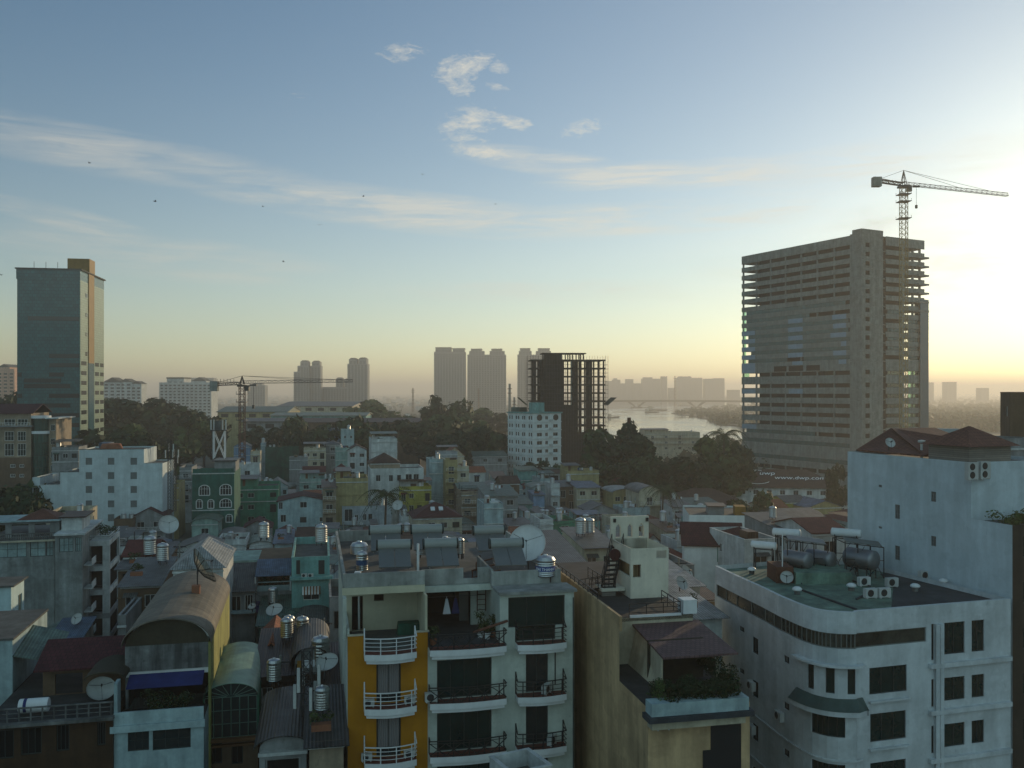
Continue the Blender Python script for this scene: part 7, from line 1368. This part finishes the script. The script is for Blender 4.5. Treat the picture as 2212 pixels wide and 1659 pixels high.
    q=[on(*a)-base for a in ((1925,1316),(2165,1294),(2030,1246),(1955,1230),(1900,1240),(1930,1264))]; m=MB(); m.poly([(v.x,v.y,zr-.345) for v in q]); m.build('dark_roof_patch','dark roofing',rt)
    for i,(a,b) in enumerate((((1720,1272),(1850,1318)),((1850,1296),(1880,1281)),((1800,1243),(1880,1268)),((1730,1262),(1815,1245)))): p,q=on(*a)-base,on(*b)-base; m=MB(); m.bar((p.x,p.y,zr-.3),(q.x,q.y,zr-.3),.07); m.build('roof_seam','dark roofing',rt)
    # canopy skirt and ledges on the curve
    def ledge(a,b,z0,z1,out0,out1,mt,nm,off=.0):
        s0,s1=hit(a),hit(b); n=14; m=MB()
        for i in range(n):
            u,v=s0+(s1-s0)*i/n,s0+(s1-s0)*(i+1)/n; v-=1e-5; p,q,c,e=pt(u,-out0),pt(v,-out0),pt(u,-out1),pt(v,-out1); g_,h_=pt(u,-.004),pt(v,-.004)
            m.add([(p.x,p.y,z0),(q.x,q.y,z0),(e.x,e.y,z1),(c.x,c.y,z1),(g_.x,g_.y,z0),(h_.x,h_.y,z0),(g_.x,g_.y,z1),(h_.x,h_.y,z1)],[(0,1,2,3),(0,4,5,1),(3,2,7,6),(0,3,6,4),(1,5,7,2)])
        m.build(nm,mt,rt)
    ledge(1722,1862,18.95,19.6,.75,.1,'green skirt','skirt_roof'); ledge(1722,1862,18.6,18.94,.7,.7,'round white','ledge'); ledge(1722,1862,21.75,21.9,.5,.5,'round white','ledge')
    for z in (18.2+.0,15.,11.7): ledge(2005,2180,z+2.9 if z>18 else z+2.9,z+3.2 if z>18 else z+3.2,.3,.3,'round white','ledge')
    for z in (19.3,16.1,12.8): ledge(1876,1962,z-.12,z,.25,.25,'round white','sill')
    for z in (15.4,12.1): ledge(1560,1862,z,z+.12,.12,.12,'round white','string_course')
    for s in (2021,2030): a=hit(s); p=pt(a,-.18); m=MB(); m.box(p.x-.13,p.x+.13,p.y-.1,p.y+.2,2,24.1); m.build('pilaster','round white',rt)
    for i,(ox,z,lb) in enumerate(((1629,17.3,'upper air conditioner on the left flank of the rounded white building'),(1690,16.6,'middle air conditioner on the left flank of the rounded white building'),(1629,14.,'lower air conditioner on the left flank of the rounded white building'))): s=hit(ox); p=pt(s,-.25); ac_unit((p.x+base.x,p.y+base.y,z),R(-80),lb,1.1)
    # things on its roof
    vl=['roof vent at the far left of the green roof','roof vent beside the long green roof seam','roof vent in the middle of the green roof','roof vent on the dark roof patch, left','roof vent on the dark roof patch, right']
    for i,(ox,oy) in enumerate(((1624,1240),(1722,1284),(1839,1276),(1977,1277),(2038,1266))):
        v=empty('roof_vent',on(ox,oy),0,vl[i],'roof vent','mushroom vents on the green roof'); m=MB(); m.lathe([(.22,0),(.22,.3),(.2,.32)],14); m.build('stem','plaster grey',v); m=MB(); m.lathe([(.3,.3),(.36,.36),(.34,.46),(.2,.56),(0,.6)],16); m.build('cap','paint white',v,smooth=True)
    al=['front left of the air conditioners on the green roof','front right of the air conditioners on the green roof','rear air conditioner beside the dark roof patch','small rear air conditioner behind the front left one','air conditioner near the foot of the tall pale wall']
    for i,(ox,oy) in enumerate(((1880,1292),(1909,1291),(1926,1268),(1866,1266),(1997,1252))): ac_unit(on(ox,oy),R(15),al[i],1.15)
    m=MB(); p=on(1780,1262)-base; m.box(p.x-2.2,p.x+2.2,p.y,p.y+3.5,zr-.35,zr+.55); m.build('light_well','green roofing',rt); m=MB(); m.box(p.x-3.6,p.x-2.25,p.y+.4,p.y+3,zr-.35,zr+.9); m.build('duct','rust',rt)
    def htank(ox,oy,Y,r,L_,rz,label,fr=True,mt='steel dull',g='horizontal steel tanks on the green roof'):
        X=(ox-CX)/F*Y; z=H-(oy-HY)/F*Y; bz=zr-.33; rt2=empty('steel_tank',(X,Y,bz),rz,label,'steel tank',g); m=MB(); h=z-bz; pr=[(0,-L_/2-.25*r),(r*.6,-L_/2-.2*r),(r*.93,-L_/2-.06*r)]+[(r*(1 if i%2 else .985),-L_/2+L_*i/10) for i in range(11)]+[(r*.93,L_/2+.06*r),(r*.6,L_/2+.2*r),(0,L_/2+.25*r)]; m.lathe(pr,24,(0,0,h),'Y'); m.build('tank',mt,rt2,smooth=True); f=MB()
        for y in (-L_*.38,L_*.38):
            for x in (-r*.8,r*.8): f.bar((x,y,0),(x,y,h-.2 if not fr else h+.05),.035)
            f.bar((-r*.8,y,h-r*.9 if h-r*.9>.1 else .1),(r*.8,y,h-r*.9 if h-r*.9>.1 else .1),.04); f.bar((-r*.8,y,.1),(r*.8,y,max(.3,h-r)),.02)
        for x in (-r*.8,r*.8): f.bar((x,-L_*.38,max(.1,h-r*.9)),(x,L_*.38,max(.1,h-r*.9)),.035)
        f.build('stand','rail black',rt2); return rt2
    htank(1722,1207,73,.64,2.2,R(35),'dull steel tank at the left of three on the green roof'); htank(1772,1205,74,.64,2.2,R(35),'dull steel tank in the middle of three on the green roof'); htank(1860,1206,73,.78,2.4,R(35),'largest dull steel tank right of the two others')
    htank(1650,1178,76,.33,2.,R(60),'white solar cylinder on a low stand at the left roof edge',mt='paint white',g='white cylinders on tall stands'); htank(1699,1151,77,.36,2.2,R(60),'white cylinder on a tall frame above the left steel tank',mt='paint white',g='white cylinders on tall stands'); htank(1828,1151,76,.36,2.3,R(60),'white cylinder on a tall frame above the right steel tank',mt='paint white',g='white cylinders on tall stands')
    # scaffold-like frames round the tanks
    for (o0,o1,Y,lb,zt_) in ((1690,1775,74.5,'black pipe frame over the two left steel tanks',28.),(1812,1894,74,'black pipe frame over the large right steel tank',27.9)):
        x0,x1=(o0-CX)/F*Y,(o1-CX)/F*Y; fr=empty('pipe_frame',(x0,Y,zr-.35),0,lb,'steel frame'); m=MB(); h=zt_-zr+.35; L_=x1-x0
        for x in (0,L_*.33,L_*.66,L_):
            for y in (-1.4,1.4): m.bar((x,y,0),(x,y,h-x*.12),.03)
            m.bar((x,-1.4,h-x*.12),(x,1.4,h-x*.12),.03); m.bar((x,-1.4,0),(x,1.4,h*.6),.018)
        for y in (-1.4,1.4): m.bar((0,y,h),(L_,y,h-L_*.12),.035); m.bar((0,y,h*.55),(L_,y,h*.5),.025); m.bar((0,y,0),(L_*.5,y,h*.9),.018)
        m.build('frame','rail black',fr)
        m=MB(); m.solid([(0.1,-1.3,h+.06),(L_-.1,-1.3,h+.06-L_*.12),(L_-.1,-1.3,h+.12-L_*.12),(.1,-1.3,h+.12)],[(0.1,-.5,h+.3),(L_-.1,-.5,h+.3-L_*.12),(L_-.1,-.5,h+.36-L_*.12),(.1,-.5,h+.36)]); m.build('collector','collector',fr)
    dish(on(1700,1262),.5,R(-110),.5,'small dish in front of the steel tanks on the green roof',mast_h=.5); m=MB(); m.bar((0,0,0),(0,0,3.9),.045,8); o=m.build('roof_pole','paint white'); o.location=on(1690,1258); tag(o,'thin white pole at the left side of the green roof','pole')
    m=MB(); m.bar((0,0,0),(3.3,1.4,0),.14,10); o=m.build('roof_duct','ac white'); o.location=on(1985,1240,.3); tag(o,'long pale pipe lying below the tall pale wall','pipe')
rounded()
# ================= low roofs in the foreground gaps, some darkened in colour for street shade
NR=[(560,612,1388,17.6,76,9,'shaded brown','gable','orange tile','small brown house with an orange tiled gable in the dark gap',dict(nc=0,rise=1.2)),
(636,705,1398,18.,72,9,'grey','barrel','shaded sheet','grey arched roof in the dark gap left of the orange front',dict(nc=0,rise=1.3)),
(556,640,1452,15.5,70,10,'shaded brown','shed','shaded rust','rusty sheet roof below the orange tiled gable',dict(nc=2,rise=.8)),
(600,735,1520,14.5,66,12,'shaded brown','shed','shaded rust','broad rusty lean-to roof in the gap left of the orange front',dict(nc=2,rise=1.)),
(560,662,1588,15.,56,9,'grey','barrel','shaded sheet','grey roofed shed at the bottom of the dark gap',dict(nc=2,rise=.8)),
(668,742,1600,14.6,55,8,'tan','shed','shaded sheet','tan shed touching the orange house at the bottom',dict(nc=1,rise=.7)),
(712,745,1290,17,92,9,'grey','flat','concrete','grey wall strip between the teal and orange houses',dict(nc=0)),
(560,640,1345,17,93,9,'dark green','shed','green sheet','dark green sheeted house below the blue lean-to',dict(nc=0,rise=.8)),
(640,712,1338,17,92,9,'brown','barrel','grey sheet','dull arched canopy below the teal house',dict(nc=1,rise=1.)),
(255,350,1225,16,108,12,'brown','shed','grey sheet','dark house with wide grey awning roof behind the barrel roof',dict(nc=2,rise=1.)),
(262,345,1262,17,96,10,'brown','shed','grey sheet','second grey awning roof left of the brown barrel roof',dict(nc=2,rise=1.)),
(268,330,1200,17,112,9,'brown','side','red tile','red tiled lean-to behind the grey awnings',dict(nc=0,rise=1.2)),
(374,482,1228,21,90,11,'white','hip','white sheet','white house with pale pyramid roof behind the mesh dish',dict(nc=0,rise=1.9)),
(255,272,1330,17,88,8,'grey','flat','concrete','thin grey wall left of the brown barrel roof',dict(nc=0)),
(1195,1262,1215,19,92,12,'brown','shed','grey sheet','brown house with grey corrugated roof behind the white dish',dict(nc=2,rise=1.4)),
(1262,1330,1180,17,108,10,'cream','shed','grey sheet','small cream house left of the stair tower',dict(nc=2,rise=.8)),
(1440,1500,1222,17.5,98,10,'grey','flat','concrete','grey roof with clutter right of the stair tower',dict(nc=2)),
(1448,1512,1262,20.5,80,12,'white','shed','white sheet','white walled house with pale sheet roof right of the stair tower',dict(nc=0,rise=1.)),
(1500,1545,1290,18.5,80,9,'tan','shed','rusty sheet','tan house with brown roofs left of the rounded building',dict(nc=1,rise=.8)),
(1465,1560,1330,19.8,70,8,'white','shed','white sheet','broad pale sheet roof between the stair tower and rounded building',dict(nc=0,rise=.6)),
(1475,1545,1388,17.,64,9,'brown','shed','rusty sheet','rusty roof in the gap beside the maroon pavilion',dict(nc=1,rise=.6)),
(1380,1445,1190,17,104,9,'white','flat','concrete','white walled yard behind the stair tower',dict(nc=0)),
(1608,1680,1165,16,110,10,'white','flat','concrete','white roof with sheds behind the left solar cylinder',dict(nc=1)),
(1680,1760,1140,17,125,10,'grey','shed','grey sheet','grey sheeted roofs behind the tall pipe frame',dict(nc=2,rise=.8)),
(1755,1830,1150,16.5,118,10,'white','side','red tile','white house with red tile lean-to left of the tall pale wall',dict(nc=1,rise=1.2)),
(1620,1700,1135,13,150,10,'cream','flat','concrete','cream rooftop with tanks above the left solar cylinder',dict(nc=2)),
(1700,1780,1118,12,160,10,'grey','side','grey sheet','long pale sheet roof left of the tall pale wall',dict(nc=0,rise=1.)),
(1105,1192,1664,21,46,2.5,'white','flat','concrete','white parapet corner poking in at the bottom centre',dict(nc=0,a=28))]
NB=[]
for h in NR:
    kw=dict(h[10]); B=house(h[0],h[1],h[2],0,h[2],h[5],h[6],h[7],h[8],h[9],Y=h[4],reg=False,**kw); NB.append(B)
# ---- telecom pole in the gap
def telecom(ox,Y,zt,zb,label,n=6):
    rt=empty('telecom_mast',((ox-CX)/F*Y,Y,zb),0,label,'antenna mast'); m=MB(); h=zt-zb; lattice(m,(0,0,0),(0,0,h),.28,int(h/.7),.03); m.build('mast','metal dark',rt)
    for i in range(n): a=i*1.05; r=.8; z=h-2.6-(i%2)*1.3; m=MB(); x,y=r*math.cos(a),r*math.sin(a); m.box(x-.1,x+.1,y-.06,y+.06,z,z+1.6); m.build('antenna_panel','ac white',rt); m=MB(); m.bar((0,0,z+1),(x,y,z+1),.03); m.build('bracket','metal dark',rt)
telecom(663,60,22.9,0,'slender mast with pale antenna panels in the dark gap'); telecom(366,185,30.5,15,'thin mast with antennas beside the stepped white wall',4); telecom(377,190,29,15,'second thin mast right behind the antenna mast by the white wall',3)
# ---- roof tanks and dishes on the small houses
rT=random.Random(31); nt_=0
lab={}
def short(a,d):
    w=(a+d).split(); return ' '.join(w) if len(w)<=16 else ' '.join([q for q in w if q not in('the','small','roof')][:16])
def laundry(loc,rz,L_,label):
    rt=empty('washing_line',loc,rz,label,'washing line','washing lines on the roofs'); m=MB()
    for x in (-L_/2,L_/2): m.bar((x,0,0),(x,0,1.6),.025)
    m.bar((-L_/2,0,1.55),(L_/2,0,1.55),.012); m.build('frame','steel dull',rt); x=-L_/2+.15
    while x<L_/2-.4: w_=rT.uniform(.3,.5); h_=rT.uniform(.5,.9); m=MB(); m.solid([(x,-.02,1.55),(x+w_,-.02,1.55),(x+w_,.02,1.55),(x,.02,1.55)],[(x-.02,-.05,1.55-h_),(x+w_,.03,1.55-h_),(x+w_,.05,1.55-h_),(x-.02,-.02,1.55-h_)]); m.build('cloth',rT.choice(('cloth white','cloth blue','wall pink','wall orange','wall teal','cloth white','roof red tile')),rt); x+=w_+.08
def place_on(B,desc):
    global nt_
    k=B.kind; w,d,h=B.w,B.dd,B.h
    if k=='flat': x,y,z=rT.uniform(.6,max(.7,w-.8)),rT.uniform(.8,d*.4),h-.8
    elif k=='shed': x=rT.uniform(.5,max(.6,w-.6)); y=rT.uniform(d*.3,d*.8); z=h+B.rise*y/d+.02
    else: return
    s=rT.uniform(.75,1.25); c=rT.random()
    if c<.62: tank(B.world(x,y,z),short('steel tank on the ',desc),s); nt_+=1
    elif c<.85: dish(B.world(x,y,z),rT.uniform(.4,.75),R(rT.uniform(-150,-30)),.6,short('small dish on the ',desc),mast_h=rT.uniform(.5,1.2))
    if c>.3 and w>3.2 and rT.random()<.55: laundry(B.world(w*.5,d*.32,z),B.a,min(2.2,w-1.2),short('washing hung on the ',desc))
    elif rT.random()<.5:
        p=MB(); [leaf_blob(p,(rT.uniform(-.5,.5),rT.uniform(-.3,.3),.5+rT.uniform(0,.6)),.38,36,.12,rT) for _ in range(4)]; q=MB(); q.box(-.6,.6,-.3,.3,0,.4); rt=empty('roof_planter',B.world(w*.35,.9,z),B.a,short('leafy planter on the ',desc),'planter','planters on the roofs'); q.build('box','terracotta',rt); p.build('leaves','leaf mid',rt)
    if c>.45 and w>3.4: tank(B.world(min(w-.8,x+1.5) if x<w/2 else x-1.5,y+1,z),short('rear steel tank on the ',desc),s*.9); nt_+=1
for B,h in EXB:
    if h is None: continue
    d=h[9]
    if rT.random()<.8: place_on(B,d)
for B,c,k,rm,ox,oy,Y,wp in AUTO:
    if rT.random()<.75 and Y<290: place_on(B,B.o['label'])
for B,h in zip(NB,NR):
    for _ in range(1):
        if h[7]=='shed' and h[1]-h[0]<140: place_on(B,h[9]+(' nearer the eave' if _ else ''))
for ox,oy,Y,lb in ((594,1322,92,'upper dish over the dark gap below the blue lean-to'),(708,1440,68,'dish lying flat in the gap by the orange house'),(545,1312,94,'tiny dish on the grey sheet house')): dish(at(ox,oy+10,Y),.85 if ox!=545 else .4,R(-100),1.0,lb,mast_h=.5)
for ox,oy,Y,s,lb in ((624,1375,80,.8,'left steel tank of the pair below the teal house'),(653,1380,80,.85,'right steel tank of the pair below the teal house'),(592,1478,66,.8,'steel tank with a tilted lid in the dark gap'),(570,1167,104,.9,'steel tank beside the small maroon gable'),(694,1178,100,1.0,'steel tank on top of the teal house')): tank(at(ox,oy,Y),lb,s)
dish(at(363,1150,120),1.3,R(-60),.5,'pale dish on a white block right of the maroon gable',mast_h=.9); dish(at(860,1112,160),.95,R(-100),.5,'white dish left of the maroon hip roof',mast_h=1.6)
# ---- utility poles and sagging cables
PL=[(388,1172,118),(742,1128,165),(1120,1180,118),(1292,1105,175),(1466,1205,92),(606,1415,72),(700,1335,88),(1030,1060,240),(560,1020,290)]
pn=['pole left of the mint canopy','pole beside the palm','pole behind the big dish','pole by the pale barrel roofs','pole right of the cream stair tower','pole in the dark gap','pole right of the teal house','pole above the tan balconies','pole beside the blue gable']
tops=[]
for (ox,oy,Y),n_ in zip(PL,pn):
    t=at(ox,oy,Y); rt=empty('utility_pole',(t.x,t.y,0),0,'grey concrete '+n_,'utility pole','utility poles among the houses'); m=MB(); m.bar((0,0,0),(0,0,t.z),.16,8,r2=.1); m.build('pole','concrete raw',rt); m=MB(); m.box(-.8,.8,-.05,.05,t.z-.6,t.z-.48); m.box(-.6,.6,-.05,.05,t.z-1.3,t.z-1.2); m.build('crossarm','metal dark',rt); tops.append(t)
for i,(a,b) in enumerate(((5,6),(6,0),(0,1),(2,4),(1,7),(3,2),(7,8),(3,1))):
    m=MB()
    for k in range(4):
        p=tops[a]+Vector((.7-.45*k,0,-.5-(k%2)*.7)); q=tops[b]+Vector((.7-.45*k,0,-.5-(k%2)*.7)); sag=(q-p).length*(.03+.006*k); pr=p
        for j in range(1,13): f=j/12; c=p.lerp(q,f)-Vector((0,0,sag*4*f*(1-f))); m.bar(pr,c,.022,3,ends=False); pr=c
    o=m.build('overhead_cable','rail black'); tag(o,f'cables from {pn[a]} to {pn[b]}','cable')
# ---- birds
def bird(ox,oy,Y,label,s=1.):
    rt=empty('flying_bird',at(ox,oy,Y),random.uniform(0,6),label,'bird'); m=MB(); m.lathe([(0,-.28),(.05,-.2),(.09,0),(.06,.18),(.03,.28),(0,.36)],8,axis='Y')
    for sg in (-1,1): m.add([(sg*.05,-.1,.02),(sg*.05,.14,.02),(sg*.38,.06,.2),(sg*.36,-.1,.2),(sg*.8,-.16,.08)],[(0,1,2,3),(3,2,4)])
    m.build('body','metal dark',rt); rt.scale=(s,)*3
for i,(ox,oy,Y) in enumerate(((335,435,95),(785,424,120),(913,377,140),(690,486,130),(612,565,120),(568,446,150),(193,352,110),(1070,441,170),(3,594,120))): bird(ox,oy,Y,['dark bird high above the glass tower side of the sky','bird above the centre of the cloud band','bird just under the lowest puffy clouds','bird in the clear patch left of centre','lowest bird, above the small crane','tiny bird left of the cloud band','faint bird at the upper left','tiny bird right of centre in the cloud band','bird at the left picture edge'][i],.55)
# ---------------- haze over the whole view
def haze():
    m=bpy.data.materials.new('haze air'); m.use_nodes=True; t=m.node_tree; t.nodes.clear(); o=t.nodes.new('ShaderNodeOutputMaterial'); v=t.nodes.new('ShaderNodeVolumePrincipled')
    v.inputs['Density'].default_value=HAZE; v.inputs['Color'].default_value=(.93,.9,.84,1); v.inputs['Anisotropy'].default_value=.36; t.links.new(v.outputs[0],o.inputs['Volume'])
    b=MB(); b.box(-13500,13500,-13500,13500,-1,150); me=bpy.data.meshes.new('haze'); me.from_pydata(b.v,[],b.f); me.materials.append(m); ob=bpy.data.objects.new('haze',me); COL.objects.link(ob); tag(ob,'pale evening haze lying over the city and river','haze',kind='stuff')
HAZE=3.2e-4
haze()
